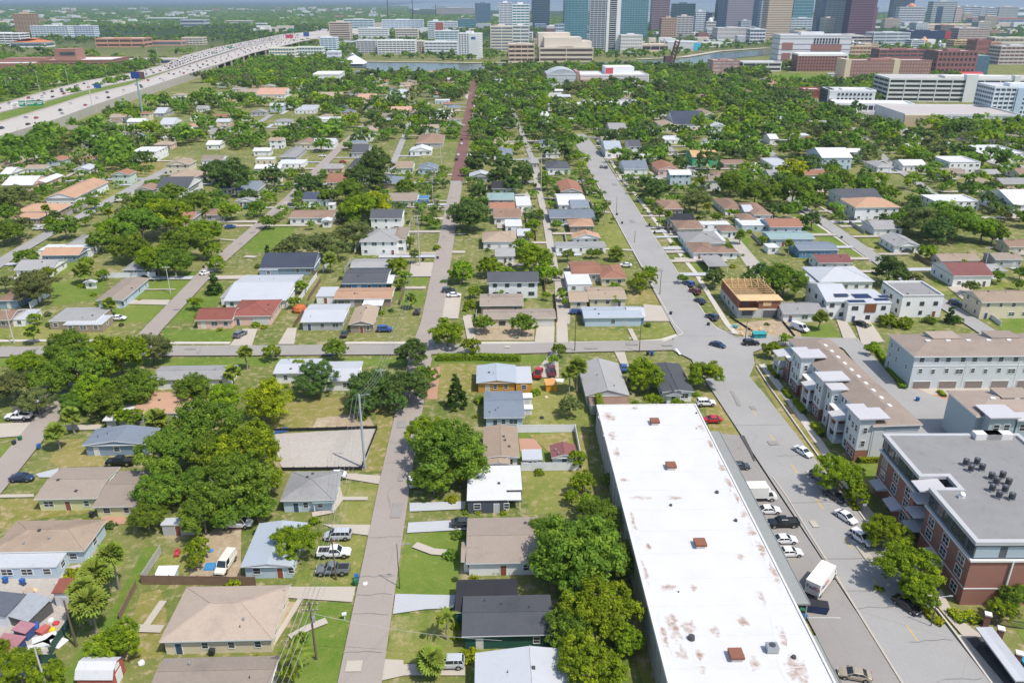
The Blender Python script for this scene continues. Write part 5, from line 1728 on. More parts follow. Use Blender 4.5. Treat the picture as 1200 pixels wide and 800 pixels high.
bld('teal glass tower with blue fins, left of the striped white tower', 661, 688, -20, 48, 40, 'glass', (.20, .32, .36), TEALG, 26, 7, 0)
t, X, Y, H = bld('tall white and grey striped apartment tower, in the middle of downtown', 690, 725, -24, 61, 30, 'glass', (.60, .62, .65), (.10, .12, .15), 34, 8, -4)
extra(t, 'balcony_stack', glassy((.03, .035, .05)), (X * .30, X * .72, -Y - .9, -Y - .5, 6, H))
extra(t, 'white_fin', facade(WHT), (X * .74, X, -Y - 1.0, -Y - .5, 0, H), (X * .1, X * .28, -Y - 1.0, -Y - .5, 0, H))
sl_ = MB(); sl_.box(X * .31, X * .71, -Y - 1.3, -Y - .92, 0, .9); sl_ = sl_.mesh('balcony', facade(WHT))
for k in range(32):
 put('balcony', sl_, t, (0, 0, 8 + k * (H - 10) / 32))
bld('broad teal glass tower, right of the striped white tower', 727, 758, -24, 44, 36, 'glass', (.22, .35, .37), TEALG, 28, 10, 0)
bld('white ribbed low block, at the foot of the broad teal tower', 727, 752, 42, 62, 30, 'grid', (.64, .62, .60), (.4, .38, .36), 5, 9, 0, 'office_block')
bld('dull purple tower, behind the broad teal tower', 763, 783, -10, 36, 36, 'stripe', (.25, .18, .20), (.12, .09, .11), 18, 2, 0)
bld('tan hotel block, below the purple tower', 774, 792, 22, 46, 28, 'punch', (.42, .29, .22), (.2, .14, .11), 9, 6, 0, 'hotel')
bld('striped pale office wing, right of the tan hotel', 792, 811, 20, 44, 30, 'stripe', (.52, .46, .42), GREYG, 9, 4, 0, 'office_block')
bld('dark teal glass slab, behind the tan hotel', 787, 813, 5, 34, 30, 'glass', (.08, .14, .17), (.025, .08, .10), 12, 5, 0, 'office_tower')
bld('white and grey slender tower, right of the dark teal slab', 814, 825, 14, 38, 26, 'grid', (.62, .63, .66), GREYG, 10, 3, 0, 'office_tower')
bld('small dark glass block, behind the domed court house', 823, 833, 16, 34, 26, 'glass', (.1, .13, .2), NAVYG, 6, 2, 0, 'office_block')
t, X, Y, H = bld('domed pale court house, between the towers', 827, 838, 26, 39, 24, 'grid', (.6, .56, .52), GREYG, 4, 4, 0, 'court_house')
mb = MB(); mb.tube((0, 0, H), (0, 0, H + 7), 7, 6, 10); mb.tube((0, 0, H + 7), (0, 0, H + 12), 6, 1, 10); mb.build('dome', facade(WHT), t)
bld('navy glass tower, left edge of the mauve tower', 839, 850, -14, 36, 34, 'glass', (.07, .12, .17), (.02, .06, .10), 22, 2, 0)
bld('broad mauve-grey tower, over a white podium', 848, 880, -20, 35, 38, 'grid', (.33, .30, .34), (.24, .22, .27), 26, 16, 0)
bld('wide white podium with tree tops around, under the mauve tower', 840, 880, 33.5, 47, 50, 'stripe', (.58, .56, .55), (.5, .48, .47), 3, 3, 0, 'podium_block', 'office block')
bld('striped white block, right end of the white podium', 878, 896, 35, 51, 30, 'grid', (.62, .62, .64), NAVYG, 4, 5, 0, 'office_block')
bld('deep blue glass tower, right of the mauve tower', 880, 891, -16, 34, 30, 'glass', (.06, .11, .17), (.02, .07, .12), 20, 3, 0)
bld('grey striped slender tower, behind the beige banded tower', 889, 898, -8, 36, 26, 'stripe', (.5, .54, .56), BLUEG, 22, 0, 0)
bld('beige banded office tower, right of the mauve tower', 896, 925, -22, 49, 34, 'stripe', (.50, .41, .32), (.30, .24, .19), 26, 0, 4)
bld('teal glass tower with pale crown, right of the beige tower', 927, 950, -10, 34, 34, 'glass', (.2, .32, .35), TEALG, 12, 4, 0)
bld('low white terraces, below the teal tower with pale crown', 926, 955, 22, 36, 30, 'grid', (.58, .62, .64), GREYG, 5, 6, 0, 'office_block')
t, X, Y, H = bld('tall grey-blue glass tower, left of the purple stepped tower', 955, 985, -22, 42, 36, 'glass', (.17, .23, .28), (.07, .11, .14), 26, 6, -4)
extra(t, 'dark_corner', glassy(NAVYG), (-X - .5, -X * .5, -Y - .6, -Y - .3, 0, H))
t, X, Y, H = bld('purple-brown stepped tower, right of the glass towers', 992, 1020, -24, 44, 36, 'grid', (.15, .085, .12), (.09, .055, .085), 24, 12, 0)
extra(t, 'stepped_side', facade((.16, .09, .125)), (X, X + 9, -Y, Y * .8, 0, H * .52), (X, X + 5, -Y + .02, Y * .79, H * .52, H * .68))
extra(t, 'dark_flank', facade((.06, .045, .085)), (-X - .6, -X - .2, -Y, Y, 0, H))
bld('navy glass tower behind the orange-domed hotel, right of centre', 1043, 1068, -2, 26, 34, 'glass', (.07, .1, .15), (.02, .05, .08), 10, 3, 0)
t, X, Y, H = bld('white hotel with an orange dome, at upper right', 1051, 1080, 9, 31, 40, 'grid', (.64, .63, .63), GREYG, 8, 7, -8, 'hotel')
mb = MB(); mb.tube((0, 0, H), (0, 0, H + 6), 16, 15, 12); mb.tube((0, 0, H + 6), (0, 0, H + 14), 15, 3, 12); mb.build('dome', facade((.48, .22, .13)), t)
t, X, Y, H = bld('grey-green tower with a blue glass centre, at upper right', 1089, 1117, 2.5, 30, 40, 'grid', (.42, .44, .42), GREYG, 12, 9, 0, 'apartment_tower')
extra(t, 'glass_centre', glassy(NAVYG), (-X * .6, -X * .1, -Y - .7, -Y - .3, 0, H * .8))
bld('slim pale tower with red top, right of the grey-green tower', 1117, 1125, 9, 30, 26, 'grid', (.6, .55, .54), (.3, .15, .13), 9, 2, 0, 'apartment_tower')
for i, (a, b_, yt) in enumerate(((1127, 1136, 8), (1137, 1146, 8.5), (1147, 1153, 9), (1154, 1166, 10), (1168, 1190, 9))):
 bld(('first', 'second', 'third', 'fourth', 'fifth')[i] + ' from the left in the white condominium row, at the far right skyline', a, b_, yt, 25, 40, 'grid', (.62, .62, .63) if i != 4 else (.56, .53, .5), (BLUEG, NAVYG, BLUEG, NAVYG, GREYG)[i], 7, 3, -6, 'apartment_tower')
bld('white domed arena edge, at the far right skyline', 1190, 1225, 10, 24, 50, 'stripe', WHT, (.1, .2, .22), 2, 1, 0, 'arena')
t, X, Y, H = bld('long low hall with red tiled roof, under the condominium row', 1138, 1230, 23.5, 31, 40, 'stripe', (.6, .6, .62), BLUEG, 2, 12, 0, 'hall', roofcol=(.48, .17, .13))
extra(t, 'roof', shingle((.46, .18, .14)), (-X - 1, X + 1, -Y - 1, Y + 1, H + 1.2, H + 5))
bld('long tan convention hall, behind the navy arena', 1080, 1170, 29.5, 35.5, 90, 'stripe', (.62, .52, .40), (.5, .42, .34), 2, 3, 0, 'hall', roofcol=(.62, .53, .42))
t, X, Y, H = bld('navy fronted arena with a red banner, at upper right', 1066, 1108, 37, 50, 60, 'stripe', (.035, .05, .10), NAVYG, 2, 3, 0, 'arena')
extra(t, 'banner', facade((.35, .05, .06)), (X * .9, X * 1.25, -Y - .8, -Y - .2, H * .2, H))
bld('grey office terraces, left of the navy arena', 1022, 1065, 39, 54, 40, 'stripe', (.5, .52, .54), GREYG, 4, 3, 0, 'office_block')
bld('pale car park deck, below the purple tower', 985, 1022, 43, 54, 40, 'garage', (.5, .46, .44), floors=3, name='parking_garage')
t, X, Y, H = bld('white-framed building with brick insets, big cube left of the campus', 910, 992, 42, 79, 40, 'stripe', (.62, .61, .62), GREYG, 6, 0, -3, 'medical_building', 'building', band=.12)
extra(t, 'brick_inset', facade((.30, .15, .13)), (-X * .1, X * .75, -Y - .4, -Y - .15, H * .52, H * .72), (-X * .92, -X * .62, -Y - .45, -Y - .15, H * .55, H * .78), (-X * .9, -X * .66, -Y - .45, -Y - .15, H * .2, H * .45))
wb = MB(); wb.box(-1.1, 1.1, -.5, -.2, 0, 3.4); wb = wb.mesh('window', glassy((.05, .06, .08)))
for k in range(9):
 for z in (.75, .84):
  put('window', wb, t, (-X * .02 + X * .75 * k / 9 , -Y, H * z))
t, X, Y, H = bld('long brick building with white top band, in front of the white-framed cube', 933, 990, 66, 84, 26, 'punch', (.27, .13, .11), (.08, .07, .07), 5, 16, -2, 'brick_hall', 'campus building')
extra(t, 'top_band', facade(WHT), (-X - .3, X + .3, -Y - .35, Y, H, H + 3))
t, X, Y, H = bld('brick and cream dormitory, in front of the brick campus hall', 988, 1088, 72, 96, 28, 'punch', (.29, .15, .12), (.42, .36, .33), 6, 30, -1, 'dormitory')
extra(t, 'cream_tower', facade((.55, .47, .33)), (-X - .4, -X * .88, -Y - .6, Y, 0, H + 2), (X * .12, X * .26, -Y - .6, Y, 0, H + 2))
t, X, Y, H = bld('brick campus hall with a grey roof band, behind the dormitory', 1028, 1082, 59, 76, 30, 'stripe', (.26, .11, .105), (.07, .07, .09), 4, 6, -2, 'campus_hall', 'campus building')
extra(t, 'glass_link', glassy(NAVYG), (X * .92, X * 1.3, -Y - .5, Y * .4, 2, H * .95))
t, X, Y, H = bld('brick campus hall with a red awning, right of the dormitory', 1094, 1140, 61, 92, 34, 'punch', (.25, .12, .115), (.05, .05, .06), 5, 9, -2, 'campus_hall', 'campus building')
extra(t, 'awning', facade((.55, .09, .08)), (-X - 2, X + 8, -Y - 6, -Y - .2, H * .16, H * .24))
extra(t, 'glass_wing', glassy(BLUEG), (X, X + 16, -Y, Y, 0, H * .85))
extra(t, 'portal', facade(WHT), (X * .2, X * 1.3, -Y - 9, -Y - 6.2, 0, H * .18))
bld('long pale striped block, behind the brick campus halls', 1121, 1158, 34, 50, 40, 'stripe', (.45, .41, .37), (.28, .18, .16), 6, 5, 0, 'office_block')
bld('tan banded office, behind the campus hall with red awning', 1117, 1142, 48, 58, 30, 'stripe', (.58, .42, .24), (.10, .08, .06), 4, 3, 0, 'office_block')
bld('brick block with blank front, right of the tan banded office', 1141, 1158, 48, 68, 30, 'stripe', (.27, .13, .12), (.24, .11, .10), 3, 1, 0, 'campus_hall', 'campus building')
bld('orange brick block, far right beside the campus', 1157, 1170, 51, 68, 24, 'stripe', (.42, .24, .15), (.2, .12, .1), 3, 2, 0, 'campus_hall', 'campus building')
bld('white and brick striped dormitory, at the right edge of the campus', 1169, 1215, 55, 76, 30, 'grid', (.5, .47, .46), (.16, .08, .08), 5, 8, 0, 'dormitory')
bld('cream flat-topped block with arches, at the right edge behind the campus', 1164, 1215, 45, 56, 30, 'grid', (.62, .56, .46), (.2, .17, .14), 2, 9, 0, 'office_block')
t, X, Y, H = bld('orange-domed pavilion with white minarets, in front of the navy arena', 1078, 1090, 50, 56, 20, 'grid', (.6, .5, .4), (.2, .13, .1), 2, 4, 0, 'pavilion')
mb = MB(); mb.tube((0, 0, H), (0, 0, H + 4), 7, 8, 10); mb.tube((0, 0, H + 4), (0, 0, H + 11), 8, .6, 10); mb.build('dome', facade((.5, .25, .13)), t)
for k, x in enumerate((998, 1006, 1100, 1109, 1113)):
 p = P(x, 57); hh = height_for(x, 57, 47 + (k % 2) * 2)
 mt = thing('minaret', p, 0, None, 'minaret', 'white minarets of the campus hall'); mt['label'] = 'white onion-topped minaret rising from the old campus hall roofs'
 mb = MB(); mb.tube((0, 0, 0), (0, 0, hh * .6), 2.2, 1.9, 8); mb.build('shaft', facade(WHT), mt)
 mb = MB(); mb.tube((0, 0, hh * .6), (0, 0, hh * .72), 2.6, 3.2, 8); mb.tube((0, 0, hh * .72), (0, 0, hh), 3.2, .2, 8); mb.build('onion_dome', facade((.64, .64, .66)), mt)
bld('old campus hall with tan roof, behind the white-framed cube', 992, 1028, 55, 68, 24, 'grid', (.5, .38, .27), (.2, .13, .1), 3, 8, 0, 'campus_hall', 'campus building', roofcol=(.5, .42, .34))
t, X, Y, H = bld('long white parking garage, right of the woods below the campus', 1038, 1250, 93, 119, 44, 'garage', (.60, .60, .58), floors=5, piers=12, name='parking_garage', rot=-7, roofcol=(.40, .38, .36))
extra(t, 'stair_tower', facade((.62, .62, .6)), (-X * .2, -X * .08, -Y - 1.5, -Y + 6, 0, H + 4.5), (X * .3, X * .36, -Y - 1.5, -Y + 6, 0, H + 4))
t, X, Y, H = bld('white three-storey studio with square windows, beside the avenue', 970, 1022, 107, 125, 26, 'stripe', (.70, .70, .69), (.3, .3, .32), 3, 0, -6, 'studio_building', 'building', band=.01)
wb = MB(); wb.box(-1, 1, -.4, -.1, 0, 2.0); wb = wb.mesh('window', glassy((.03, .03, .04)))
for k in range(9):
 for z in (.42, .72):
  put('window', wb, t, (-X * .6 + X * 1.4 * k / 8, -Y, H * z))
bld('long white colonnaded wing, in front of the white studio', 976, 1066, 122, 131, 24, 'grid', (.68, .68, .67), (.05, .05, .06), 1, 14, -9, 'studio_wing', 'building', roofcol=(.66, .66, .66))
bld('dark glass corner block, left of the white studio', 966, 974, 106, 124, 20, 'glass', (.08, .1, .1), (.03, .05, .05), 4, 2, -6, 'office_block')
bld('small red brick shop, left of the white studio', 941, 963, 106, 115, 20, 'stripe', (.30, .10, .08), (.26, .08, .07), 1, 2, -4, 'shop', roofcol=(.5, .48, .48))
t, X, Y, H = bld('big flat grey-roofed white warehouse, beside the avenue at right', 1058, 1190, 135, 148, 62, 'stripe', (.60, .60, .58), (.5, .5, .49), 1, 10, -5, 'warehouse', roofcol=(.40, .36, .335), band=.02)
extra(t, 'dock_door', glassy((.02, .02, .02), .6, 'dark_opening'), (X * .18, X * .32, -Y - .5, -Y - .2, 0, H * .75))
extra(t, 'roller_shutter', facade((.40, .40, .40)), (X * .5, X * .64, -Y - .5, -Y - .2, 0, H * .75))
extra(t, 'tan_front', facade((.46, .37, .24)), (-X * 1.02, -X * .35, -Y - 3, -Y - .35, 0, H * 1.02))
t, X, Y, H = bld('white and blue stepped apartment tower, at the right edge beside the parking garage', 1158, 1230, 103, 139, 34, 'grid', (.62, .66, .70), (.06, .08, .11), 7, 12, -8, 'apartment_block')
extra(t, 'blue_bay', facade((.40, .50, .60)), (-X * .3, -X * .1, -Y - 1.2, -Y - .3, 0, H), (X * .3, X * .5, -Y - 1.2, -Y - .3, 0, H))
t, X, Y, H = bld('grey school auditorium with curved metal roof, in the woods at centre', 641, 677, 88, 103, 40, 'stripe', (.48, .49, .51), (.35, .36, .38), 2, 3, 0, 'auditorium', 'school', roofcol=(.46, .47, .48), band=.05)
mb = MB()
for k in range(10):
 a0_, a1_ = -1 + k / 5, -1 + (k + 1) / 5
 z0_, z1_ = 6 * (1 - a0_ ** 2), 6 * (1 - a1_ ** 2)
 mb.quad((X * a0_, -Y, H + z0_), (X * a1_, -Y, H + z1_), (X * a1_, Y, H + z1_), (X * a0_, Y, H + z0_))
 mb.quad((X * a0_, -Y, H), (X * a1_, -Y, H), (X * a1_, -Y, H + z1_), (X * a0_, -Y, H + z0_))
mb.build('curved_roof', metal_roof((.44, .46, .48)), t)
extra(t, 'brick_side', facade((.34, .2, .17)), (-X - 1, -X - .2, -Y, Y, 0, H), (X * .9, X * 1.1, -Y - .6, Y, 0, H + 3))
t, X, Y, H = bld('pale school wing with a red panel, in the woods at centre', 680, 760, 89, 101, 50, 'stripe', (.56, .53, .52), (.4, .38, .38), 2, 4, 0, 'school_wing', 'school', roofcol=(.56, .55, .55), band=.1)
extra(t, 'upper_block', facade((.62, .63, .65)), (X * -.2, X * .65, -Y * .2, Y, H, H * 1.7))
extra(t, 'red_panel', facade((.42, .06, .07)), (-X * .2, X * .02, -Y * .2 - .5, -Y * .2 - .1, H * 1.05, H * 1.6))
extra(t, 'brick_front', facade((.36, .22, .19)), (-X * 1.0, -X * .1, -Y - 6, -Y - .3, 0, H * .6))
t, X, Y, H = bld('long low grey flat-roofed hall, in the woods at centre', 688, 757, 124.5, 130, 38, 'stripe', (.46, .45, .44), (.4, .39, .38), 1, 3, 0, 'low_hall', 'hall', roofcol=(.42, .41, .40), band=.02)
bld('tan block on the green bank, right of the school wing', 834, 865, 72, 89, 26, 'stripe', (.34, .20, .17), (.45, .38, .35), 4, 3, 0, 'brick_block', 'building')
t, X, Y, H = bld('white pavilion roofs by the river park, right of the brick block', 870, 915, 74, 84, 30, 'garage', (.56, .55, .53), floors=2, name='pavilion')
t, X, Y, H = bld('white exhibition hall with a bright blue end, across the river', 782, 820, 50, 60, 40, 'stripe', (.56, .56, .57), (.35, .36, .38), 1, 4, -5, 'exhibition_hall', 'hall', roofcol=(.62, .62, .61), band=.05)
extra(t, 'blue_panel', facade((.05, .42, .62)), (X * .6, X + .5, -Y - .5, -Y - .1, H * .1, H * .9))
bld('tan roofed shed with open front, left of the exhibition hall', 752, 783, 53, 61, 36, 'garage', (.6, .5, .42), floors=1, name='shed', roofcol=(.58, .47, .36))
bld('dark red low block, in trees under the domed court house', 818, 830, 40, 48, 30, 'stripe', (.28, .12, .12), (.3, .14, .13), 1, 1, 0, 'brick_block', 'building')
t, X, Y, H = bld('white arch-roofed hall, in the trees left of centre', 368, 399, 88, 99, 40, 'stripe', (.62, .62, .60), (.3, .32, .36), 1, 3, 2, 'hall', roofcol=(.62, .61, .57), band=.3)
FILL = []
fr = random.Random(31)
n_, tr_ = 0, 0
while n_ < 58 and tr_ < 900:
 tr_ += 1
 x, yb = (fr.uniform(585, 1010), fr.uniform(26, 60)) if n_ < 36 else (fr.uniform(1015, 1190), fr.uniform(22, 60))
 if 750 < x < 900 and yb > 46:
  continue
 w_, dp = fr.uniform(9, 20), fr.uniform(22, 34)
 p = P(x, yb); hw_ = w_ / 2 * mpp(yb)
 if any(abs(p.x - a) < hw_ + c + 2 and abs(p.y + dp / 2 - b_) < dp / 2 + e + 2 for a, b_, c, e, z in FOOT):
  continue
 H_ = fr.uniform(10, 46) if yb < 46 else fr.uniform(7, 18)
 q = to_px(p + Vector((0, 0, H_)))
 wn_, wc_ = fr.choice((('white', WHT), ('pale grey', GRY), ('beige', BEI), ('tan', TAN), ('brick', M_FARBRICK), ('blue-grey', (.36, .42, .48)), ('white', WHT)))
 t, X, Y, H = bld('x', x - w_ / 2, x + w_ / 2, q[1], yb, dp, fr.choice(('grid', 'stripe', 'punch', 'grid')), wc_, fr.choice((BLUEG, GREYG, NAVYG, TEALG)), None, None, fr.choice((0, 0, -6, 4)), 'office_block')
 LAND.pop(); t['group'] = 'lesser blocks of the town centre'
 FILL.append((t, ('tall ' if H_ > 30 else 'low ' if H_ < 13 else '') + wn_ + ' block', p.x, p.y)); n_ += 1
p = P(790, 73); hh = height_for(790, 73, 48)
bt_ = thing('railway_bridge', p, GRID, 'rust brown bridge leaf raised upright beside the river', 'bridge')
mb = MB()
for s in (-3, 3):
 mb.tube((-1, s, 0), (6, s, hh), 1.0, .8, 4); mb.tube((-7, s, 0), (0, s, hh), 1.0, .8, 4)
 for k in range(7):
  f0, f1 = k / 7, (k + 1) / 7
  mb.tube((-1 + 7 * f0, s, hh * f0), (-7 + 7 * f1, s, hh * f1), .5, .5, 4)
mb.build('bridge_leaf', paint((.10, .05, .04), .8, .2, name='rusty_girder'), bt_)
mb = MB(); mb.box(-16, -4, -6, 6, 0, 9); mb.build('counterweight', paint((.12, .07, .06), .8, .1, name='old_steel'), bt_)
# ================================================================ motorway
def deck(upper, lower, z, name='motorway', mat=None, thick=1.2):
 n = min(len(upper), len(lower))
 mb = MB()
 zz = z if isinstance(z, (list, tuple)) else [z] * n
 U = [P(*upper[i], zz[i]) for i in range(n)]
 Lw = [P(*lower[i], zz[i]) for i in range(n)]
 dn = Vector((0, 0, -thick))
 for i in range(n - 1):
  mb.quad(Lw[i], Lw[i + 1], U[i + 1], U[i])
  mb.quad(Lw[i] + dn, Lw[i + 1] + dn, Lw[i + 1], Lw[i])
  mb.quad(U[i + 1] + dn, U[i] + dn, U[i], U[i + 1])
  mb.quad(U[i] + dn, U[i + 1] + dn, Lw[i + 1] + dn, Lw[i] + dn)
 struct(name, mb.mesh(name, mat or M_HWY))
 return U, Lw
HZ = [6, 6, 6, 6, 6.5, 7, 8, 8.5, 8.5, 7, 4]
near_u = [(-120, 181), (0, 144), (60, 126), (100, 113), (150, 101), (200, 84), (240, 71), (284, 57), (350, 43), (405, 37.3), (475, 32.5)]
near_l = [(-120, 203), (0, 161), (66, 141), (106, 126), (156, 109), (208, 92), (252, 77), (296, 62), (356, 48), (412, 41.5), (482, 35.5)]
NU, NL = deck(near_u, near_l, HZ)
HZ2 = [5, 5, 5, 5, 5.5, 6.5, 7.5, 8.2, 8.2, 7, 4]
far_u = [(-120, 158), (0, 123), (60, 106), (100, 96), (150, 87.5), (192, 77), (216, 66), (250, 57), (330, 41), (388, 35.8), (460, 31.5)]
far_l = [(-120, 170), (0, 133), (64, 117), (106, 105.5), (156, 95), (202, 82), (234, 71), (278, 57.5), (345, 43.8), (400, 37.8), (470, 33)]
FU, FL = deck(far_u, far_l, HZ2)
deck(far_l[:6], near_u[:6], [5.3, 5.3, 5.3, 5.3, 5.6, 6.2], 'median', M_LUSH, .3)
for (u_, l_, z_) in ((near_u, near_l, HZ), (far_u, far_l, HZ2)):
 for f in (.12, .37, .63, .88):
  pts = []
  for i in range(len(u_)):
   a, b_ = P(*u_[i], z_[i]), P(*l_[i], z_[i])
   q = a.lerp(b_, f); pts.append(q)
  mb = MB()
  for i in range(len(pts) - 1):
   a, c_ = pts[i], pts[i + 1]
   m_ = 1 if f in (.12, .88) else max(2, int((c_ - a).length / 12))
   dd = (c_ - a).normalized(); nn = Vector((-dd.y, dd.x, 0)) * .12; up = Vector((0, 0, .05))
   for k in range(m_):
    p0, p1 = a.lerp(c_, k / m_), a.lerp(c_, (k + (1 if m_ == 1 else .4)) / m_)
    mb.quad(p0 - nn + up, p1 - nn + up, p1 + nn + up, p0 + nn + up)
  struct('road_marking', mb.mesh('road_marking', M_WHT if f > .2 else M_YEL))
M_RETW = paint((.42, .39, .34), .9, .14, .12, name='retaining_concrete')
rw = thing('retaining_wall', (NL[1].x, NL[1].y, 0), 0, 'long pale concrete retaining wall with a parapet, along the near side of the motorway', 'wall')
for i in range(0, 6):
 a, c_ = NL[i], NL[i + 1]
 n = max(1, int((c_ - a).length / 14))
 for k in range(n):
  p0, p1 = a.lerp(c_, (k + .01) / n), a.lerp(c_, (k + .99) / n)
  dd = (p1 - p0).normalized(); nn = Vector((dd.y, -dd.x, 0)) * .5
  mb = MB()
  o3 = Vector((NL[1].x, NL[1].y, 0))
  q = [p0 - o3, p1 - o3, p1 + nn - o3, p0 + nn - o3]
  zt = (p0.z + p1.z) / 2
  mb.prism([(v.x, v.y) for v in (q[3], q[2], q[1], q[0])], -.2, zt - .9)
  mb.build('wall_panel', M_RETW, rw)
  mb = MB(); mb.prism([(v.x, v.y) for v in (q[3], q[2], q[1], q[0])], zt - .9, zt + 1.0); mb.build('parapet', M_HWY, rw)
pr = MB()
vd = thing('viaduct_piers', (NL[6].x, NL[6].y, 0), 0, 'row of dark piers under the motorway viaduct at its bend', 'viaduct')
for i in range(6, 8):
 for k in range(6):
  p0 = NL[i].lerp(NL[i + 1], (k + .2) / 6) - Vector((NL[6].x, NL[6].y, 0)); p0.z = 0
  mb = MB(); mb.box(p0.x - 1, p0.x + 1, p0.y + 1, p0.y + 3.4, 0, 7); mb.build('pier', M_RETW, vd)
for edge, zo in ((NU, 0), (FL, 0), (FU, 0)):
 bar = MB()
 for i in range(len(edge) - 1):
  a, c_ = edge[i], edge[i + 1]
  dd = (c_ - a).normalized(); nn = Vector((-dd.y, dd.x, 0)) * .2
  i0 = len(bar.v)
  for p0 in (a, c_):
   for s in (-1, 1):
    for z in (0, 1.0):
     bar.v.append(tuple(p0 + nn * s + Vector((0, 0, z))))
  for f in ((0, 4, 5, 1), (6, 2, 3, 7), (1, 5, 7, 3)):
   bar.f.append(tuple(i0 + q for q in f)); bar.m.append(0)
 tag(bar.build('crash_barrier', M_HWY), ('pale concrete crash barrier, median side of the near carriageway', 'pale concrete crash barrier, median side of the queueing carriageway', 'pale concrete crash barrier, outer side of the queueing carriageway')[[id(NU), id(FL), id(FU)].index(id(edge))], 'crash barrier')
CORR.append(([Vector((p.x, p.y, 0)) for p in NU], 26)); CORR.append(([Vector((p.x, p.y, 0)) for p in FU], 22))
# ================================================================ vehicles
CARC = dict(white=(.75, .75, .75), black=(.012, .012, .014), silver=(.45, .47, .49), grey=(.16, .17, .18), navy=(.02, .035, .08), blue=(.03, .09, .30), red=(.45, .015, .02),
   maroon=(.16, .02, .03), tan=(.33, .28, .21), teal=(.02, .22, .26), dark=(.05, .055, .065), cream=(.66, .62, .52), green=(.05, .12, .08))
def car_paint(c):
 key = ('car', c)
 if key not in MATS:
  m, nt, b = new_mat('car_paint')
  b.inputs['Base Color'].default_value = (*CARC[c], 1)
  b.inputs['Roughness'].default_value = .28
  b.inputs['Coat Weight'].default_value = .6
  b.inputs['Coat Roughness'].default_value = .08
  MATS[key] = m
 return MATS[key]
M_CGLASS = glassy((.02, .03, .035), .06, 'car_glass')
M_TYRE = paint((.02, .02, .02), .9, .1, name='tyre_rubber')
M_RIM = paint((.45, .45, .46), .35, .05, metal=.8, name='wheel_rim')
M_HEAD = paint((.75, .75, .72), .15, .02, name='headlamp')
M_TAIL = paint((.35, .012, .012), .25, .05, name='tail_lamp')
M_BLKP = paint((.025, .025, .027), .6, .05, name='black_trim')
def wheel_meshes(r, w=.22):
 mb = MB(); mb.tube((0, -w / 2, 0), (0, w / 2, 0), r, r, 14)
 t = mb.mesh('tyre', M_TYRE)
 mb = MB(); mb.tube((0, -w / 2 - .015, 0), (0, w / 2 + .015, 0), r * .62, r * .62, 10)
 return t, mb.mesh('rim', M_RIM)
def loft(mb, secs, m=0, cap=True):
 """secs: list of rings of equal length"""
 i0 = len(mb.v); n = len(secs[0])
 for s in secs:
  mb.v += [tuple(p) for p in s]
 for k in range(len(secs) - 1):
  for j in range(n):
   a, b = i0 + k * n + j, i0 + k * n + (j + 1) % n
   mb.f.append((a, b, b + n, a + n)); mb.m.append(m)
 if cap:
  mb.f.append(tuple(i0 + j for j in range(n))[::-1]); mb.m.append(m)
  mb.f.append(tuple(i0 + (len(secs) - 1) * n + j for j in range(n))); mb.m.append(m)
CARS = dict(
 sedan=dict(W=1.82, r=.33, wx=(-1.38, 1.42), z0=.22, hull=[(-2.30, .72, .80), (-2.22, .92, .92), (-1.75, 1.0, .98), (-1.0, .98, 1), (.2, .97, 1), (.95, .96, 1), (1.7, .86, .97), (2.15, .72, .88), (2.32, .55, .74)], cab=(-1.72, 1.08, -.98, .28, 1.44)),
 hatch=dict(W=1.78, r=.32, wx=(-1.25, 1.28), z0=.22, hull=[(-2.0, .70, .84), (-1.98, 1.0, .93), (-1.6, 1.03, 1), (-.2, 1.0, 1), (.8, .98, 1), (1.5, .9, .97), (1.9, .74, .87), (2.04, .55, .74)], cab=(-1.92, 1.0, -1.45, .2, 1.5)),
 suv=dict(W=1.92, r=.38, wx=(-1.42, 1.45), z0=.28, hull=[(-2.32, .70, .88), (-2.30, 1.08, .95), (-1.9, 1.12, 1), (-.3, 1.1, 1), (.9, 1.08, 1), (1.8, 1.02, .97), (2.2, .88, .9), (2.36, .6, .78)], cab=(-2.22, 1.05, -1.9, .28, 1.74)),
 minivan=dict(W=1.95, r=.35, wx=(-1.5, 1.55), z0=.24, hull=[(-2.5, .7, .88), (-2.48, 1.05, .95), (-2.0, 1.1, 1), (0, 1.08, 1), (1.2, 1.04, 1), (2.0, .9, .96), (2.4, .72, .86), (2.52, .55, .74)], cab=(-2.4, 1.5, -2.1, .55, 1.76)),
 van=dict(W=2.0, r=.36, wx=(-1.7, 1.75), z0=.28, hull=[(-2.78, .6, .92), (-2.76, 1.15, .98), (-2.2, 1.2, 1), (0, 1.2, 1), (1.5, 1.16, 1), (2.3, 1.02, .97), (2.7, .82, .9), (2.8, .6, .8)], cab=(-2.7, 1.75, -2.55, 1.1, 2.15)),
 pickup=dict(W=2.02, r=.41, wx=(-1.75, 1.85), z0=.36, hull=[(-2.92, .75, .94), (-2.90, 1.08, .98), (-.75, 1.08, 1), (-.74, 1.12, 1), (1.0, 1.12, 1), (1.1, 1.12, 1), (2.3, 1.08, .97), (2.75, .95, .92), (2.9, .6, .84)], cab=(-.85, 1.35, -.62, .62, 1.86)),
)
PROTO = {}
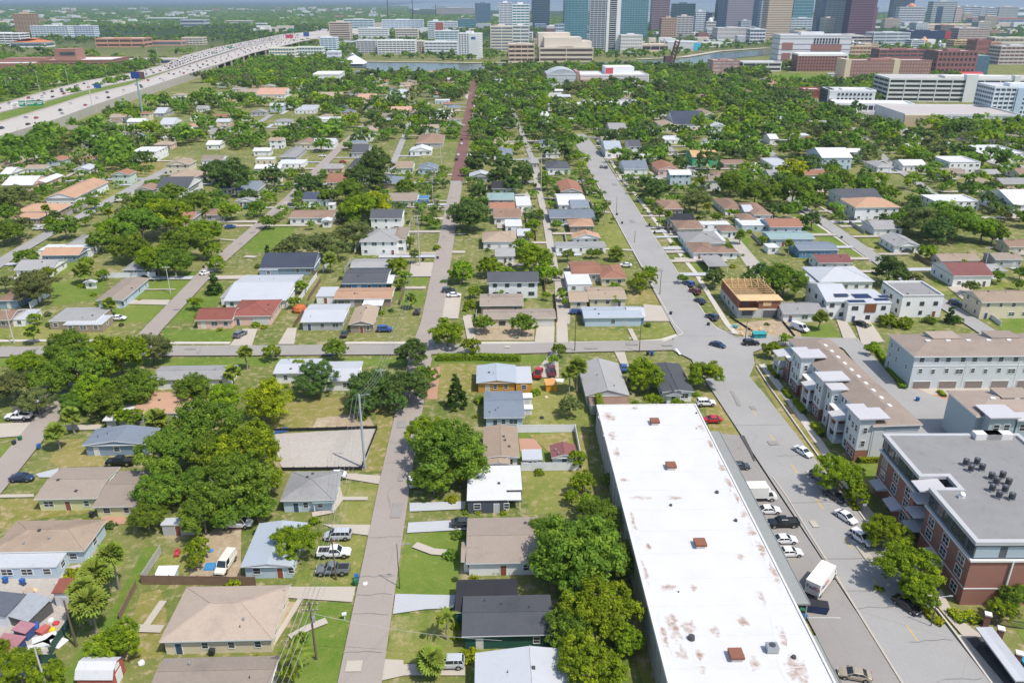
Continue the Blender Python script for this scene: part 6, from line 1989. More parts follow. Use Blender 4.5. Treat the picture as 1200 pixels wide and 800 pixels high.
def vehicle_proto(kind):
 s = CARS[kind]
 hw = s['W'] / 2
 t = thing(kind if kind in ('van', 'minivan') else {'sedan': 'car', 'hatch': 'car', 'suv': 'car', 'pickup': 'pickup_truck'}[kind], (0, 0, -500), 0)
 mb = MB()
 secs = []
 for x, zt, f in s['hull']:
  h = hw * f
  z0 = s['z0'] + (.1 if abs(x) > 2 else 0)
  zm = z0 + (zt - z0) * .55
  secs.append([(x, -h * .86, z0), (x, -h * .98, z0 + .12), (x, -h, zm), (x, -h * .95, zt - .06), (x, -h * .80, zt), (x, h * .80, zt), (x, h * .95, zt - .06), (x, h, zm), (x, h * .98, z0 + .12), (x, h * .86, z0)])
 loft(mb, secs)
 x0, x1, t0, t1, zr = s['cab']
 zb = max(p[1] for p in s['hull']) - .05
 yb, yt = hw * .90, hw * .74
 B = [(x0, -yb, zb), (x1, -yb * .96, zb), (x1, yb * .96, zb), (x0, yb, zb)]
 T = [(t0, -yt, zr - .07), (t1, -yt, zr - .07), (t1, yt, zr - .07), (t0, yt, zr - .07)]
 e = .05
 loft(mb, [[(t0 - e, -yt - e, zr - .07), (t1 + e, -yt - e, zr - .07), (t1 + e, yt + e, zr - .07), (t0 - e, yt + e, zr - .07)], [(t0 + .12, -yt + .06, zr), (t1 - .15, -yt + .06, zr), (t1 - .15, yt - .06, zr), (t0 + .12, yt - .06, zr)]])
 for k in range(4):
  mb.tube(B[k], T[k], .075, .06, 4)
 for sg in (-1, 1):
  xm = (x0 + x1) / 2 - .1; xt = (t0 + t1) / 2
  mb.tube((xm, sg * (yb + .0), zb), (xt, sg * (yt + .0), zr - .06), .06, .05, 4)
  if kind in ('van', 'minivan', 'suv'):
   mb.tube((x0 + (x1 - x0) * .25, sg * yb, zb), (t0 + (t1 - t0) * .22, sg * yt, zr - .06), .07, .06, 4)
 if kind == 'pickup':
  i0 = len(mb.f)
 mb.build('body', car_paint('white'), t)
 if kind == 'pickup':
  mb = MB(); mb.box(-2.72, -.92, -hw * .76, hw * .76, 1.085, 1.10); mb.build('cargo_bed', M_BLKP, t)
  for (a, b_, c, d_) in ((-2.9, -.86, -hw * .95, -hw * .78), (-2.9, -.86, hw * .78, hw * .95), (-2.9, -2.76, -hw * .78, hw * .78)):
   mb = MB(); mb.box(a, b_, c, d_, 1.08, 1.26); mb.build('bed_wall', car_paint('white'), t)
 def pane(nm, q):
  mb = MB(); mb.quad(*q); c = sum((Vector(p) for p in q), Vector()) / 4
  o = mb.build(nm, M_CGLASS, t)
 pane('windscreen', (B[1], B[2], T[2], T[1]))
 pane('rear_window', (B[3], B[0], T[0], T[3]))
 if kind != 'van':
  pane('side_window', (B[0], B[1], T[1], T[0])); pane('side_window', (B[2], B[3], T[3], T[2]))
 else:
  mb = MB(); loft(mb, [[B[0], (x1 - 1.5, B[1][1], zb), (x1 - 1.5, B[2][1], zb), B[3]], [T[0], (t1 - 1.1, T[1][1], zr - .07), (t1 - 1.1, T[2][1], zr - .07), T[3]]]); mb.build('side_panel', car_paint('white'), t)
  pane('side_window', ((x1 - 1.5, B[1][1], zb), B[1], T[1], (t1 - 1.1, T[1][1], zr - .07))); pane('side_window', (B[2], (x1 - 1.5, B[2][1], zb), (t1 - 1.1, T[2][1], zr - .07), T[2]))
 ty, ri = wheel_meshes(s['r'])
 for x in s['wx']:
  for sg in (-1, 1):
   w = put('wheel', ty, t, (x, sg * (hw - .09), s['r']))
   put('rim', ri, w)
   mb = MB(); mb.tube((x, sg * (hw - .1), s['r'] + .03), (x, sg * (hw + .002), s['r'] + .03), s['r'] + .07, s['r'] + .07, 12); mb.build('wheel_arch', M_BLKP, t)
 xf, xr = s['hull'][-1][0], s['hull'][0][0]
 zf = s['hull'][-2][1] - .12
 for sg in (-1, 1):
  mb = MB(); mb.box(xf - .22, xf - .06, sg * hw * .56 - .2, sg * hw * .56 + .2, zf - .07, zf + .07); mb.build('headlight', M_HEAD, t)
  mb = MB(); mb.box(xr - .02, xr + .08, sg * hw * .68 - .16, sg * hw * .68 + .16, s['hull'][1][1] - .22, s['hull'][1][1] - .03); mb.build('tail_light', M_TAIL, t)
  mb = MB(); mb.box(x1 - .32, x1 - .16, sg * (hw + .02) - .10, sg * (hw + .02) + .10, zb + .02, zb + .17); mb.build('mirror', M_BLKP, t)
 mb = MB(); mb.box(xf - .1, xf + .02, -hw * .55, hw * .55, .36, .52); mb.box(xr - .02, xr + .1, -hw * .6, hw * .6, .36, .5); mb.build('bumper', M_BLKP, t)
 return t
def place_vehicle(kind, colour, pos, ang, label, cat=None, group=None, cname=None):
 if kind not in PROTO:
  PROTO[kind] = vehicle_proto(kind)
  o = PROTO[kind]
  PROTO[kind + '_used'] = False
 if not PROTO[kind + '_used']:
  o = PROTO[kind]; PROTO[kind + '_used'] = True
 else:
  o = copy_tree(PROTO[kind])
 o.location = pos
 o.rotation_euler = (0, 0, GRID + R(ang))
 tag(o, label, cat or {'pickup': 'pickup truck', 'van': 'van', 'minivan': 'minivan'}.get(kind, 'car'), group)
 for c in o.children:
  if c.name.split('.')[0] in ('body', 'bed_wall', 'side_panel'):
   c.material_slots[0].link = 'OBJECT'
   c.material_slots[0].material = car_paint(colour)
 return o
def vehicles(table):
 for line in table.strip().splitlines():
  head, _, label = line.partition('|')
  k, c, x, y, a = head.split()
  p = P(float(x), float(y), .7); p.z = .32
  place_vehicle(k, c, p, float(a), label.strip())
  LAND.append((label.strip().split(',')[0], p.x, p.y, 2.5))
vehicles('''
suv white 47 469.5 180|white wagon, on the dark asphalt pad at the left edge
pickup white 22 488.5 180|white pickup truck, on the concrete pad at the left edge
sedan navy 26 560 0|dark blue sedan, on the left side street by a pale green house
pickup black 141 541.5 180|black pickup truck with silver bed, below the slate grey gabled house
van white 278 614 0|white work van, under the big oaks beside the grey shed
van cream 265 661 262|old cream van, parked nose down beside the bright tree
minivan silver 396 627.5 180|silver minivan, first of three vehicles on the grass by the main street
pickup white 392 648 0|white pickup with dark hood stripes, between silver minivan and grey pickup
pickup grey 390 668 180|grey pickup with open bed, nearest of three on the grass by the main street
sedan white 393 557 180|white sedan, on the grey house's drive beside the gravel lot
sedan dark 543 613 0|black and silver sedan, on the pale drive beside the grey-brown roofed white house
suv silver 526 777 180|silver wagon, beside the fan palm at the bottom
hatch white 484 564 100|white car with dark windows, on the main street under the big round tree
suv blue 451 386 0|dark blue wagon with roof rack, on the lawn by the tan front-gabled house
sedan dark 404 391 88|dark car, in the drive left of the tan front-gabled house
suv grey 282 392 68|grey wagon, in the drive of the red roofed pink house
sedan white 139 373 0|white car, on the grass below the grey-brown gabled house
sedan white 241 320 55|white car, driving on the left side street by the tree clump
sedan blue 270 266 10|blue car, under trees by the left side street
pickup teal 293 243 5|teal pickup truck, beside the grey gabled house on the side street
sedan white 45 268 180|white convertible, on a pale drive at the far left
sedan dark 92 241 160|dark car, beside the orange-roofed church
hatch dark 489 365 90|dark car, in a drive at the foot of a lush lawn by the main street
sedan white 532 346 8|white sedan, on a paved yard right of the main street
suv dark 526 341 0|dark grey wagon, behind the white sedan in the paved yard
sedan navy 498 257 4|navy car, in the drive of the charcoal roofed two-storey house
suv dark 343 241 0|dark wagon, beside the white house with navy roof
suv blue 807 333 118|blue wagon, farthest of four cars parked along the wide street
suv maroon 814 342 118|maroon wagon, second farthest of four parked along the wide street
sedan navy 820 353 118|navy car, third of four parked along the wide street
suv navy 834 372 118|dark blue wagon, parked nearest the wide junction
sedan blue 676 365.5 0|bright blue car, on the sand left of the light blue corner house
sedan white 733 311 172|white car, on the lawn by the wide street
sedan navy 841 404.5 -40|dark blue sedan, turning across the wide junction
suv black 880 402.5 0|black wagon, waiting in the cross street beside the building site
suv white 827 472.5 0|white wagon, on the grass at the head of the warehouse
sedan red 834 492 180|red car, on the grass beside the warehouse corner
sedan dark 866 546.5 0|dark grey car, half under the warehouse canopy
sedan white 900.5 598 0|white sedan, beside the white delivery lorry in the car park
pickup black 917 613.5 180|black pickup truck, between two white sedans in the car park
sedan white 919 632.5 0|white sedan, just below the black pickup in the car park
sedan white 925 647.5 0|white sedan with pale windscreen, nearest of the white cars in the car park
sedan tan 1001 790.5 165|bronze car, at the bottom edge of the car park
sedan white 941 529.5 -64|white sedan, farthest of the cars parked along the town houses
suv grey 961 560 -64|grey wagon, in tree shade in front of the brick apartments
sedan dark 977 581 -64|dark car, behind the white sedan at the brick apartments
sedan white 991 606 -64|white sedan, at the kerb before the brick apartments
suv white 1009 631 -64|white wagon, half under the kerb trees before the brick apartments
sedan black 1062 709 -62|black car, at the end of the kerb beside the clipped hedges
suv dark 997 257 0|dark wagon, in the drive of the orange tile roof house
suv navy 1120 356 -40|dark blue wagon, on the right side street by the green lawn
sedan black 1009 380 -55|black car, in the drive of the solar house
van white 937 385 -55|white van, on the grass beside the grey-roofed white bungalow
sedan dark 1063 294 0|dark car, beside the dark-grey gabled white house
pickup red 631 437.5 80|red pickup with white hood, left of two in the orange house drive
pickup maroon 646.5 435 92|maroon pickup truck, right of two in the orange house drive
sedan blue 731 431 85|blue car, in the drive between the grey gabled house and the tree
hatch white 800 196 100|white car, beside the slate-roofed corner house
sedan red 402 190 0|red car, on a lawn at the end of the left side street
sedan dark 368 158 10|dark car, outside the light grey house at centre left
sedan white 378 183 0|white car, on the green left of the side street
sedan white 541 169 90|white car, parked along the brick street, the far one
sedan white 537 182 90|white car, parked along the brick street, the middle one
sedan black 535 187 90|black car, parked along the brick street
sedan dark 541 163.5 90|dark car, parked along the brick street behind a white one
sedan grey 705 196 90|grey car, far up the wide street, left of two
sedan dark 710 196.5 90|dark car, far up the wide street, right of two
sedan dark 1138 180 -35|dark car, driving on the avenue at upper right
sedan dark 1108 163 -30|dark wagon, turning off the avenue beside the trees
sedan white 1160 166 0|white car, in the lot beside the big grey-roofed warehouse
sedan dark 1152 152 0|dark car, before the dock of the big grey-roofed warehouse
sedan dark 1166 153 0|black car, right of another before the dock of the grey-roofed warehouse
sedan navy 1046 142 0|navy car, in the lot behind the avenue
sedan dark 936 182 -40|dark car, parked on the small upper right street
sedan black 954 193 -20|black car, before the pale blue apartment house
''')
def lorry(label, pos, ang, L, lettering=False):
 t = thing('box_truck', pos, GRID + R(ang), label, 'truck')
 LAND.append((label.split(',')[0], pos.x, pos.y, 4))
 M_BOX = paint((.72, .71, .66), .5, .05, .4, name='van_body_paint')
 mb = MB(); mb.box(-L / 2, L / 2 - 2.0, -1.2, 1.2, .95, 3.3); mb.build('cargo_box', M_BOX, t)
 mb = MB(); mb.box(-L / 2 - .03, L / 2 - 1.97, -1.23, 1.23, 3.3, 3.36); mb.build('box_roof', paint((.74, .72, .64), .6, .06, .3, name='lorry_roof'), t)
 mb = MB(); mb.box(-L / 2 - .06, -L / 2 - .005, -1.05, 1.05, 1.05, 2.85); mb.build('rear_shutter', paint((.58, .58, .58), .5, .05, name='shutter'), t)
 mb = MB(); c0 = L / 2 - 1.95
 loft(mb, [[(c0, -1.05, .55), (c0, 1.05, .55), (c0, 1.02, 2.3), (c0, -1.02, 2.3)], [(c0 + .9, -1.05, .55), (c0 + .9, 1.05, .55), (c0 + .7, .95, 2.35), (c0 + .7, -.95, 2.35)], [(c0 + 1.25, -1.03, .55), (c0 + 1.25, 1.03, .55), (c0 + 1.22, .98, 1.35), (c0 + 1.22, -.98, 1.35)], [(c0 + 1.95, -.95, .55), (c0 + 1.95, .95, .55), (c0 + 1.9, .85, 1.15), (c0 + 1.9, -.85, 1.15)]])
 mb.build('cab', M_BOX, t)
 mb = MB(); mb.quad((c0 + 1.24, -.88, 1.4), (c0 + 1.24, .88, 1.4), (c0 + .74, .84, 2.27), (c0 + .74, -.84, 2.27)); mb.build('windscreen', M_CGLASS, t)
 for s in (-1, 1):
  mb = MB(); q = [(c0 + .15, s * 1.06, 1.35), (c0 + 1.1, s * 1.06, 1.35), (c0 + .72, s * 1.0, 2.2), (c0 + .15, s * 1.04, 2.2)]; mb.quad(*q); mb.build('side_window', M_CGLASS, t)
 mb = MB(); mb.box(-L / 2, L / 2 - .2, -.5, .5, .5, .95); mb.box(-L / 2 - .2, -L / 2, -1.1, 1.1, .5, .72); mb.build('chassis', M_BLKP, t)
 ty, ri = wheel_meshes(.45, .3)
 for x in (-L / 2 + 1.6, L / 2 - 1.1):
  for s in (-1, 1):
   w = put('wheel', ty, t, (x, s * .98, .45)); put('rim', ri, w)
 for s in (-1, 1):
  mb = MB(); mb.box(-L / 2 - .05, -L / 2 + .02, s * .95 - .12, s * .95 + .12, .78, .92); mb.build('tail_light', M_TAIL, t)
  mb = MB(); mb.box(L / 2 - .12, L / 2 - .03, s * .65 - .18, s * .65 + .18, .8, .98); mb.build('headlight', M_HEAD, t)
 if lettering:
  M_PUR = paint((.075, .03, .17), .5, .02, name='dark_lettering')
  M_ORA = paint((.62, .09, .03), .5, .02, name='red_lettering')
  def text(s, size, loc, rot, mat):
   cu = bpy.data.curves.new('lettering', 'FONT')
   cu.body = s; cu.size = size; cu.extrude = .01; cu.offset = .012
   cu.align_x = 'LEFT'
   cu.materials.append(mat)
   tmp = bpy.data.objects.new('tmp', cu)
   me = bpy.data.meshes.new_from_object(tmp)
   bpy.data.objects.remove(tmp)
   o = put('lettering', me, t, loc, rot)
  text('Fed', .95, (-L / 2 - .075, 1.0, 2.05), (math.pi / 2, 0, -math.pi / 2), M_PUR)
  text('Ex', .95, (-L / 2 - .075, -.38, 2.05), (math.pi / 2, 0, -math.pi / 2), M_ORA)
  text('Fed', 1.3, (-L / 2 + .7, -1.215, 1.75), (math.pi / 2, 0, 0), M_PUR)
  text('Ex', 1.3, (-L / 2 + 2.65, -1.215, 1.75), (math.pi / 2, 0, 0), M_ORA)
 return t
p = P(890, 577, 1.8); p.z = .32
lorry('white delivery lorry, parked nose out from the warehouse canopy', p, 0, 6.6)
pr_, pf_ = P(953, 684, 3.3), P(971.5, 660.5, 3.3)
p = (pr_ + pf_) / 2; p.z = .32; dv = pf_ - pr_
lorry('cream-topped parcel truck with dark and red lettering, standing askew in the car park', p + dv.normalized() * .9, math.degrees(math.atan2(dv.y, dv.x) - GRID), dv.length + 1.9, True)
def small_car_mesh(colour, tall=0):
 mb = MB()
 z1, z2 = .95 + tall * .15, 1.45 + tall * .35
 mb.box(-2.2, 2.2, -.9, .9, .3, z1, 0)
 loft(mb, [[(-1.9, -.82, z1), (1.0, -.82, z1), (1.0, .82, z1), (-1.9, .82, z1)], [(-1.35, -.68, z2), (.35, -.68, z2), (.35, .68, z2), (-1.35, .68, z2)]], 1, False)
 mb.box(-1.4, .4, -.7, .7, z2 - .02, z2 + .04, 0)
 for x in (-1.4, 1.4):
  mb.box(x - .33, x + .33, -.94, .94, 0, .62, 2)
 return mb.mesh('car', [car_paint(colour), M_CGLASS, M_TYRE])
SMALL = {}
def far_car(pos, head, colour, label, group):
 tall = random.random() < .45
 k = (colour, tall)
 if k not in SMALL:
  SMALL[k] = small_car_mesh(colour, 1 if tall else 0)
 return tag(put('car', SMALL[k], None, pos, math.atan2(head.y, head.x)), label, 'car', group)
def traffic(u_, l_, z_, lanes, dens, reverse, group, phrase):
 rng = random.Random(11 if reverse else 5)
 pts_u = [P(*u_[i], z_[i]) for i in range(len(u_))]; pts_l = [P(*l_[i], z_[i]) for i in range(len(u_))]
 for f in lanes:
  line = [a.lerp(b_, f) for a, b_ in zip(pts_u, pts_l)]
  s = rng.uniform(0, 12)
  for i in range(len(line) - 1):
   a, c_ = line[i], line[i + 1]
   ln = (c_ - a).length
   while s < ln:
    p = a.lerp(c_, s / ln)
    px = to_px(p)[0]
    if -5 < px < 350:
     h = (c_ - a) * (-1 if reverse else 1)
     col = rng.choice(('white', 'white', 'silver', 'grey', 'black', 'dark', 'dark', 'red', 'navy', 'white', 'silver'))
     word = {'dark': 'dark grey', 'navy': 'dark blue'}.get(col, col)
     far_car(p + Vector((0, 0, .03)), h, col, word + ' car ' + phrase, group)
    s += dens(px, rng)
   s -= ln
traffic(near_u, near_l, HZ, (.24, .5, .76), lambda x, r: r.uniform(40, 95) if x < 200 else r.uniform(24, 60), False, 'thin traffic on the near carriageway', 'in the thin traffic on the near motorway carriageway')
traffic(far_u, far_l, HZ2, (.24, .5, .76), lambda x, r: r.uniform(18, 48) if x < 190 else r.uniform(11, 24), True, 'queue on the far carriageway', 'in the dense queue on the far motorway carriageway')
# ================================================================ trees, palms, shrubs
def leaf_mat(col, name, spread=.35, trans=.5):
 m = bpy.data.materials.new(name)
 m.use_nodes = True
 nt = m.node_tree
 nt.nodes.clear()
 out = nt.nodes.new('ShaderNodeOutputMaterial')
 at = nt.nodes.new('ShaderNodeAttribute'); at.attribute_name = 'tone'
 c = ramp(nt, at.outputs['Fac'], [(0.0, scale3(col, 1 - spread)), (.5, col), (1.0, (min(1, col[0] * 1.9), min(1, col[1] * 1.55), col[2] * 1.2))])
 oi = nt.nodes.new('ShaderNodeObjectInfo')
 h = nt.nodes.new('ShaderNodeHueSaturation')
 nt.links.new(maprange(nt, oi.outputs['Random'], 0, 1, .494, .522), h.inputs['Hue'])
 nt.links.new(maprange(nt, oi.outputs['Random'], 0, 1, .93, 1.2), h.inputs['Value'])
 nt.links.new(c, h.inputs['Color'])
 d = nt.nodes.new('ShaderNodeBsdfDiffuse'); t = nt.nodes.new('ShaderNodeBsdfTranslucent')
 nt.links.new(h.outputs[0], d.inputs[0]); nt.links.new(h.outputs[0], t.inputs[0])
 mx = nt.nodes.new('ShaderNodeMixShader'); mx.inputs[0].default_value = trans
 nt.links.new(d.outputs[0], mx.inputs[1]); nt.links.new(t.outputs[0], mx.inputs[2])
 nt.links.new(mx.outputs[0], out.inputs[0])
 return m
LEAF = dict(o=leaf_mat((.185, .28, .04), 'oak_leaves'), l=leaf_mat((.235, .33, .026), 'bright_leaves'), y=leaf_mat((.33, .37, .022), 'yellow_leaves'),
   d=leaf_mat((.13, .205, .058), 'dark_leaves'), g=leaf_mat((.19, .23, .08), 'grey_green_leaves'), k=leaf_mat((.06, .11, .025), 'conifer_needles'),
   p=leaf_mat((.22, .27, .045), 'palm_fronds', .3, .2), r=leaf_mat((.30, .09, .05), 'red_leaves'))
M_BARK = paint((.20, .165, .13), .9, .25, 2.0, name='bark')
M_PBARK = paint((.27, .235, .19), .9, .2, 3.0, name='palm_bark')
def leaf_quads(c, nrm, size, rng, jit=.45):
 """little leaf sprays (4-sided) at points c, roughly facing nrm"""
 n = len(c)
 nrm = nrm + rng.normal(0, jit, (n, 3)); nrm /= np.linalg.norm(nrm, axis=1)[:, None] + 1e-9
 a = rng.normal(0, 1, (n, 3)); a -= (a * nrm).sum(1)[:, None] * nrm; a /= np.linalg.norm(a, axis=1)[:, None] + 1e-9
 b = np.cross(nrm, a)
 s = (size * rng.uniform(.6, 1.35, n))[:, None]
 v = np.stack([c - a * s, c - b * s * .62 + a * s * .1, c + a * s * 1.05, c + b * s * .62 + nrm * s * .25], 1).reshape(-1, 3)
 q = np.arange(4 * n).reshape(n, 4)
 return v, q
def crown_cloud(seed, n, size, lobes=13, sub=16, flat=.78, ragged=.35, gap=.0, shape='dome'):
 rng = np.random.default_rng(seed)
 L = []
 for k in range(lobes):
  a = 2 * math.pi * (k * .618 + rng.uniform(-.1, .1))
  rr = math.sqrt((k + .3) / lobes) * .74
  z = flat * (.62 * (1 - (rr / .78) ** 2) * rng.uniform(.45, 1.15) - .22 + rng.uniform(-.16, .10))
  L.append((rr * math.cos(a), rr * math.sin(a), z, rng.uniform(.24, .40) * (1 - ragged * rng.uniform(0, .6))))
 for k in range(max(2, lobes // 3)):                 # lower skirt
  a = rng.uniform(0, 6.28); L.append((.5 * math.cos(a), .5 * math.sin(a), -.42 * flat, rng.uniform(.22, .34)))
 if shape == 'cone':
  L = [(rng.normal(0, .05), rng.normal(0, .05), -.9 + 1.9 * k / lobes, .42 * (1 - k / lobes) + .06) for k in range(lobes)]
 L = np.array(L)
 subs, tones, outn, srs = [], [], [], []
 for x, y, z, r in L:
  m = max(4, int(sub * (r / .3) ** 2))
  d = rng.normal(0, 1, (m, 3)); d[:, 2] = np.abs(d[:, 2]) * .9 - .3 * rng.random(m); d /= np.linalg.norm(d, axis=1)[:, None]
  rad = r * rng.uniform(.7, 1.16, m)
  subs.append(np.array((x, y, z)) + d * rad[:, None] * np.array((1, 1, flat + .1)))
  tones.append(np.clip(rng.uniform(.0, .3) + rng.uniform(0, .6, m), 0, 1)); outn.append(d); srs.append(rng.uniform(.055, .105, m))
 subs, tones, outn, srs = (np.concatenate(q) for q in (subs, tones, outn, srs))
 if sub < 10:
  srs = srs * 1.35
 w = srs ** 2; idx = rng.choice(len(subs), n, p=w / w.sum())
 dd = rng.normal(0, 1, (n, 3)); dd /= np.linalg.norm(dd, axis=1)[:, None]
 off = dd * (rng.random(n) ** .45)[:, None] * np.array((1, 1, .7))
 c = subs[idx] + off * srs[idx][:, None] * 1.35
 nr = outn[idx] * .45 + off * 1.1 + np.array((0, 0, .45))
 v, q = leaf_quads(c, nr, size, rng, .28 if sub < 10 else .45)
 tone = np.clip(tones[idx] + .12 * off[:, 2] + rng.normal(0, .09 if sub < 10 else .15, n), 0, 1)
 return v, q, np.repeat(tone, 4)
CROWN = {}
def crown_mesh(kind, level, var):
 key = (kind, level, var)
 if key not in CROWN:
  n, size, sub = {'hi': (16000, .031, 22), 'mid': (4200, .056, 12), 'low': (900, .105, 7)}[level]
  level_ = level
  seed = (ord(kind) * 97 + var * 13 + 5)
  kw = dict(o=dict(lobes=14), l=dict(lobes=12, flat=.9), y=dict(lobes=12, flat=.85), d=dict(lobes=12, flat=.85), g=dict(lobes=15, flat=.65, ragged=.7), k=dict(lobes=9, shape='cone'), r=dict(lobes=8, ragged=.6))[kind]
  if kind == 'g':
   n = int(n * .7)
  v, q, t = crown_cloud(seed, n, size * (1.0 if kind != 'k' else .8), sub=sub, **kw)
  CROWN[key] = numpy_mesh('crown', v, q, LEAF[kind], t)
 return CROWN[key]
TRUNK = []
for s in range(3):
 rng_ = random.Random(s)
 mb = MB()
 p0, r0_ = Vector((0, 0, -.05)), .055
 for k in range(3):
  p1 = p0 + Vector((rng_.uniform(-.04, .04), rng_.uniform(-.04, .04), .22))
  mb.tube(p0, p1, r0_, r0_ * .86, 8, cap=False); p0, r0_ = p1, r0_ * .86
 for k in range(6):
  a = k * 1.05 + rng_.uniform(-.3, .3)
  q = p0 + Vector((math.cos(a) * .34, math.sin(a) * .34, rng_.uniform(.2, .42)))
  mb.tube(p0 - Vector((0, 0, .05)), q, r0_ * .7, .02, 6, cap=False)
  for j in range(2):
   q2 = q + Vector((math.cos(a + j - .5) * .26, math.sin(a + j - .5) * .26, rng_.uniform(.05, .25)))
   mb.tube(q, q2, .02, .006, 5, cap=False)
 TRUNK.append(mb.mesh('trunk', M_BARK))
TREES = []      # (object, kind, centre x, y, radius) for the labels
def tree(x, y, r, kind, zc=None, level='mid', var=0, vz=1.0):
 zc = zc if zc is not None else .74 * r + 1.0
 o = thing('tree', (x, y, 0), random.uniform(0, 6.28))
 t = put('trunk', TRUNK[var % 3], o); t.scale = (max(.35, r * .9),) * 2 + (zc / .95,)
 if kind == 'k':
  c = put('crown', crown_mesh('k', level, var % 2), o, (0, 0, zc)); c.scale = (r * 2.3, r * 2.3, zc * .92)
 else:
  c = put('crown', crown_mesh(kind, level, var), o, (0, 0, zc)); c.scale = (r, r, r * vz)
 o['category'] = 'tree'
 TREES.append((o, kind, x, y, r, zc))
 return o
def shrub(x, y, r, kind='l', level='low', h=None):
 me = crown_mesh(kind, level, 0)
 o = put('shrub', me, None, (x, y, (h or r) * .45), random.uniform(0, 6.28), (r, r, (h or r) * .9))
 o['category'] = 'shrub'
 TREES.append((o, 's', x, y, r, r * .5))
 return o
def fan_frond():
 mb = MB()
 n = 11
 mb.tube((0, 0, 0), (.42, 0, .10), .022, .014, 3, cap=False)
 for k in range(n):
  a = -1.75 + 3.5 * k / (n - 1)
  ln = .62 * (1 - .25 * abs(a) / 1.75)
  d = Vector((math.cos(a), math.sin(a), 0)); s = Vector((-d.y, d.x, 0)) * .12
  c = Vector((.42, 0, .10)); mid = c + d * ln * .6 + Vector((0, 0, .02)); tip = c + d * ln + Vector((0, 0, -.10))
  mb.poly([c, mid - s, tip, mid + s])
 return mb.mesh('frond', LEAF['p'])
def feather_frond():
 mb = MB()
 pts = [Vector((t_ * 1.0, 0, .28 * math.sin(t_ * 2.2) - .55 * t_ ** 3)) for t_ in [k / 7 for k in range(8)]]
 for k in range(7):
  mb.tube(pts[k], pts[k + 1], .018, .012, 3, cap=False)
  for s in (-1, 1):
   for j in range(2):
    b_ = pts[k].lerp(pts[k + 1], j / 2); e = b_ + Vector((.10, s * .26 * (1 - k / 9), -.10)); w = Vector((.045, 0, 0))
    mb.poly([b_ - w, b_ + w, e + w * .4, e - w * .4])
 return mb.mesh('frond', LEAF['p'])
def dress(me, n, seed, low=-.7):
 r_ = random.Random(seed); out = []
 for k in range(n):
  el = math.asin(.93 - (.93 - math.sin(low)) * k / (n - 1))
  out.append((k * 2.39996 + r_.uniform(-.2, .2), el + r_.uniform(-.15, .15), r_.uniform(.85, 1.12)))
 return out
FANF, FEATH = fan_frond(), feather_frond()
for me_ in (FANF, FEATH):
 a_ = me_.attributes.new('tone', 'FLOAT', 'POINT'); a_.data.foreach_set('value', np.full(len(me_.vertices), .5, np.float32))
def frond_matrix(az, el, s):
 return Matrix.Rotation(az, 4, 'Z') @ Matrix.Rotation(-el, 4, 'Y') @ Matrix.Rotation(math.sin(az * 5) * .7, 4, 'X') @ Matrix.Scale(s, 4)
PCROWN = {}
def palm_crown(kind, seed):
 k = (kind, seed)
 if k not in PCROWN:
  src, n = (FANF, 30) if kind == 'p' else (FEATH, 18)
  co = np.array([v.co[:] for v in src.vertices]); fs = [tuple(p.vertices) for p in src.polygons]
  V, F = [], []; tn = []
  for az, el, s in dress(src, n, seed):
   M_ = np.array(frond_matrix(az, el, s)); base = sum(len(v) for v in V)
   V.append(co @ M_[:3, :3].T); F += [tuple(i + base for i in f) for f in fs]; tn.append(np.full(len(co), random.Random(az).uniform(.15, .85)))
  me = bpy.data.meshes.new('crown'); me.from_pydata(np.concatenate(V).tolist(), [], F); me.materials.append(LEAF['p'])
  at = me.attributes.new('tone', 'FLOAT', 'POINT'); at.data.foreach_set('value', np.concatenate(tn).astype(np.float32)); me.update()
  PCROWN[k] = me
 return PCROWN[k]
PT = MB()
for k in range(6):
 PT.tube((.02 * math.sin(k), .01 * k % .03, k / 6), (.02 * math.sin(k + 1), .01 * (k + 1) % .03, (k + 1) / 6 + .005), .03 if k else .038, .028, 7, cap=False)
PT = PT.mesh('trunk', M_PBARK)
def palm(x, y, r, zc, kind='p', near=False):
 o = thing('palm_tree', (x, y, 0), random.uniform(0, 6.28))
 t = put('trunk', PT, o); t.scale = (6.5 if kind == 'p' else 5, 6.5 if kind == 'p' else 5, zc)
 if near:
  src, n = (FANF, 34) if kind == 'p' else (FEATH, 17)
  for az, el, s in dress(src, n, int(x * 7)):
   f = put('frond', src, o)
   f.matrix_basis = Matrix.Translation((0, 0, zc)) @ frond_matrix(az, el, s * r)
 else:
  c = put('crown', palm_crown(kind, int(abs(x)) % 3), o, (0, 0, zc)); c.scale = (r,) * 3
 o['category'] = 'palm tree'
 TREES.append((o, 'p' if kind == 'p' else 'c', x, y, r, zc))
 return o
def by_px(cx, cy, w, fz):
 r = 3.0
 for _ in range(12):
  z = fz(r)
  r = .5 * w * mpp(cy, z)
 p = P(cx, cy, fz(r))
 return p.x, p.y, r, fz(r)
VAR = [0]
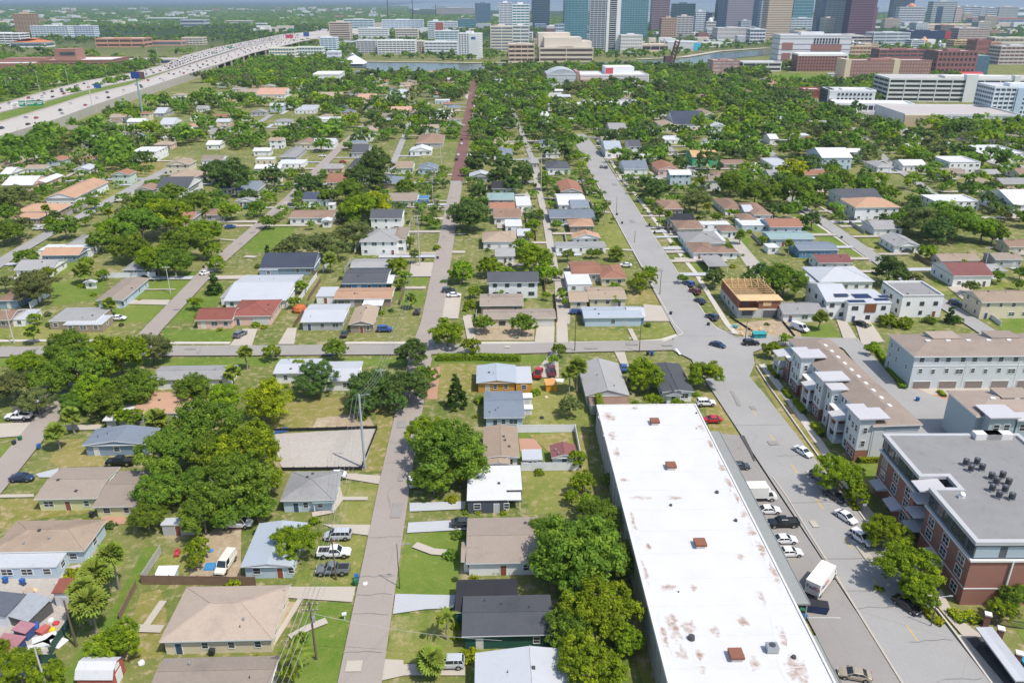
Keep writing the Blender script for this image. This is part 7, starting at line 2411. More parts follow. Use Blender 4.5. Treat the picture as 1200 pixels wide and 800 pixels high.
def plant(table):
 for tok in table.split():
  t = tok.split(',')
  cx, cy, w, k = float(t[0]), float(t[1]), float(t[2]), t[3]
  VAR[0] += 1
  lvl = 'hi' if w > 38 else ('mid' if w > 17 else 'low')
  if k in 'pc':
   h = float(t[4]) if len(t) > 4 else 6.5
   x, y, r, z = by_px(cx, cy, w, lambda r: h)
   palm(x, y, r * 1.0, z, k, near=w > 22)
  elif k == 's':
   x, y, r, z = by_px(cx, cy, w, lambda r: .4 * r)
   shrub(x, y, r, t[4] if len(t) > 4 else 'l', 'mid' if w > 14 else 'low')
  elif k == 'k':
   h = float(t[4]) if len(t) > 4 else 6
   x, y, r, z = by_px(cx, cy, w, lambda r: h)
   tree(x, y, r, 'k', h, lvl, VAR[0] % 2)
  else:
   x, y, r, z = by_px(cx, cy, w, lambda r: .74 * r + 1.0)
   tree(x, y, r * 1.04, k, z, lvl, VAR[0] % (3 if lvl != 'low' else 2))
plant('''
676,640,122,o 708,712,98,l 668,735,70,o 692,778,92,l 640,618,40,o 727,650,56,o 735,745,46,l
520,528,98,o 500,505,56,l 545,545,48,l 252,528,66,o 228,562,52,o 262,600,46,o 690,690,72,o 700,605,60,o 655,665,54,o 508,558,52,o
242,492,86,o 288,520,84,l 202,530,84,o 272,566,98,o 186,572,66,o 238,602,60,o 308,560,50,l 172,603,46,o 222,455,50,o 262,462,44,l 300,590,50,o
347,632,60,l 231,640,34,l 316,467,64,y 369,441,52,d 228,656,22,l
95,428,74,o 140,412,78,l 162,452,62,o 60,440,60,o 42,468,46,g 15,448,56,g 178,404,52,g 122,470,52,o 78,405,56,o 110,455,56,l 30,425,44,l 88,470,40,o
436,450,60,d 420,470,40,d 482,412,44,d 478,450,58,d 495,440,36,o 462,470,34,d 425,489,14,s,l
525,388,46,l 552,404,28,l 393,407,34,o 318,411,24,l 350,427,22,l 567,377,28,o 611,378,34,o 534,456,20,k,5
136,748,60,l 20,778,60,l 55,790,44,l -10,760,40,l
130,650,36,p,7 112,672,42,p,6 104,706,46,p,6 96,690,34,p,7
523,722,30,c,4.5 504,774,40,p,2.6 345,768,44,c,3.6 352,748,24,l 338,786,26,l
65,506,26,p,4.5 83,487,25,p,4.5 150,487,34,l 183,491,30,p,3.5 287,413,20,p,5 272,436,22,p,5
985,553,64,l 1005,575,36,l 1037,620,54,l 1063,662,80,l 1078,686,54,l 1192,698,44,o 1175,712,34,l 1060,500,18,l
756,436,52,l 766,468,26,l 827,436,46,l 677,430,26,p,7 668,437,22,p,6 668,472,34,g 655,408,20,o 648,420,16,l 795,473,22,l
683,562,36,l 690,590,34,l 676,535,26,l 632,553,15,s,l 700,610,30,l 670,580,22,l 712,560,20,l
165,262,62,o 195,250,62,l 216,282,58,o 182,302,54,l 203,304,48,o 150,287,50,o 130,266,42,l 226,236,40,o 240,268,42,l 247,291,28,l 175,235,46,o 118,280,36,o 205,225,36,o
76,266,34,o 20,264,38,g 270,245,30,l 97,317,24,p,5 40,332,58,g 100,307,20,l 253,307,26,l 250,331,16,k,4 229,353,20,l 270,206,54,d 255,198,40,d 128,356,18,p,4 40,372,18,l 37,388,19,p,4 18,228,44,g 8,248,30,o 60,260,24,l 110,236,20,o
320,206,34,d 361,214,38,d 420,240,52,l 440,236,40,y 475,217,26,o 413,272,50,g 375,285,52,g 345,284,38,g 330,292,26,g 387,304,20,p,5 551,249,54,d 480,282,19,o 486,297,14,p,4 466,309,28,l 474,322,20,l 441,190,46,d 421,205,40,d 405,222,40,o 313,297,9,k,4 351,334,20,l 345,352,18,l 541,316,36,l 572,310,32,l 592,318,26,l 556,340,18,l 627,300,50,l 640,318,32,l 612,288,30,l 551,357,20,s,l 481,350,17,p,3.5 385,228,26,o 395,290,34,g
612,200,34,d 641,212,24,o 770,222,36,d 757,214,24,d 817,232,40,g 856,212,40,o 885,225,40,o 825,212,22,l 722,298,22,p,2.5 757,324,30,l 748,332,24,l 762,316,18,l 836,324,28,d 920,325,54,o 893,318,36,d 665,297,18,o 653,262,16,o 624,262,20,l 620,275,16,l 693,295,14,o 640,345,12,l 660,345,16,l 662,353,12,l 700,295,14,o
930,222,50,o 927,198,38,y 968,214,40,o 948,235,30,o 1084,255,54,g 1120,256,60,o 1152,266,42,l 1165,272,34,o 1088,293,26,l 1043,315,46,d 1072,326,26,g 1138,334,24,g 1150,350,30,g 1100,270,40,d 1058,262,26,g 1010,215,34,o 985,208,30,o 1040,225,30,o 1185,300,18,o 1170,322,20,o 962,372,20,p,4 1092,392,22,l 1030,372,12,s,l 1042,376,30,s,l 1060,378,26,s,l 1090,375,18,s,o 1120,374,18,s,o 1115,368,12,k,3 1021,408,16,l
905,407,26,l 921,396,18,l 1195,332,16,o 1130,310,20,o 1196,318,20,o
8,270,40,o 30,300,30,o 5,330,26,g 56,318,20,l 120,320,18,l 95,335,10,s,l 110,345,9,s,l 150,352,9,s,l 146,345,9,s,o
300,242,26,o 292,228,24,d 315,258,22,o 445,210,26,d 460,250,16,o 505,225,14,o 512,290,12,s,l 520,330,9,s,o 470,330,10,p,3.5
560,225,26,d 585,205,34,d 600,215,26,d 560,190,34,d 575,178,26,o 590,190,30,d 545,200,14,l
980,318,14,s,o 1000,330,12,l 1010,325,12,l 985,365,10,s,l 880,330,30,d 905,340,26,d 800,325,14,o 850,290,18,o 868,275,14,p,4 895,280,14,l 838,262,12,s,o 925,285,12,p,5
585,340,14,l 600,350,10,s,l 655,320,12,l 642,365,10,s,l 700,345,12,s,l 720,350,14,l 720,335,16,l
520,375,14,s,l 546,362,10,s,l 440,368,9,s,l 300,380,12,s,l 258,386,9,s,l
395,640,10,s,o 580,668,14,s,y 578,655,12,s,l 533,678,9,s,d 572,622,9,s,y 560,600,9,s,y 590,600,9,s,y 545,766,12,s,l 534,747,12,s,l 552,772,14,s,l 536,733,16,s,l
355,586,14,s,l 496,744,9,s,d 545,600,9,s,l 1030,690,14,s,l
''')
def clear_of(x, y, r, front=0.0):
 for pts, hw in CORR:
  for i in range(len(pts) - 1):
   a, b = pts[i], pts[i + 1]
   dx, dy = b.x - a.x, b.y - a.y
   l2 = dx * dx + dy * dy
   t = max(0, min(1, ((x - a.x) * dx + (y - a.y) * dy) / l2))
   if (x - a.x - t * dx) ** 2 + (y - a.y - t * dy) ** 2 < (hw + r * .55) ** 2:
    return False
 for cx, cy, hx, hy, z in FOOT:
  if abs(x - cx) < hx + r * .5 and -hy - r * .6 - front < y - cy < hy + r * .3:
   return False
 return True
from mathutils import noise as mnoise
def dens(x, y):
 return mnoise.noise(Vector((x * .011, y * .011, 1.7))) * .5 + mnoise.noise(Vector((x * .03, y * .03, 4.2))) * .35
cells = {}
def spaced(x, y, r):
 k = (int(x // 12), int(y // 12))
 for i in (-1, 0, 1):
  for j in (-1, 0, 1):
   for (a, b, c) in cells.get((k[0] + i, k[1] + j), ()):
    if (a - x) ** 2 + (b - y) ** 2 < ((r + c) * .53) ** 2:
     return False
 cells.setdefault(k, []).append((x, y, r))
 return True
for (o, k, x, y, r, z) in TREES:
 cells.setdefault((int(x // 12), int(y // 12)), []).append((x, y, r))
wr = random.Random(21)
ROOFW = dict(gr='grey-roofed', br='brown-roofed', tn='tan-roofed', wh='white-roofed', lg='pale-roofed', gb='grey-brown roofed', ch='charcoal roofed', og='orange-roofed', rb='rust-roofed', sl='slate-roofed')
WALLW = dict(W='white', C='cream', G='pale green', P='pink', B='pale blue', g='grey')
NEWH = []
tries = 0
while len(NEWH) < 210 and tries < 9000:
 tries += 1
 Y = wr.uniform(400, 1120); X = wr.uniform(-.66, .0) * Y if wr.random() < .4 else wr.uniform(-.66, .66) * Y; X0 = 0
 px, py = to_px((X, Y, 0))
 if not 0 < px < 1200 or (px < 380 and py < 190 - px * .36) or (px > 1030 and py < 160) or py < 87 or (660 < px < 840 and py < 106):
  continue
 rz = GRID
 uy = gdir(90); v_ = Vector((X, Y, 0)); k_ = round(v_.dot(uy) / 27) * 27 + wr.uniform(-2, 2)
 v_ += uy * (k_ - v_.dot(uy)); X, Y = v_.x, v_.y
 w_, d_ = wr.uniform(9, 15), wr.uniform(8, 13)
 if not clear_of(X, Y, max(w_, d_) * .9, 2):
  continue
 if any(abs(X - q[0]) < (w_ + q[2]) * .5 + q[3] + 1.5 and abs(Y - q[1]) < 11 for q in [(a, b, 2 * c, 0) for a, b, c, e, z in FOOT]):
  continue
 rc = wr.choice('gr br tn wh lg gb gr wh og lg rb sl gr tn'.split()); wc = wr.choice('WWWCCGPBg')
 kd = wr.choice(('gx', 'h', 'gy', 'gx')) if rc != 'wh' else wr.choice(('f', 'gx'))
 t = thing('house', (X, Y, 0), rz, None, 'house', 'houses among the trees of the wooded blocks')
 two = wr.random() < .15
 wing(t, Vector((X, Y, 0)), rz, Vector((X, Y, 0)), w_, d_, 5.4 if two else 3.1, kd, rc, wc, .3, 'n', py, px)
 NEWH.append((t, ('two-storey ' if two else '') + ROOFW[rc] + ' ' + WALLW[wc] + ' house', X, Y))
 FOOT.append((X, Y, w_ / 2, d_ / 2, 3))
for cx, cy, hx, hy, z in list(FOOT):
 if not 6 < hx + hy < 26 or z > 7 or cy < 270:
  continue
 best = None
 for pts, hw in CORR:
  if hw > 9: continue
  for i in range(len(pts) - 1):
   a, b = pts[i], pts[i + 1]; l2 = (b - a).length_squared
   t_ = max(0, min(1, (Vector((cx, cy, 0)) - a).dot(b - a) / l2)); q = a.lerp(b, t_); dd_ = (q - Vector((cx, cy, 0))).length
   if best is None or dd_ < best[0]: best = (dd_, q, hw)
 if best and 8 < best[0] < 34:
  q = best[1]; s_ = 1 if (int(cx) % 2) else -1
  ux_, uy_ = gdir(0), gdir(90)
  rel = q - Vector((cx, cy, 0))
  if abs(rel.dot(ux_)) > abs(rel.dot(uy_)):
   st = Vector((cx, cy, 0)) + uy_ * (-(hy + 1.8)) + ux_ * 0; en = st + ux_ * (rel.dot(ux_) - math.copysign(best[2], rel.dot(ux_)))
  else:
   st = Vector((cx, cy, 0)) + ux_ * (s_ * (hx + 1.6)); en = st + uy_ * (rel.dot(uy_) - math.copysign(best[2], rel.dot(uy_)))
  strip('driveway', [st, en], 2.6 + (int(cy) % 3) * .5, ZD + .02, (M_CONC, M_CONCW, M_SANDLOT)[int(cx + cy) % 3], clear=False, world=True)
sr_ = random.Random(8)
nsh = 0
YARD = []
for cx, cy, hx, hy, z in list(FOOT):
 if not 6 < hx + hy < 24 or z > 7 or not 95 < cy < 420:
  continue
 for _ in range(sr_.choice((1, 2, 3))):
  a = sr_.uniform(0, 6.28); x = cx + math.cos(a) * (hx + 1.5 + sr_.random() * 2); y = cy + math.sin(a) * (hy + 1.5 + sr_.random() * 2)
  r = sr_.uniform(.7, 1.7)
  if clear_of(x, y, r) and nsh < 190:
   shrub(x, y, r, sr_.choice('llody'), 'low'); nsh += 1
 if sr_.random() < .55 and cy > 205:
  YARD.append((cx, cy, hx, hy))
auto = []
rr_ = random.Random(3)
LOT = [(P(700, 98), 60, 30)]
for _ in range(40000):
 Y = 330 + (1330 - 330) * rr_.random() ** .8
 X = rr_.uniform(-.68, .68) * Y * 1.05
 px, py = to_px((X, Y, 0))
 if not -40 < px < 1240:
  continue
 if px < 360 and py < 182 - px * .36:      # the motorway and what lies beyond it
  if rr_.random() < .55 or py > 170 - px * .36:
   continue
 d = dens(X, Y)
 far_ = Y > 455
 if far_:
  if d < (.02 if px < 545 and Y < 980 else -.27) or (px > 1030 and py < 150 and d < .25) or (410 < px < 570 and py < 91) or (570 <= px < 910 and py < 81.5):
   continue
  r = rr_.uniform(2.8, 6) if rr_.random() < .32 else rr_.uniform(6, 10.5)
 else:
  rightside = px > 850 and py < 300
  if (d < -.25 or rr_.random() > .5) if rightside else (d < -.3 or rr_.random() > .9):
   continue
  r = rr_.uniform(2.4, 6.5) if rightside else rr_.uniform(1.3, 3.6)
 if 895 < px < 1000 and 84 < py < 100:
  continue
 if 668 < px < 840 and 84 < py < 104 and rr_.random() < .7:
  continue
 if not clear_of(X, Y, r, 3.0 if far_ else 4.0) or not spaced(X, Y, r):
  continue
 auto.append((Y, X, r, d))
auto.sort()
nthings = sum(1 for t in TREES if t[1] not in 's')
quota = max(0, 300 - nthings)
stuffT = []
for i, (Y, X, r, d) in enumerate(auto):
 px = to_px((X, Y, 0))[0]
 u = rr_.random()
 kind = 'd' if (u < .38 if px > 380 else u < .12) else ('o' if u < .74 else ('l' if u < .88 else 'g'))
 if i < quota:
  if rr_.random() < (.12 if Y > 455 else .3):
   palm(X, Y, 2.0, rr_.uniform(6, 9), 'p')
  else:
   tree(X, Y, r, kind, None, 'low' if r * FPX / Y < 9 else 'mid', i % 2)
 else:
  stuffT.append((X, Y, r, kind))
def wood_mesh(items, nleaf, size, seed, mat_kinds):
 rng = np.random.default_rng(seed)
 byk = {}
 for it in items:
  byk.setdefault(it[3], []).append(it)
 out = []
 for k, its in byk.items():
  V, T = [], []
  protos = [crown_cloud(900 + j, nleaf, size, lobes=8, sub=6) for j in range(5)]
  for (x, y, r, _) in its:
   v, q, t = protos[int(rng.integers(0, 5))]
   a = rng.uniform(0, 6.28); c, s = math.cos(a), math.sin(a)
   zc = .72 * r + .8
   V.append(np.stack([(v[:, 0] * c - v[:, 1] * s) * r + x, (v[:, 0] * s + v[:, 1] * c) * r + y, v[:, 2] * r * rng.uniform(.85, 1.15) + zc], 1))
   T.append(np.clip(t + rng.normal(0, .13), 0, 1))
  V = np.concatenate(V)
  out.append((k, numpy_mesh('woodland', V, np.arange(len(V)).reshape(-1, 4), LEAF[k], np.concatenate(T))))
 return out
print('houses', len(NEWH), 'auto trees', len(auto), 'things', nthings, 'stuff', len(stuffT))
for k, me in wood_mesh(stuffT, 190, .155, 4, LEAF):
 tag(put('woodland', me), kind='stuff')
far_items = []
for _ in range(9000):
 Y = rr_.uniform(1340, 3600); X = rr_.uniform(-.72, .72) * Y
 px, py = to_px((X, Y, 0))
 if 330 < px < 1000 and 56 < py < 85 and 72 < py + max(0, (px - 740) * .11):
  continue
 if px < 360 and 50 < py < 182 - px * .36 and dens(X * .5, Y * .5) < .05:
  continue
 if dens(X * .6, Y * .6) < -.12 or (px > 560 and py < 52 and rr_.random() < .6):
  continue
 r = rr_.uniform(4, 8)
 if clear_of(X, Y, r, 0):
  far_items.append((X, Y, r, 'd' if rr_.random() < .5 else 'o'))
for k, me in wood_mesh(far_items, 34, .34, 6, LEAF):
 tag(put('far_woodland', me), kind='stuff')
rngN = np.random.default_rng(12)
n = 26000
Yd = 3200 + (13000 - 3200) * rngN.random(n) ** 1.6
Xd = rngN.uniform(-.8, .8, n) * Yd
ok = ~((to_px((0, 1, 0))[0] > 0) & (Xd > -.12 * Yd) & (Yd > 5200))
Xd, Yd = Xd[ok], Yd[ok]
rd_ = rngN.uniform(9, 26, len(Xd)); hd_ = rngN.uniform(7, 14, len(Xd))
ang = rngN.uniform(0, 6.28, len(Xd))
V = []
for k in range(5):
 V.append(np.stack([Xd + rd_ * np.cos(ang + k * 1.2566), Yd + rd_ * np.sin(ang + k * 1.2566), np.zeros(len(Xd))], 1))
V.append(np.stack([Xd, Yd, hd_], 1))
V = np.stack(V, 1).reshape(-1, 3)
base = np.arange(len(Xd)) * 6
F = np.concatenate([np.stack([base + k, base + (k + 1) % 5, base + 5], 1) for k in range(5)])
tag(put('distant_forest', numpy_mesh('distant_forest', V, F, LEAF['d'], np.repeat(rngN.uniform(0, .8, len(Xd)), 6))), kind='stuff')
mbs = {}
pal = [(.66, .65, .63), (.60, .52, .44), (.42, .43, .46), (.35, .22, .18), (.5, .52, .55)]
for _ in range(1700):
 Y = 1750 + (9000 - 1750) * rr_.random() ** 1.5; X = rr_.uniform(-.72, .72) * Y
 if X > -.1 * Y and Y > 5200:
  continue
 px, py = to_px((X, Y, 0))
 if dens(X * .12, Y * .12) < .0 or (px < 360 and 40 < py < 182 - px * .36 and rr_.random() < .75):
  continue
 w_, d_, h_ = rr_.uniform(10, 34) * (1 + Y / 6000), rr_.uniform(10, 26), rr_.choice((4, 5, 6, 8, 12)) * (1 + Y / 12000)
 if not clear_of(X, Y, w_ * .6):
  continue
 i = rr_.choice((0, 0, 0, 1, 1, 2, 3, 4))
 mbs.setdefault(i, MB()).box(X - w_ / 2, X + w_ / 2, Y - d_ / 2, Y + d_ / 2, 0, h_)
for i, mb in mbs.items():
 tag(mb.build('distant_town', facade(pal[i])), kind='stuff')
def hedge(pts, w, h, label, kind='l'):
 P_ = [P(x, y) for x, y in pts]
 rng = np.random.default_rng(int(pts[0][0]))
 C, N = [], []
 for i in range(len(P_) - 1):
  a, b = P_[i], P_[i + 1]; ln = (b - a).length; d = (b - a).normalized(); nn = Vector((-d.y, d.x, 0))
  m = int(ln * (w + 2 * h) * 26)
  u = rng.random(m); s = rng.uniform(-1, 1, m)
  per = (w + 2 * h)
  q = (s + 1) / 2 * per
  off = np.where(q < h, -w / 2, np.where(q > h + w, w / 2, q - h - w / 2)); zz = np.where(q < h, q, np.where(q > h + w, per - q, h))
  ax = np.array(a)[None] + u[:, None] * np.array(b - a)[None] + off[:, None] * np.array(nn)[None]; ax[:, 2] = zz + .02
  C.append(ax); N.append(np.stack([np.where(q < h, -nn.x, np.where(q > h + w, nn.x, 0)), np.where(q < h, -nn.y, np.where(q > h + w, nn.y, 0)), np.where((q > h) & (q < h + w), 1, .15)], 1))
 C, N = np.concatenate(C), np.concatenate(N)
 C += rng.normal(0, .05, C.shape)
 o3 = np.array(P_[0]); v, q = leaf_quads(C - o3, N * 2, .17, rng)
 o = put('hedge', numpy_mesh('hedge', v, q, LEAF[kind], np.repeat(rng.uniform(.2, .9, len(C)), 4)), None, P_[0])
 core = MB(); L_, R_ = strip_pts([p - P_[0] for p in P_], w * .8)
 for i in range(len(P_) - 1):
  core.prism([(p.x, p.y) for p in (R_[i], R_[i + 1], L_[i + 1], L_[i])], 0, h * .9)
 c = core.build('twigs', LEAF['d'], o)
 tag(o, label, 'hedge')
hedge([(902, 432), (911, 444)], 1.5, 1.2, 'clipped yellow-green hedge, farthest of those along the brick-bayed town houses', 'y')
hedge([(918, 458), (926, 468)], 1.4, 1.0, 'rounded hedge, second along the brick-bayed town houses')
hedge([(931, 471), (942, 485)], 1.5, 1.1, 'long yellow-green hedge, third along the brick-bayed town houses', 'y')
hedge([(953, 499), (963, 512)], 1.5, 1.1, 'yellow-green hedge, nearest along the brick-bayed town houses', 'y')
hedge([(1023, 404), (1058, 457)], 1.6, 1.1, 'dark clipped hedge, between the alley kerb and pale town house end wall')
hedge([(1004, 541), (1032, 540)], 1.8, 1.3, 'clipped hedge, against the near end wall of the brick-bayed town houses', 'y')
hedge([(1082, 716), (1093, 728), (1104, 734)], 1.6, .9, 'low yellow-green hedge, on the kerb beside the black parked car', 'y')
hedge([(1070, 702), (1080, 714)], 1.3, .8, 'low hedge, just ahead of the black parked car', 'l')
hedge([(1113, 717), (1120, 725), (1128, 731)], 1.5, .9, 'low hedge, at the corner of the brick apartment block', 'y')
hedge([(996, 590), (1004, 600)], 1.3, .8, 'small hedge on the kerb, beside two white parked cars', 'y')
hedge([(512, 422), (560, 421), (610, 423)], 2.0, 1.6, 'long green hedge, along the cross street above the orange house')
hedge([(700, 478), (706, 505), (711, 530)], 1.4, 4.2, 'green creeper hedge, climbing the far end of the warehouse wall')
hedge([(545, 596), (570, 596)], .9, .8, 'row of yellow-green bushes, along the front of the navy-porch house', 'y')
hedge([(1070, 447), (1076, 455)], 1.2, .8, 'little hedge on the red pavers, before the garage doors', 'l')
hedge([(1100, 460), (1106, 466)], 1.2, .9, 'round hedge, in the middle of the red pavers', 'y')
hedge([(1130, 718), (1146, 731)], 2.2, .6, 'yellow flowering bed, against the camera-side brick wall', 'y')
# ================================================================ fences, poles, wires, bins and other small things
M_VINYL = paint((.70, .70, .72), .5, .05, .6, name='white_fence_board')
M_WOODF = paint((.20, .13, .09), .85, .2, 1.0, name='weathered_fence_board')
M_GREYF = paint((.38, .37, .35), .85, .15, 1.0, name='grey_fence_board')
M_SILT = paint((.02, .02, .022), .8, .2, 1.0, name='black_fabric')
M_MESHG = paint((.035, .085, .07), .8, .2, 1.0, name='green_screen')
M_POLE = paint((.36, .38, .39), .6, .08, .4, name='steel_pole')
M_WPOLE = paint((.13, .095, .07), .9, .2, 1.5, name='wooden_pole')
M_CPOLE = paint((.48, .46, .43), .8, .08, .6, name='concrete_pole')
def fence(px, label, mat, h=1.8, step=2.4, t=.05):
 pts = [P(x, y) for x, y in px]
 org = pts[0]
 f = thing('fence', org, 0, label, 'fence')
 LAND.append((label.split(',')[0], *((pts[0] + pts[-1]) / 2)[:2], 4))
 for i in range(len(pts) - 1):
  a, b = pts[i] - org, pts[i + 1] - org
  ln = (b - a).length; n = max(1, round(ln / step)); s = ln / n
  ang = math.atan2(b.y - a.y, b.x - a.x)
  mb = MB(); mb.box(.05, s - .05, -t / 2, t / 2, .06, h - .06); mb.box(.05, s - .05, -t, t, h - .16, h - .04); mb.box(.05, s - .05, -t, t, .1, .2)
  pm = mb.mesh('panel', mat)
  mb = MB(); mb.box(-.06, .06, -.06, .06, 0, h + .05); mb.box(-.08, .08, -.08, .08, h + .05, h + .12); po = mb.mesh('post', mat)
  for k in range(n):
   q = a.lerp(b, k / n)
   put('panel', pm, f, q + Vector((0, 0, random.uniform(-.03, .03))), ang)
   put('post', po, f, q, ang)
  put('post', po, f, b, ang)
 return f
fence([(606, 507), (673, 506)], 'white board fence, farther of two behind the maroon shed', M_VINYL, 2.0)
fence([(611, 551.5), (678, 551)], 'white board fence, nearer of two in front of the maroon shed', M_VINYL, 2.0)
fence([(674, 506), (682, 549)], 'short white fence, running between the two white board fences', M_VINYL, 1.8)
fence([(117, 326), (183, 325)], 'white fence, behind the grey-brown gabled house', M_VINYL, 2.0)
fence([(36, 362), (58, 347)], 'white leaning fence, at the left edge beyond the cross street', M_VINYL, 2.2)
fence([(167, 684), (300, 686)], 'brown board fence, along the back of the beige hip-roofed house', M_WOODF, 1.9)
fence([(189, 648), (167, 682)], 'pale grey fence, running down from the grey shed', M_GREYF, 1.7)
fence([(160, 688), (141, 726)], 'mossy wooden fence, beside the ditch left of the beige hip-roofed house', M_WOODF, 1.5)
fence([(308, 506), (372, 504.5), (441, 502.5)], 'black fabric fence, along the far side of the gravel lot', M_SILT, .9, 2.2, .02)
fence([(442, 503), (424, 549)], 'black fabric fence, on the street side of the gravel lot', M_SILT, .9, 2.2, .02)
fence([(331, 551.5), (424, 550.5)], 'black fabric fence, along the near side of the gravel lot', M_SILT, .9, 2.2, .02)
fence([(24, 778), (68, 777)], 'green screened wire fence, below the cluttered yard', M_MESHG, 1.9, 3, .03)
fence([(60, 768), (82, 735), (94, 700)], 'green screened wire fence, street side of the cluttered yard', M_MESHG, 1.9, 3, .03)
fence([(690, 430), (698, 480), (712, 545)], 'grey plank fence, on the lane left of the warehouse', M_GREYF, 1.6)
fence([(946, 343), (988, 374)], 'grey plank fence, between the white bungalow and the solar house', M_GREYF, 2.0)
fence([(1145, 362), (1172, 382)], 'white plank fence, beside the two-storey beige house', M_VINYL, 1.6)
fence([(650, 345), (653, 378)], 'brown plank fence, on the sandy lane by the low tan house', M_WOODF, 1.7)
fence([(846, 287), (868, 302)], 'white fence, beside the brown double hip-roofed house', M_VINYL, 1.5)
fence([(376, 330), (362, 352)], 'orange-brown plank fence, by the white outbuilding', M_WOODF, 1.6)
fence([(351, 322), (372, 322)], 'brown plank fence, behind a palm in the middle distance', M_WOODF, 1.6)
fence([(855, 372), (893, 397)], 'low black fabric fence, round the unfinished timber house', M_SILT, .7, 2.2, .02)
fence([(917, 378), (931, 395)], 'black fabric fence, between the building site and the white van', M_SILT, .8, 2.2, .02)
yr_ = random.Random(4)
for (cx, cy, hx, hy) in YARD:
 s_ = yr_.choice((-1, 1)); x = cx + s_ * (hx + 2.2); y0, y1 = cy - hy * .6, cy + hy + yr_.uniform(3, 8)
 if not (clear_of(x, y0, .4) and clear_of(x, y1, .4) and clear_of(x, (y0 + y1) / 2, .4)):
  continue
 near_ = min(LAND, key=lambda l: (l[1] - cx) ** 2 + (l[2] - cy) ** 2)[0]
 mt_, wd_ = yr_.choice(((M_WOODF, 'brown'), (M_VINYL, 'white'), (M_GREYF, 'grey')))
 lab_ = wd_ + ' side fence, beside the ' + near_
 if len(lab_.split()) > 16: continue
 f = fence([to_px((x, y0, 0)), to_px((x, y1, 0))], lab_, mt_, 1.7)
 LAND.pop(); f['group'] = 'side fences of the house plots'
def iron_fence():
 f = thing('fence', P(1155, 731), 0, 'black iron railing between brick pillars, at the lower right lawn', 'fence')
 pts = [P(1155, 731), P(1200, 737)]
 org = pts[0]; b = pts[1] - org; ang = math.atan2(b.y, b.x); ln = b.length
 mb = MB(); mb.box(0, ln, -.03, .03, 1.3, 1.38); mb.box(0, ln, -.03, .03, .15, .22); mb.build('rail', M_DKMETAL, f).rotation_euler.z = ang
 bar = MB(); bar.box(-.02, .02, -.02, .02, .05, 1.5); bar = bar.mesh('baluster', M_DKMETAL)
 for k in range(34):
  put('baluster', bar, f, b * (k / 33))
iron_fence()
for i, (x, y) in enumerate(((1154, 733), (1169, 750), (1190, 779))):
 p = P(x, y)
 t = thing('gate_pillar', p, GRID - R(25), ('brick gate pillar, beside the brick wall', 'brick gate pillar, at the corner of the lawn', 'brick gate pillar, behind the bus shelter')[i], 'pillar')
 mb = MB(); mb.box(-.4, .4, -.4, .4, 0, 2.3); mb.build('shaft', M_BRICK, t)
 mb = MB(); mb.box(-.5, .5, -.5, .5, 2.3, 2.5); mb.build('cap', M_CORN, t)
SZ = 2.9
A, B_ = P(1143, 734, SZ), P(1190, 797, SZ)
uy = (A - B_); uy.z = 0; sl = uy.length; uy.normalize()
rzs = math.atan2(uy.y, uy.x) - math.pi / 2
sh = thing('bus_shelter', Vector((B_.x, B_.y, 0)), rzs, 'long grey metal bus shelter with a bench, at the lower right corner', 'bus shelter')
LAND.append(('grey metal bus shelter', B_.x, B_.y, 4))
mb = MB()
mb.quad((0, 0, SZ), (1.25, 0, SZ - .16), (1.25, sl, SZ - .16), (0, sl, SZ)); mb.quad((1.25, 0, SZ - .16), (2.5, 0, SZ + .05), (2.5, sl, SZ + .05), (1.25, sl, SZ - .16))
mb.quad((0, 0, SZ - .25), (0, 0, SZ), (0, sl, SZ), (0, sl, SZ - .25)); mb.quad((0, 0, SZ - .25), (2.5, 0, SZ - .25), (2.5, 0, SZ + .05), (0, 0, SZ)); mb.quad((0, sl, SZ), (2.5, sl, SZ + .05), (2.5, sl, SZ - .25), (0, sl, SZ - .25))
mb.quad((2.5, 0, SZ + .05), (2.5, 0, SZ - .25), (2.5, sl, SZ - .25), (2.5, sl, SZ + .05)); mb.quad((0, 0, SZ - .25), (0, sl, SZ - .25), (2.5, sl, SZ - .25), (2.5, 0, SZ - .25))
mb.build('roof', paint((.42, .43, .45), .5, .1, .5, name='shelter_roof'), sh)
for y in (.5, sl / 2, sl - .5):
 mb = MB(); mb.box(1.6, 1.78, y - .09, y + .09, 0, SZ - .2); mb.build('post', M_DKMETAL, sh)
mb = MB(); mb.box(1.95, 2.0, .8, sl - .8, .4, 2.1); mb.build('back_panel', glassy((.06, .07, .08)), sh)
mb = MB(); mb.box(1.2, 1.6, 1.5, sl - 1.5, .42, .48); mb.box(1.3, 1.5, 1.8, 1.9, 0, .42); mb.box(1.3, 1.5, sl - 1.9, sl - 1.8, 0, .42); mb.build('bench', M_DKMETAL, sh)
mb = MB(); mb.box(-.25, .25, -.2, .2, .1, .95); mb.box(-.3, .3, -.25, .25, .95, 1.05); mb.tube((0, 0, 0), (0, 0, .1), .15)
tag(mb.build('litter_bin', M_DKMETAL), 'dark litter bin, under the far end of the bus shelter', 'litter bin').location = P(1145, 759)
POLES = {}
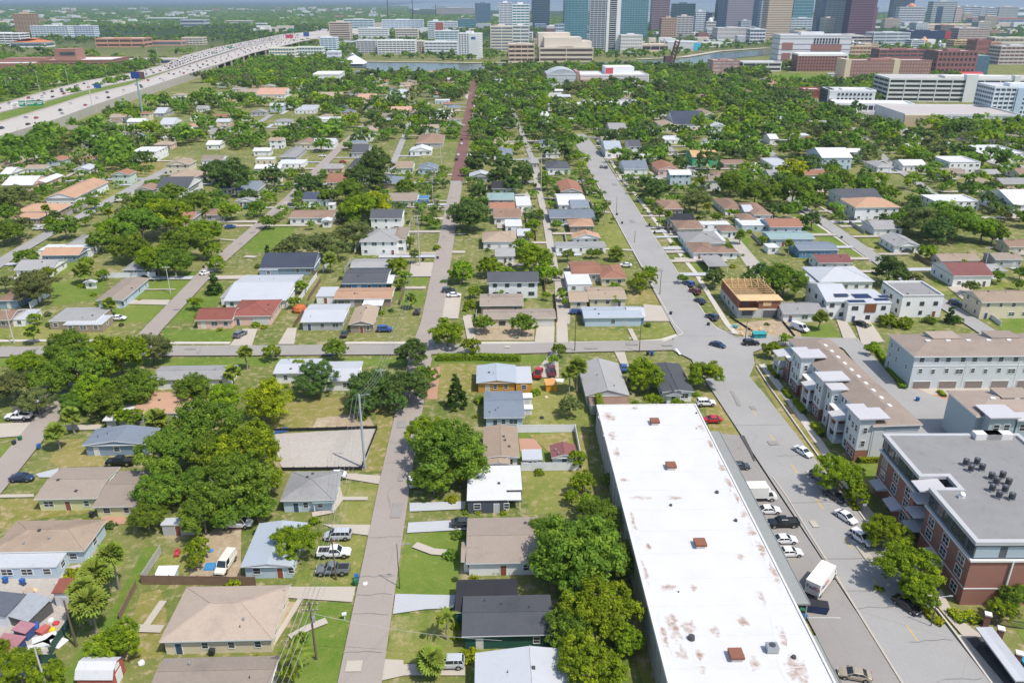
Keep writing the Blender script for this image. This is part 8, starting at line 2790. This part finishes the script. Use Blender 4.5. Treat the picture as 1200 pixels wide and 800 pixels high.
def pole(key, x, ybase, xt, yt, mat, r=.16, arms=1, label='', cat='utility pole', lamp=False):
 p = P(x, ybase); h = height_for(x, ybase, yt)
 t = thing(cat.replace(' ', '_'), p, GRID, label, cat)
 mb = MB(); mb.tube((0, 0, 0), (0, 0, h), r, r * .62, 8); mb.build('pole', mat, t)
 if arms:
  for k in range(arms):
   z = h - .5 - k * 1.1
   mb = MB(); mb.box(-1.25, 1.25, -.06, .06, z, z + .14); mb.build('crossarm', mat, t)
   ins = MB(); ins.tube((0, 0, 0), (0, 0, .22), .05, .04, 6); ins = ins.mesh('insulator', M_TRIM)
   for xx in (-1.1, -.4, .4, 1.1):
    put('insulator', ins, t, (xx, 0, z + .14))
  if arms > 1:
   mb = MB(); mb.tube((.35, -.2, h - 3.4), (.35, -.2, h - 2.5), .26, .26, 10); mb.build('transformer', M_METAL, t)
 if lamp:
  mb = MB(); mb.tube((0, 0, h - .2), (1.8, 0, h), .05, .04, 6); mb.box(1.5, 2.2, -.12, .12, h - .06, h + .06); mb.build('lamp_arm', M_METAL, t)
 POLES[key] = (p, h)
 LAND.append((label.split(',')[0], p.x, p.y, 1))
 return t
pole('A', 428, 549, 422, 462, M_POLE, .30, 0, 'thick grey steel pole, at the corner of the gravel lot', 'utility pole', True)
pole('B', 449, 474, 449, 432, M_POLE, .24, 1, 'grey steel pole, beside the dark trees on the main street', 'utility pole')
pole('C', 394, 679, 390, 630, M_WPOLE, .17, 1, 'wooden pole, standing before the parked pickups')
pole('D', 371, 772, 362, 705, M_WPOLE, .2, 2, 'wooden pole with crossarms, on the lawn beside the beige hip-roofed house')
pole('E', 468.5, 689, 469, 637, M_DKMETAL, .09, 0, 'thin dark lamp post, on the lush lawn by the main street', 'lamp post', True)
pole('F', 90, 757, 77, 703, M_WPOLE, .2, 0, 'leaning brown trunk-like pole, beside the fan palms')
pole('G', 57, 812, 46, 757, M_CPOLE, .16, 0, 'pale pole with a small lamp, at the lower left corner', 'lamp post', True)
pole('H', 492, 312, 492, 252, M_CPOLE, .2, 2, 'pale pole, by the concrete pad left of the main street')
pole('I', 508, 250, 507, 206, M_CPOLE, .18, 2, 'pale pole with a sign box, left of the main street')
pole('J', 517, 199, 516.5, 167, M_CPOLE, .2, 1, 'pale pole, left of the brick street')
pole('K', 673.5, 412, 672, 361, M_WPOLE, .14, 0, 'thin dark pole, on the cross street by the sandy lane')
pole('L', 749, 413, 748.5, 378, M_WPOLE, .14, 0, 'thin dark pole, before the light blue corner house')
pole('M', 17, 402, 7, 362, M_CPOLE, .2, 1, 'grey pole, on the verge at the left end of the cross street')
pole('N', 200, 344, 197.5, 312, M_CPOLE, .16, 1, 'grey pole with crossarm, beside the left side street')
pole('O', 240, 302, 236, 277, M_CPOLE, .15, 1, 'grey pole, in front of the big tree clump')
pole('Q', 722, 253, 722, 230, M_WPOLE, .12, 0, 'dark pole, farther of those along the wide street')
pole('S', 743.5, 285, 743, 270, M_WPOLE, .12, 0, 'short dark pole, along the wide street by a dry lawn')
pole('T', 773, 346, 773.5, 318, M_WPOLE, .13, 0, 'dark pole, nearest of those along the wide street')
pole('U', 740, 215, 739, 197, M_CPOLE, .14, 0, 'pale lamp post, at the corner of the wide street and side street', 'lamp post', True)
pole('V', 873, 399, 874, 377, M_WPOLE, .13, 0, 'dark pole, at the building site corner')
pole('W', 1033, 328, 1034, 307, M_CPOLE, .18, 0, 'pale pole, before the round dark tree')
pole('X', 1154, 312, 1158, 289, M_CPOLE, .2, 1, 'leaning pale pole, at the far right among trees')
pole('Y', 150, 170, 145, 145, M_CPOLE, .22, 1, 'pale pole, on the dry lot at upper left')
pole('Z', 634, 225, 633.5, 180, M_CPOLE, .2, 1, 'pale pole, on the back lane between the streets')
pole('a', 866, 188, 867, 171, M_CPOLE, .15, 0, 'pale mast, in the trees right of the unfinished green house', 'lamp post')
pole('b', 1090, 735, 1097, 698, M_DKMETAL, .08, 0, 'thin dark street lamp, beside the clipped hedges', 'lamp post', True)
pole('c', 1010, 470, 1006, 462, M_DKMETAL, .05, 0, 'small dark post, behind the town house porch', 'lamp post')
pole('d', 110, 132, 104, 96, M_CPOLE, .5, 0, 'tall pale mast, on the near side of the motorway', 'mast')
pole('e', 929, 480, 927, 470, M_DKMETAL, .05, 0, 'little dark street sign post, on the town house pavement', 'lamp post')
for i, (x, yb, yt) in enumerate(((10, 112, 92), (48, 112, 82), (82, 106, 80), (126, 92, 78), (186, 74, 56), (205, 70, 53), (231, 58, 44), (262, 50, 40), (285, 47, 37), (52, 160, 146), (98, 137, 125), (128, 116, 104), (24, 166, 150))):
 pole('h%d' % i, x, yb, x - 1, yt, M_CPOLE, .22, 0, 'x', 'lamp post', True)
LAND[:] = [l for l in LAND if l[0] != 'x']
for o in COL.objects:
 if o.get('label') == 'x':
  o['label'] = 'tall pale lamp post, in the row along the motorway carriageways'; o['group'] = 'lamp posts along the motorway'
M_WIRE = paint((.30, .30, .31), .6, .02, name='wire')
def wires(a, b, label, n=3, sag=.9, spread=.9, za=.4, zb=.4):
 pa, ha = POLES[a] if isinstance(a, str) else a
 pb, hb = POLES[b] if isinstance(b, str) else b
 d = (pb - pa).normalized(); nn = Vector((-d.y, d.x, 0))
 t = thing('power_line', pa, 0, label, 'power line')
 for k in range(n):
  off = nn * ((k - (n - 1) / 2) * spread)
  mb = MB(); prev = None
  for j in range(9):
   f = j / 8
   q = (pb - pa) * f + off + Vector((0, 0, (ha - za) * (1 - f) + (hb - zb) * f - sag * 4 * f * (1 - f)))
   if prev is not None:
    mb.tube(prev, q, .028, n=3, cap=False)
   prev = q
  mb.build('wire', M_WIRE, t)
wires('A', 'B', 'bundle of wires, from the steel pole at the gravel lot to the one beyond', 4, .6, .7)
wires('C', 'A', 'wires, from the wooden pole by the pickups to the steel pole at the gravel lot', 4, 1.0, .8)
wires('D', 'C', 'wires, between the two wooden poles left of the main street', 4, 1.0, .8)
wires('D', (P(300, 960), 11), 'wires, leaving the crossarm pole towards the bottom edge', 4, .8, .8)
wires('B', (P(478, 395), 11), 'wires, crossing the cross street above the dark trees', 4, .6, .8)
wires('D', (P(588, 775), 4.5), 'single wire, slung over the main street to the palm-fronted house', 1, .8, .1, 2)
wires('H', 'I', 'wires, between pale poles left of the main street', 3, .6, .8)
wires('I', 'J', 'wires, along the brick street poles', 3, .6, .8)
wires((P(478, 395), 11), 'H', 'wires, running up the left side of the main street', 3, .8, .8)
def bin_mesh(c):
 mb = MB()
 loft(mb, [[(-.26, -.3, .08), (.26, -.3, .08), (.26, .3, .08), (-.26, .3, .08)], [(-.32, -.38, .95), (.32, -.38, .95), (.32, .38, .95), (-.32, .38, .95)]])
 mb.box(-.35, .35, -.42, .42, .95, 1.05)
 mb.tube((-.34, .32, .12), (.34, .32, .12), .12, n=8, m=1)
 return mb.mesh('wheelie_bin', [c, M_BLKP])
BINS = {k: bin_mesh(paint(c, .5, .05, name='bin_plastic')) for k, c in (('blue', (.02, .10, .32)), ('green', (.02, .13, .06)), ('dark', (.03, .035, .04)))}
for c, x, y, lab in (('blue', 418, 678, 'blue wheelie bin, at the kerb of the main street beside the pickups'), ('green', 417, 683, 'dark green wheelie bin, just below the blue one on the main street'),
                     ('dark', 17, 520, 'dark wheelie bin, by the pad of the left side street'), ('green', 24, 515, 'green wheelie bin, by the pad of the left side street'),
                     ('blue', 46, 524, 'blue wheelie bin, standing alone beside the left side street'), ('dark', 729, 262, 'dark wheelie bin, on the wide street kerb, farther pair'),
                     ('dark', 723, 252, 'dark wheelie bin, beside a pole on the wide street'), ('dark', 761, 264, 'dark wheelie bin, on the verge right of the wide street'),
                     ('dark', 767, 273, 'dark wheelie bin, lower on the verge right of the wide street'), ('dark', 786, 368, 'dark wheelie bin, before the drive of the light blue corner house'),
                     ('dark', 759, 415, 'dark wheelie bin, left of a pair on the cross street'), ('blue', 764, 415, 'blue wheelie bin, right of a pair on the cross street'),
                     ('green', 940, 718, 'green wheelie bin, by the warehouse canopy end'), ('blue', 942, 725, 'blue wheelie bin, by the warehouse canopy end'),
                     ('blue', 1075, 469, 'dark blue wheelie bin, beside the red pavers'), ('blue', 926, 376, 'blue bin, beside the grey-roofed white bungalow'),
                     ('dark', 830, 381, 'dark bin, on the pavement by the junction'), ('dark', 496, 305, 'dark wheelie bin, beside the main street pad'),
                     ('dark', 169, 397, 'black bin, at the mouth of the left side street'), ('dark', 986, 279, 'dark bin, on the right side street verge'),
                     ('dark', 513, 303, 'dark bin, on the main street verge right of the pad'), ('dark', 239, 314, 'dark bin, on the left side street'),
                     ('blue', 119, 602, 'blue bin, behind the pale green house'), ('dark', 108, 604, 'dark bin, behind the pale green house'), ('dark', 249, 765, 'dark bin, against the front of the beige hip-roofed house'),
                     ('blue', 27, 683, 'blue barrel bin, left edge of the cluttered yard'), ('blue', 7, 681, 'blue bin with green lid, left edge of the cluttered yard')):
 p = P(x, y, .4); p.z = .17
 o = put('wheelie_bin', BINS[c], None, p, random.uniform(0, 6)); tag(o, lab, 'bin')
mb = MB(); loft(mb, [[(-1.6, -.9, .15), (1.6, -.9, .15), (1.6, .9, .15), (-1.6, .9, .15)], [(-1.8, -1.05, 1.5), (1.8, -1.05, 1.5), (1.8, .7, 1.5), (-1.8, .7, 1.5)]])
dm = thing('dumpster', P(955, 716) + Vector((0, 0, .3)), GRID - R(14), 'navy blue dumpster with dark lids, below the parcel truck', 'dumpster')
mb.build('bin_body', paint((.012, .035, .10), .5, .15, 1, name='dumpster_paint'), dm)
for s in (-1, 1):
 mb = MB(); mb.box(s * .9 - .85, s * .9 + .85, -1.02, .7, 1.5, 1.56); mb.build('lid', M_BLKP, dm)
mb = MB(); mb.box(-1.95, -1.78, -.5, .3, .8, 1.0); mb.build('side_pocket', M_BLKP, dm)
mb = MB(); mb.box(1.78, 1.95, -.5, .3, .8, 1.0); mb.build('side_pocket', M_BLKP, dm)
M_SIGN = paint((.01, .20, .11), .5, .06, name='green_sign')
g = thing('sign_gantry', P(16, 136, 0), R(18), 'green motorway sign panels on a white gantry, over the far carriageway', 'sign gantry')
h = height_for(16, 136, 122)
mb = MB(); mb.tube((0, 0, 0), (0, 0, h), .5, .4, 6); mb.tube((0, 0, h), (9, 0, h + 1), .4, .4, 6); mb.build('gantry', M_TRIM, g)
for x0, w_ in ((6, 5), (11.8, 8), (20.5, 4)):
 mb = MB(); mb.box(x0, x0 + w_, -.3, .1, h - 2.2, h + 2.2); mb.build('sign_panel', M_SIGN, g)
 mb = MB(); mb.box(x0 + .4, x0 + w_ - .4, -.36, -.31, h + .5, h + 1.1); mb.box(x0 + .4, x0 + w_ * .7, -.36, -.31, h - .7, h - .1); mb.build('sign_text', M_WHT, g)
mb = MB(); mb.tube((0, 0, h), (26, 0, h), .25, .25, 5); mb.build('beam', M_TRIM, g)
for i, (x, yb, yt, lab, w_, hh, mat) in enumerate(((252, 69, 62, 'green motorway sign, nearer of two at the viaduct bend', 10, 5, M_SIGN), (270, 62, 55, 'wide green motorway sign, farther of two at the viaduct bend', 12, 5.5, M_SIGN),
  (344, 45, 34, 'green motorway sign, at the far end of the viaduct', 17, 5, M_SIGN), (340, 50, 41, 'red banner sign, at the far end of the viaduct', 17, 8, paint((.5, .06, .09), .6, .1, name='red_sign')),
  (360, 52, 38, 'blue sign board, beyond the end of the viaduct', 13, 9, paint((.03, .11, .30), .6, .1, name='blue_sign')), (116, 110, 99, 'blue panel sign, on the far carriageway verge', 8, 4.5, paint((.03, .10, .32), .6, .1, name='blue_sign')))):
 p = P(x, yb); h = height_for(x, yb, yt)
 t = thing('road_sign', p, GRID + R(-8), lab, 'sign')
 mb = MB(); mb.tube((0, .3, 0), (0, .3, h), .4, .3, 6); mb.build('post', M_POLE, t)
 mb = MB(); mb.box(-w_ / 2, w_ / 2, -.2, .1, h - hh, h); mb.build('sign_panel', mat, t)
p = P(168, 138); h = height_for(168, 138, 91)
t = thing('billboard', p, GRID - R(18), 'tall billboard with a blue face, on one pole above the trees beside the motorway', 'billboard')
mb = MB(); mb.tube((0, 0, 0), (0, 0, h), .75, .6, 8); mb.build('pole', paint((.22, .32, .33), .6, .1, name='billboard_pole'), t)
mb = MB(); mb.box(-4.5, 8, -.5, .5, h - 1, h + 4.5); mb.build('frame', M_DKMETAL, t)
mb = MB(); mb.box(-4.3, 3.6, -.6, -.51, h - .7, h + 4.3); mb.build('face', paint((.03, .07, .30), .6, .2, .3, name='billboard_print'), t)
mb = MB(); mb.box(3.8, 7.8, -.6, -.51, h - .7, h + 4.3); mb.build('face', paint((.20, .10, .10), .6, .3, .5, name='billboard_print'), t)
for x, yb, yt, jl in ((455, 24, -6, -1), (484, 24, -4, 1), (511, 22, 6, 1)):
 p = P(x, yb); h = height_for(x, yb, yt)
 t = thing('tower_crane', p, GRID, {455: 'dark tower crane, farthest left over the river', 484: 'dark tower crane, middle one over the river', 511: 'short dark tower crane, beside the red panel tower'}[x], 'crane')
 M_CR = paint((.06, .05, .07), .6, .1, name='crane_steel')
 mb = MB(); mb.box(-1.6, 1.6, -1.6, 1.6, 0, h); mb.build('mast', M_CR, t)
 mb = MB(); mb.box(-18, 55, -1.2, 1.2, h - 12, h - 10) if jl > 0 else mb.box(-55, 18, -1.2, 1.2, h - 12, h - 10); mb.build('jib', M_CR, t)
def barn():
 p = P(121, 797); t = thing('barn', p, GRID - R(2), 'small red barn with pale gambrel roof, at the lower left', 'barn')
 w, d = 5.0, 3.6
 mb = MB(); mb.box(-w / 2, w / 2, -d / 2, d / 2, 0, 2.3)
 prof = [(-d / 2 - .15, 2.2), (-d / 2 + .55, 3.3), (0, 3.75), (d / 2 - .55, 3.3), (d / 2 + .15, 2.2)]
 for s in (-w / 2 + .02, w / 2 - .02):
  q = [(s, y, z) for y, z in prof]; mb.poly(q if s > 0 else q[::-1])
 mb.build('wall', wall_mat('R'), t)
 mb = MB()
 for (y0, z0), (y1, z1) in zip(prof[:-1], prof[1:]):
  mb.quad((-w / 2 - .2, y0, z0), (w / 2 + .2, y0, z0), (w / 2 + .2, y1, z1), (-w / 2 - .2, y1, z1))
  mb.quad((-w / 2 - .2, y1, z1 - .08), (w / 2 + .2, y1, z1 - .08), (w / 2 + .2, y0, z0 - .08), (-w / 2 - .2, y0, z0 - .08))
 mb.build('roof', metal_roof((.52, .52, .53)), t)
 mb = MB(); mb.box(w / 2, w / 2 + .06, -.8, .8, 0, 2.0); mb.build('door', M_TRIM, t)
 mb = MB(); mb.box(w / 2 + .0, w / 2 + .05, -.6, .6, 2.4, 3.1); mb.build('loft_door', M_TRIM, t)
barn()
def lean_shed(x, y, w, d, h, rc, wc, label, rot=0, rise=.5, cat='shed'):
 p = P(x, y); t = thing('shed', p, GRID + R(rot), label, cat)
 mb = MB(); mb.box(-w / 2, w / 2, -d / 2, d / 2, 0, h); mb.build('wall', paint(wc, .7, .1, .8, name='shed_wall'), t)
 mb = MB(); e = .2
 a = [(-w / 2 - e, -d / 2 - e, h), (w / 2 + e, -d / 2 - e, h), (w / 2 + e, d / 2 + e, h + rise), (-w / 2 - e, d / 2 + e, h + rise)]
 mb.quad(*a); dn = Vector((0, 0, -.12))
 for i in range(4):
  q0, q1 = Vector(a[i]), Vector(a[(i + 1) % 4]); mb.quad(q0 + dn, q1 + dn, q1, q0)
 mb.quad(*[tuple(Vector(q) + dn) for q in (a[0], a[3], a[2], a[1])])
 mb.build('roof', paint(rc, .7, .25, 1.2, name='shed_roof'), t)
 mb = MB(); mb.box(-.45, .45, -d / 2 - .05, -d / 2 + .02, 0, min(2, h - .1)); mb.build('door', paint(scale3(wc, .8), .6, .05, name='shed_door'), t)
 LAND.append((label.split(',')[0], p.x, p.y, max(w, d) / 2))
lean_shed(82, 704, 2.8, 2.6, 3.0, (.22, .07, .045), (.62, .62, .62), 'white shed with a rusty red roof, in the cluttered yard')
lean_shed(197, 677, 3.0, 2.0, 1.4, (.62, .64, .66), (.5, .52, .55), 'low white storage chest, on the grass by the pale grey fence', 0, .3)
lean_shed(8, 722, 4.4, 4.4, 2.6, (.10, .11, .13), (.60, .62, .65), 'white trailer with dark roof panels, in the cluttered yard at the left edge', -10, .2, 'trailer')
lean_shed(37, 724, 4.6, 4.4, 2.1, (.30, .32, .34), (.10, .10, .10), 'slumped grey tarpaulin roof, in the cluttered yard', -20, .7, 'canopy')
lean_shed(13, 768, 3.4, 3.0, 2.3, (.34, .15, .17), (.03, .06, .16), 'blue tent with a pink top, in the cluttered yard', -12, .3, 'tent')
lean_shed(31, 745, 2.4, 1.6, 1.8, (.36, .17, .20), (.04, .08, .2), 'small blue and pink stall, in the cluttered yard', -20, .2, 'stall')
lean_shed(645, 456, 2.6, 2.4, 1.9, (.55, .28, .09), (.62, .29, .02), 'small orange shed with its front open, on the lawn by the two red trucks', 8, .5)
lean_shed(618, 472, 2.0, 1.9, 2.0, (.64, .64, .65), (.68, .68, .68), 'small white shed, beside the slate roofed house', 0, .15)
lean_shed(618.5, 484, 1.9, 1.7, 1.7, (.68, .68, .68), (.68, .68, .68), 'smaller white box shed, nearer one beside the slate roofed house', 0, .1)
lean_shed(889, 396, 3.6, 2.0, 1.7, (.03, .28, .28), (.02, .24, .25), 'teal skip, at the edge of the building site', 3, .1, 'skip')
lean_shed(861, 384, 1.6, 1.0, .6, (.05, .22, .20), (.04, .20, .18), 'low teal bundle under a sheet, on the building site pavement', -30, .1, 'bundle')
lean_shed(568, 455, 2.4, 2.2, 2.2, (.12, .06, .05), (.07, .05, .05), 'dark little porch hut, at the left of the orange house', 0, .2)
lean_shed(110, 681, 1.5, 1.0, 1.0, (.05, .06, .07), (.05, .06, .07), 'black tank on the ground, by the low tan-brown hip-roofed house', 0, .1, 'tank')
lean_shed(277, 706 - 50, .1, .1, .1, (.5, .5, .5), (.5, .5, .5), 'small grey block, on the soil by the old cream van', 0, .02, 'block') if False else None
junk = [((.5, .04, .05), 66, 731, 'round red bundle, in the middle of the cluttered yard'), ((.62, .50, .02), 62, 738, 'bright yellow bundle, in the cluttered yard'), ((.66, .66, .66), 60, 727, 'white bag, behind the red bundle in the cluttered yard'),
  ((.03, .10, .40), 41, 738, 'blue crate, beside the tent in the cluttered yard'), ((.45, .12, .10), 52, 741, 'red crate, in the cluttered yard'), ((.60, .62, .62), 52, 749, 'white panel, flat in the cluttered yard'),
  ((.58, .58, .56), 47, 757, 'second white panel, nearest in the cluttered yard'), ((.30, .26, .2), 71, 746, 'brown heap, by the green screen of the cluttered yard'), ((.64, .64, .63), 66, 752, 'pale sheet, leaning at the green screen of the cluttered yard'),
  ((.42, .30, .22), 35, 697, 'brown crate, under the yard hedge'), ((.6, .45, .28), 41, 692, 'tan barrel, under the yard hedge'), ((.66, .67, .68), 128, 797, 'white box, in front of the small red barn'),
  ((.6, .62, .64), 166, 777, 'white heap, beside the long grey-brown roofed house'), ((.05, .2, .5), 247, 646, 'blue drum, on the soil by the white work van'), ((.05, .22, .45), 251, 664, 'blue sheet, on the soil by the old cream van'),
  ((.05, .2, .5), 249, 683, 'blue tub, by the brown board fence'), ((.4, .05, .06), 208, 650, 'red mower, before the grey shed'), ((.03, .08, .25), 329, 505, 'blue sheet, at the corner of the gravel lot'), ((.66, .66, .66), 404, 725, 'white mailbox, on the lawn by the main street'),
  ((.7, .7, .7), 428, 685, 'white sack, on the kerb beside the bins'), ((.55, .6, .66), 107, 655, 'pale blue heap, right of the low tan-brown hip-roofed house'), ((.5, .46, .4), 68, 684, 'stone heap, at the back of the cluttered yard'),
  ((.7, .7, .68), 653, 446, 'white slab, beside the orange shed'), ((.55, .42, .25), 640, 466, 'pile of pale branches, on the lawn below the orange shed'), ((.03, .03, .03), 635, 490, 'black pot, on the lawn below the orange shed'), ((.45, .12, .03), 352, 365, 'orange dome tent, behind the pale roofed house with grey patches')]
for i, (c, x, y, lab) in enumerate(junk):
 rng = np.random.default_rng(i + 40)
 rnd = any(k in lab for k in ('bundle', 'bag', 'heap', 'sack', 'pile', 'barrel', 'drum', 'tub', 'pot', 'dome'))
 mb = MB(); s = .5 if rnd else .8
 if 'dome' in lab: s = 2.2
 if rnd:
  rings = []
  for (f, z) in ((1.0, 0), (1.06, .35), (.85, .8), (.35, 1.05)):
   rings.append([(s * f * math.cos(a) * (1 + rng.normal(0, .1)), s * f * math.sin(a) * (1 + rng.normal(0, .1)), z * s) for a in np.linspace(0, 2 * math.pi, 10)[:-1]])
  loft(mb, rings)
 elif 'panel' in lab or 'sheet' in lab or 'slab' in lab:
  mb.box(-1.6, 1.6, -1.0, 1.0, .1, .22); mb.box(-1.4, 1.7, -.8, .9, .23, .3); mb.box(-1.2, -1.0, -.8, .8, 0, .1); mb.box(1.0, 1.2, -.8, .8, 0, .1)
 elif 'mailbox' in lab:
  mb.box(-.06, .06, -.06, .06, 0, .9); mb.box(-.2, .2, -.35, .35, .9, 1.15); mb.tube((0, -.35, 1.15), (0, .35, 1.15), .2, n=10)
 elif 'mower' in lab:
  mb.box(-.7, .7, -.4, .4, .25, .6); mb.box(-.7, -.2, -.3, .3, .6, .95); mb.tube((-.5, -.5, .25), (-.5, .5, .25), .25, n=8); mb.tube((.5, -.45, .2), (.5, .45, .2), .2, n=8)
 else:
  mb.box(-.8, .8, -.6, .6, 0, .8); mb.box(-.86, .86, -.66, .66, .8, .9); mb.box(-.9, -.8, -.1, .1, .5, .6)
 words_ = lab.split(',')[0].split()
 nm = words_[-1]
 if 'pile' in lab: nm = 'brushwood'
 if 'dome' in lab: nm = 'dome_tent'
 p = P(x, y)
 tag(put(nm, mb.mesh(nm, paint(c, .7, .15, 2.0, name='yard_paint')), None, p, random.uniform(0, 6)), lab, nm.replace('_', ' '))
for x, y, lab in ((738, 404, 'small street sign, on the cross street kerb'), (856, 391, 'small street sign, at the building site corner'), (1011, 602, 'small kerb sign, beside the white parked car')):
 t = thing('street_sign', P(x, y), 0, lab, 'sign')
 mb = MB(); mb.tube((0, 0, 0), (0, 0, 2.4), .04, n=6); mb.build('post', M_METAL, t)
 mb = MB(); mb.box(-.3, .3, -.05, -.02, 1.9, 2.4); mb.build('plate', M_TRIM, t)
mb = MB(); mb.prism([(p.x, p.y) for p in (P(1190, 768), P(1215, 800), P(1260, 800), P(1225, 768))], 0, .5)
tag(mb.build('blue_awning', paint((.02, .28, .45), .6, .1, name='blue_sheet')), 'bright blue sheet, behind the bus shelter at the right edge', 'awning')
# ================================================================ labels that tell each tree and shrub apart
KIND = dict(o='round green oak', l='bright green tree', y='yellow-tinged tree', d='dark green oak', g='thin grey-green tree', k='slender conifer', p='fan palm', c='feathery palm', s='green shrub', r='reddish tree')
def relation(x, y, lx, ly, ls):
 a, b = to_px((x, y, 0)), to_px((lx, ly, 0))
 dx, dy = a[0] - b[0], a[1] - b[1]
 m = FPX / depth_at(min(max(b[1], 20), 900))
 if abs(dx) > abs(dy) * 1.6:
  return 'right of' if dx > 0 else 'left of'
 return 'in front of' if dy > 0 else 'behind'
ORD = ['', 'second ', 'third ', 'fourth ', 'fifth ', 'sixth ', 'seventh ', 'eighth ', 'ninth ', 'tenth ']
lands = [l for l in LAND if len(l[0].split()) <= 9]
used = {}
plan = []
for (o, k, x, y, r, z) in TREES:
 ln = sorted(((lx - x) ** 2 + (ly - y) ** 2) ** .5 - min(ls, 6) * .5 for n, lx, ly, ls in [(0, 0, 0, 0)])
 c = sorted(lands, key=lambda l: ((l[1] - x) ** 2 + (l[2] - y) ** 2) ** .5 - min(l[3], 8) * .4)[:7]
 size = 'small ' if r < (2.6 if k not in 'ps' else 1.3) else ('large ' if r > 6.3 else '')
 plan.append((o, k, x, y, r, size, c))
for (o, k, x, y, r, size, c) in plan:
 base = size + KIND[k]
 done = False
 opts = []
 for l in c:
  lab = base + ', ' + relation(x, y, *l[1:]) + ' the ' + l[0]
  if len(lab.split()) <= 16:
   opts.append(lab)
 for lab in opts[:3]:
  if lab not in used:
   done = True; break
 if not done:
  lab = opts[0]
  for od in ORD[1:]:
   l2 = od + lab
   if l2 not in used and len(l2.split()) <= 16:
    lab = l2; done = True; break
 if not done:
  for lab in opts:
   if lab not in used:
    done = True; break
 used[lab] = o
 o['label'] = lab
 o['group'] = {'p': 'palms of the neighbourhood', 'c': 'palms of the neighbourhood', 's': 'garden shrubs'}.get(k, 'trees of the neighbourhood')
for i, o in enumerate([q for q in COL.objects if q.get('category') == 'hedge']):
 o['group'] = 'clipped hedges'
for (o, nm, x, y) in NEWH + FILL:
 c = sorted(lands, key=lambda l: ((l[1] - x) ** 2 + (l[2] - y) ** 2) ** .5)[:8]
 cand = [od + nm + ', ' + relation(x, y, *l[1:]) + ' the ' + l[0] for od in ORD for l in c]
 lab = next(q for q in cand if q not in used and 4 <= len(q.split()) <= 16)
 used[lab] = o; o['label'] = lab
seen = {}
for o in COL.objects:
 if o.parent is None and o.get('label'):
  seen.setdefault(o['label'], []).append(o)
for lab, os_ in seen.items():
 if len(os_) > 1 and not all(q.get('group') for q in os_):
  print('DUP', len(os_), lab)
 if not 4 <= len(lab.split()) <= 16:
  print('LEN', len(lab.split()), lab)
# ================================================================ air
mh = bpy.data.materials.new('haze')
mh.use_nodes = True
nt = mh.node_tree
nt.nodes.clear()
oh_ = nt.nodes.new('ShaderNodeOutputMaterial')
pv_ = nt.nodes.new('ShaderNodeVolumePrincipled')
pv_.inputs['Color'].default_value = (.62, .76, .92, 1)
pv_.inputs['Density'].default_value = 0.000065
pv_.inputs['Anisotropy'].default_value = 0.25
nt.links.new(pv_.outputs[0], oh_.inputs['Volume'])
mb = MB(); mb.box(-46000, 46000, -900, 46000, -1.5, 330)
hz = mb.build('haze', mh)
tag(hz, kind='stuff')
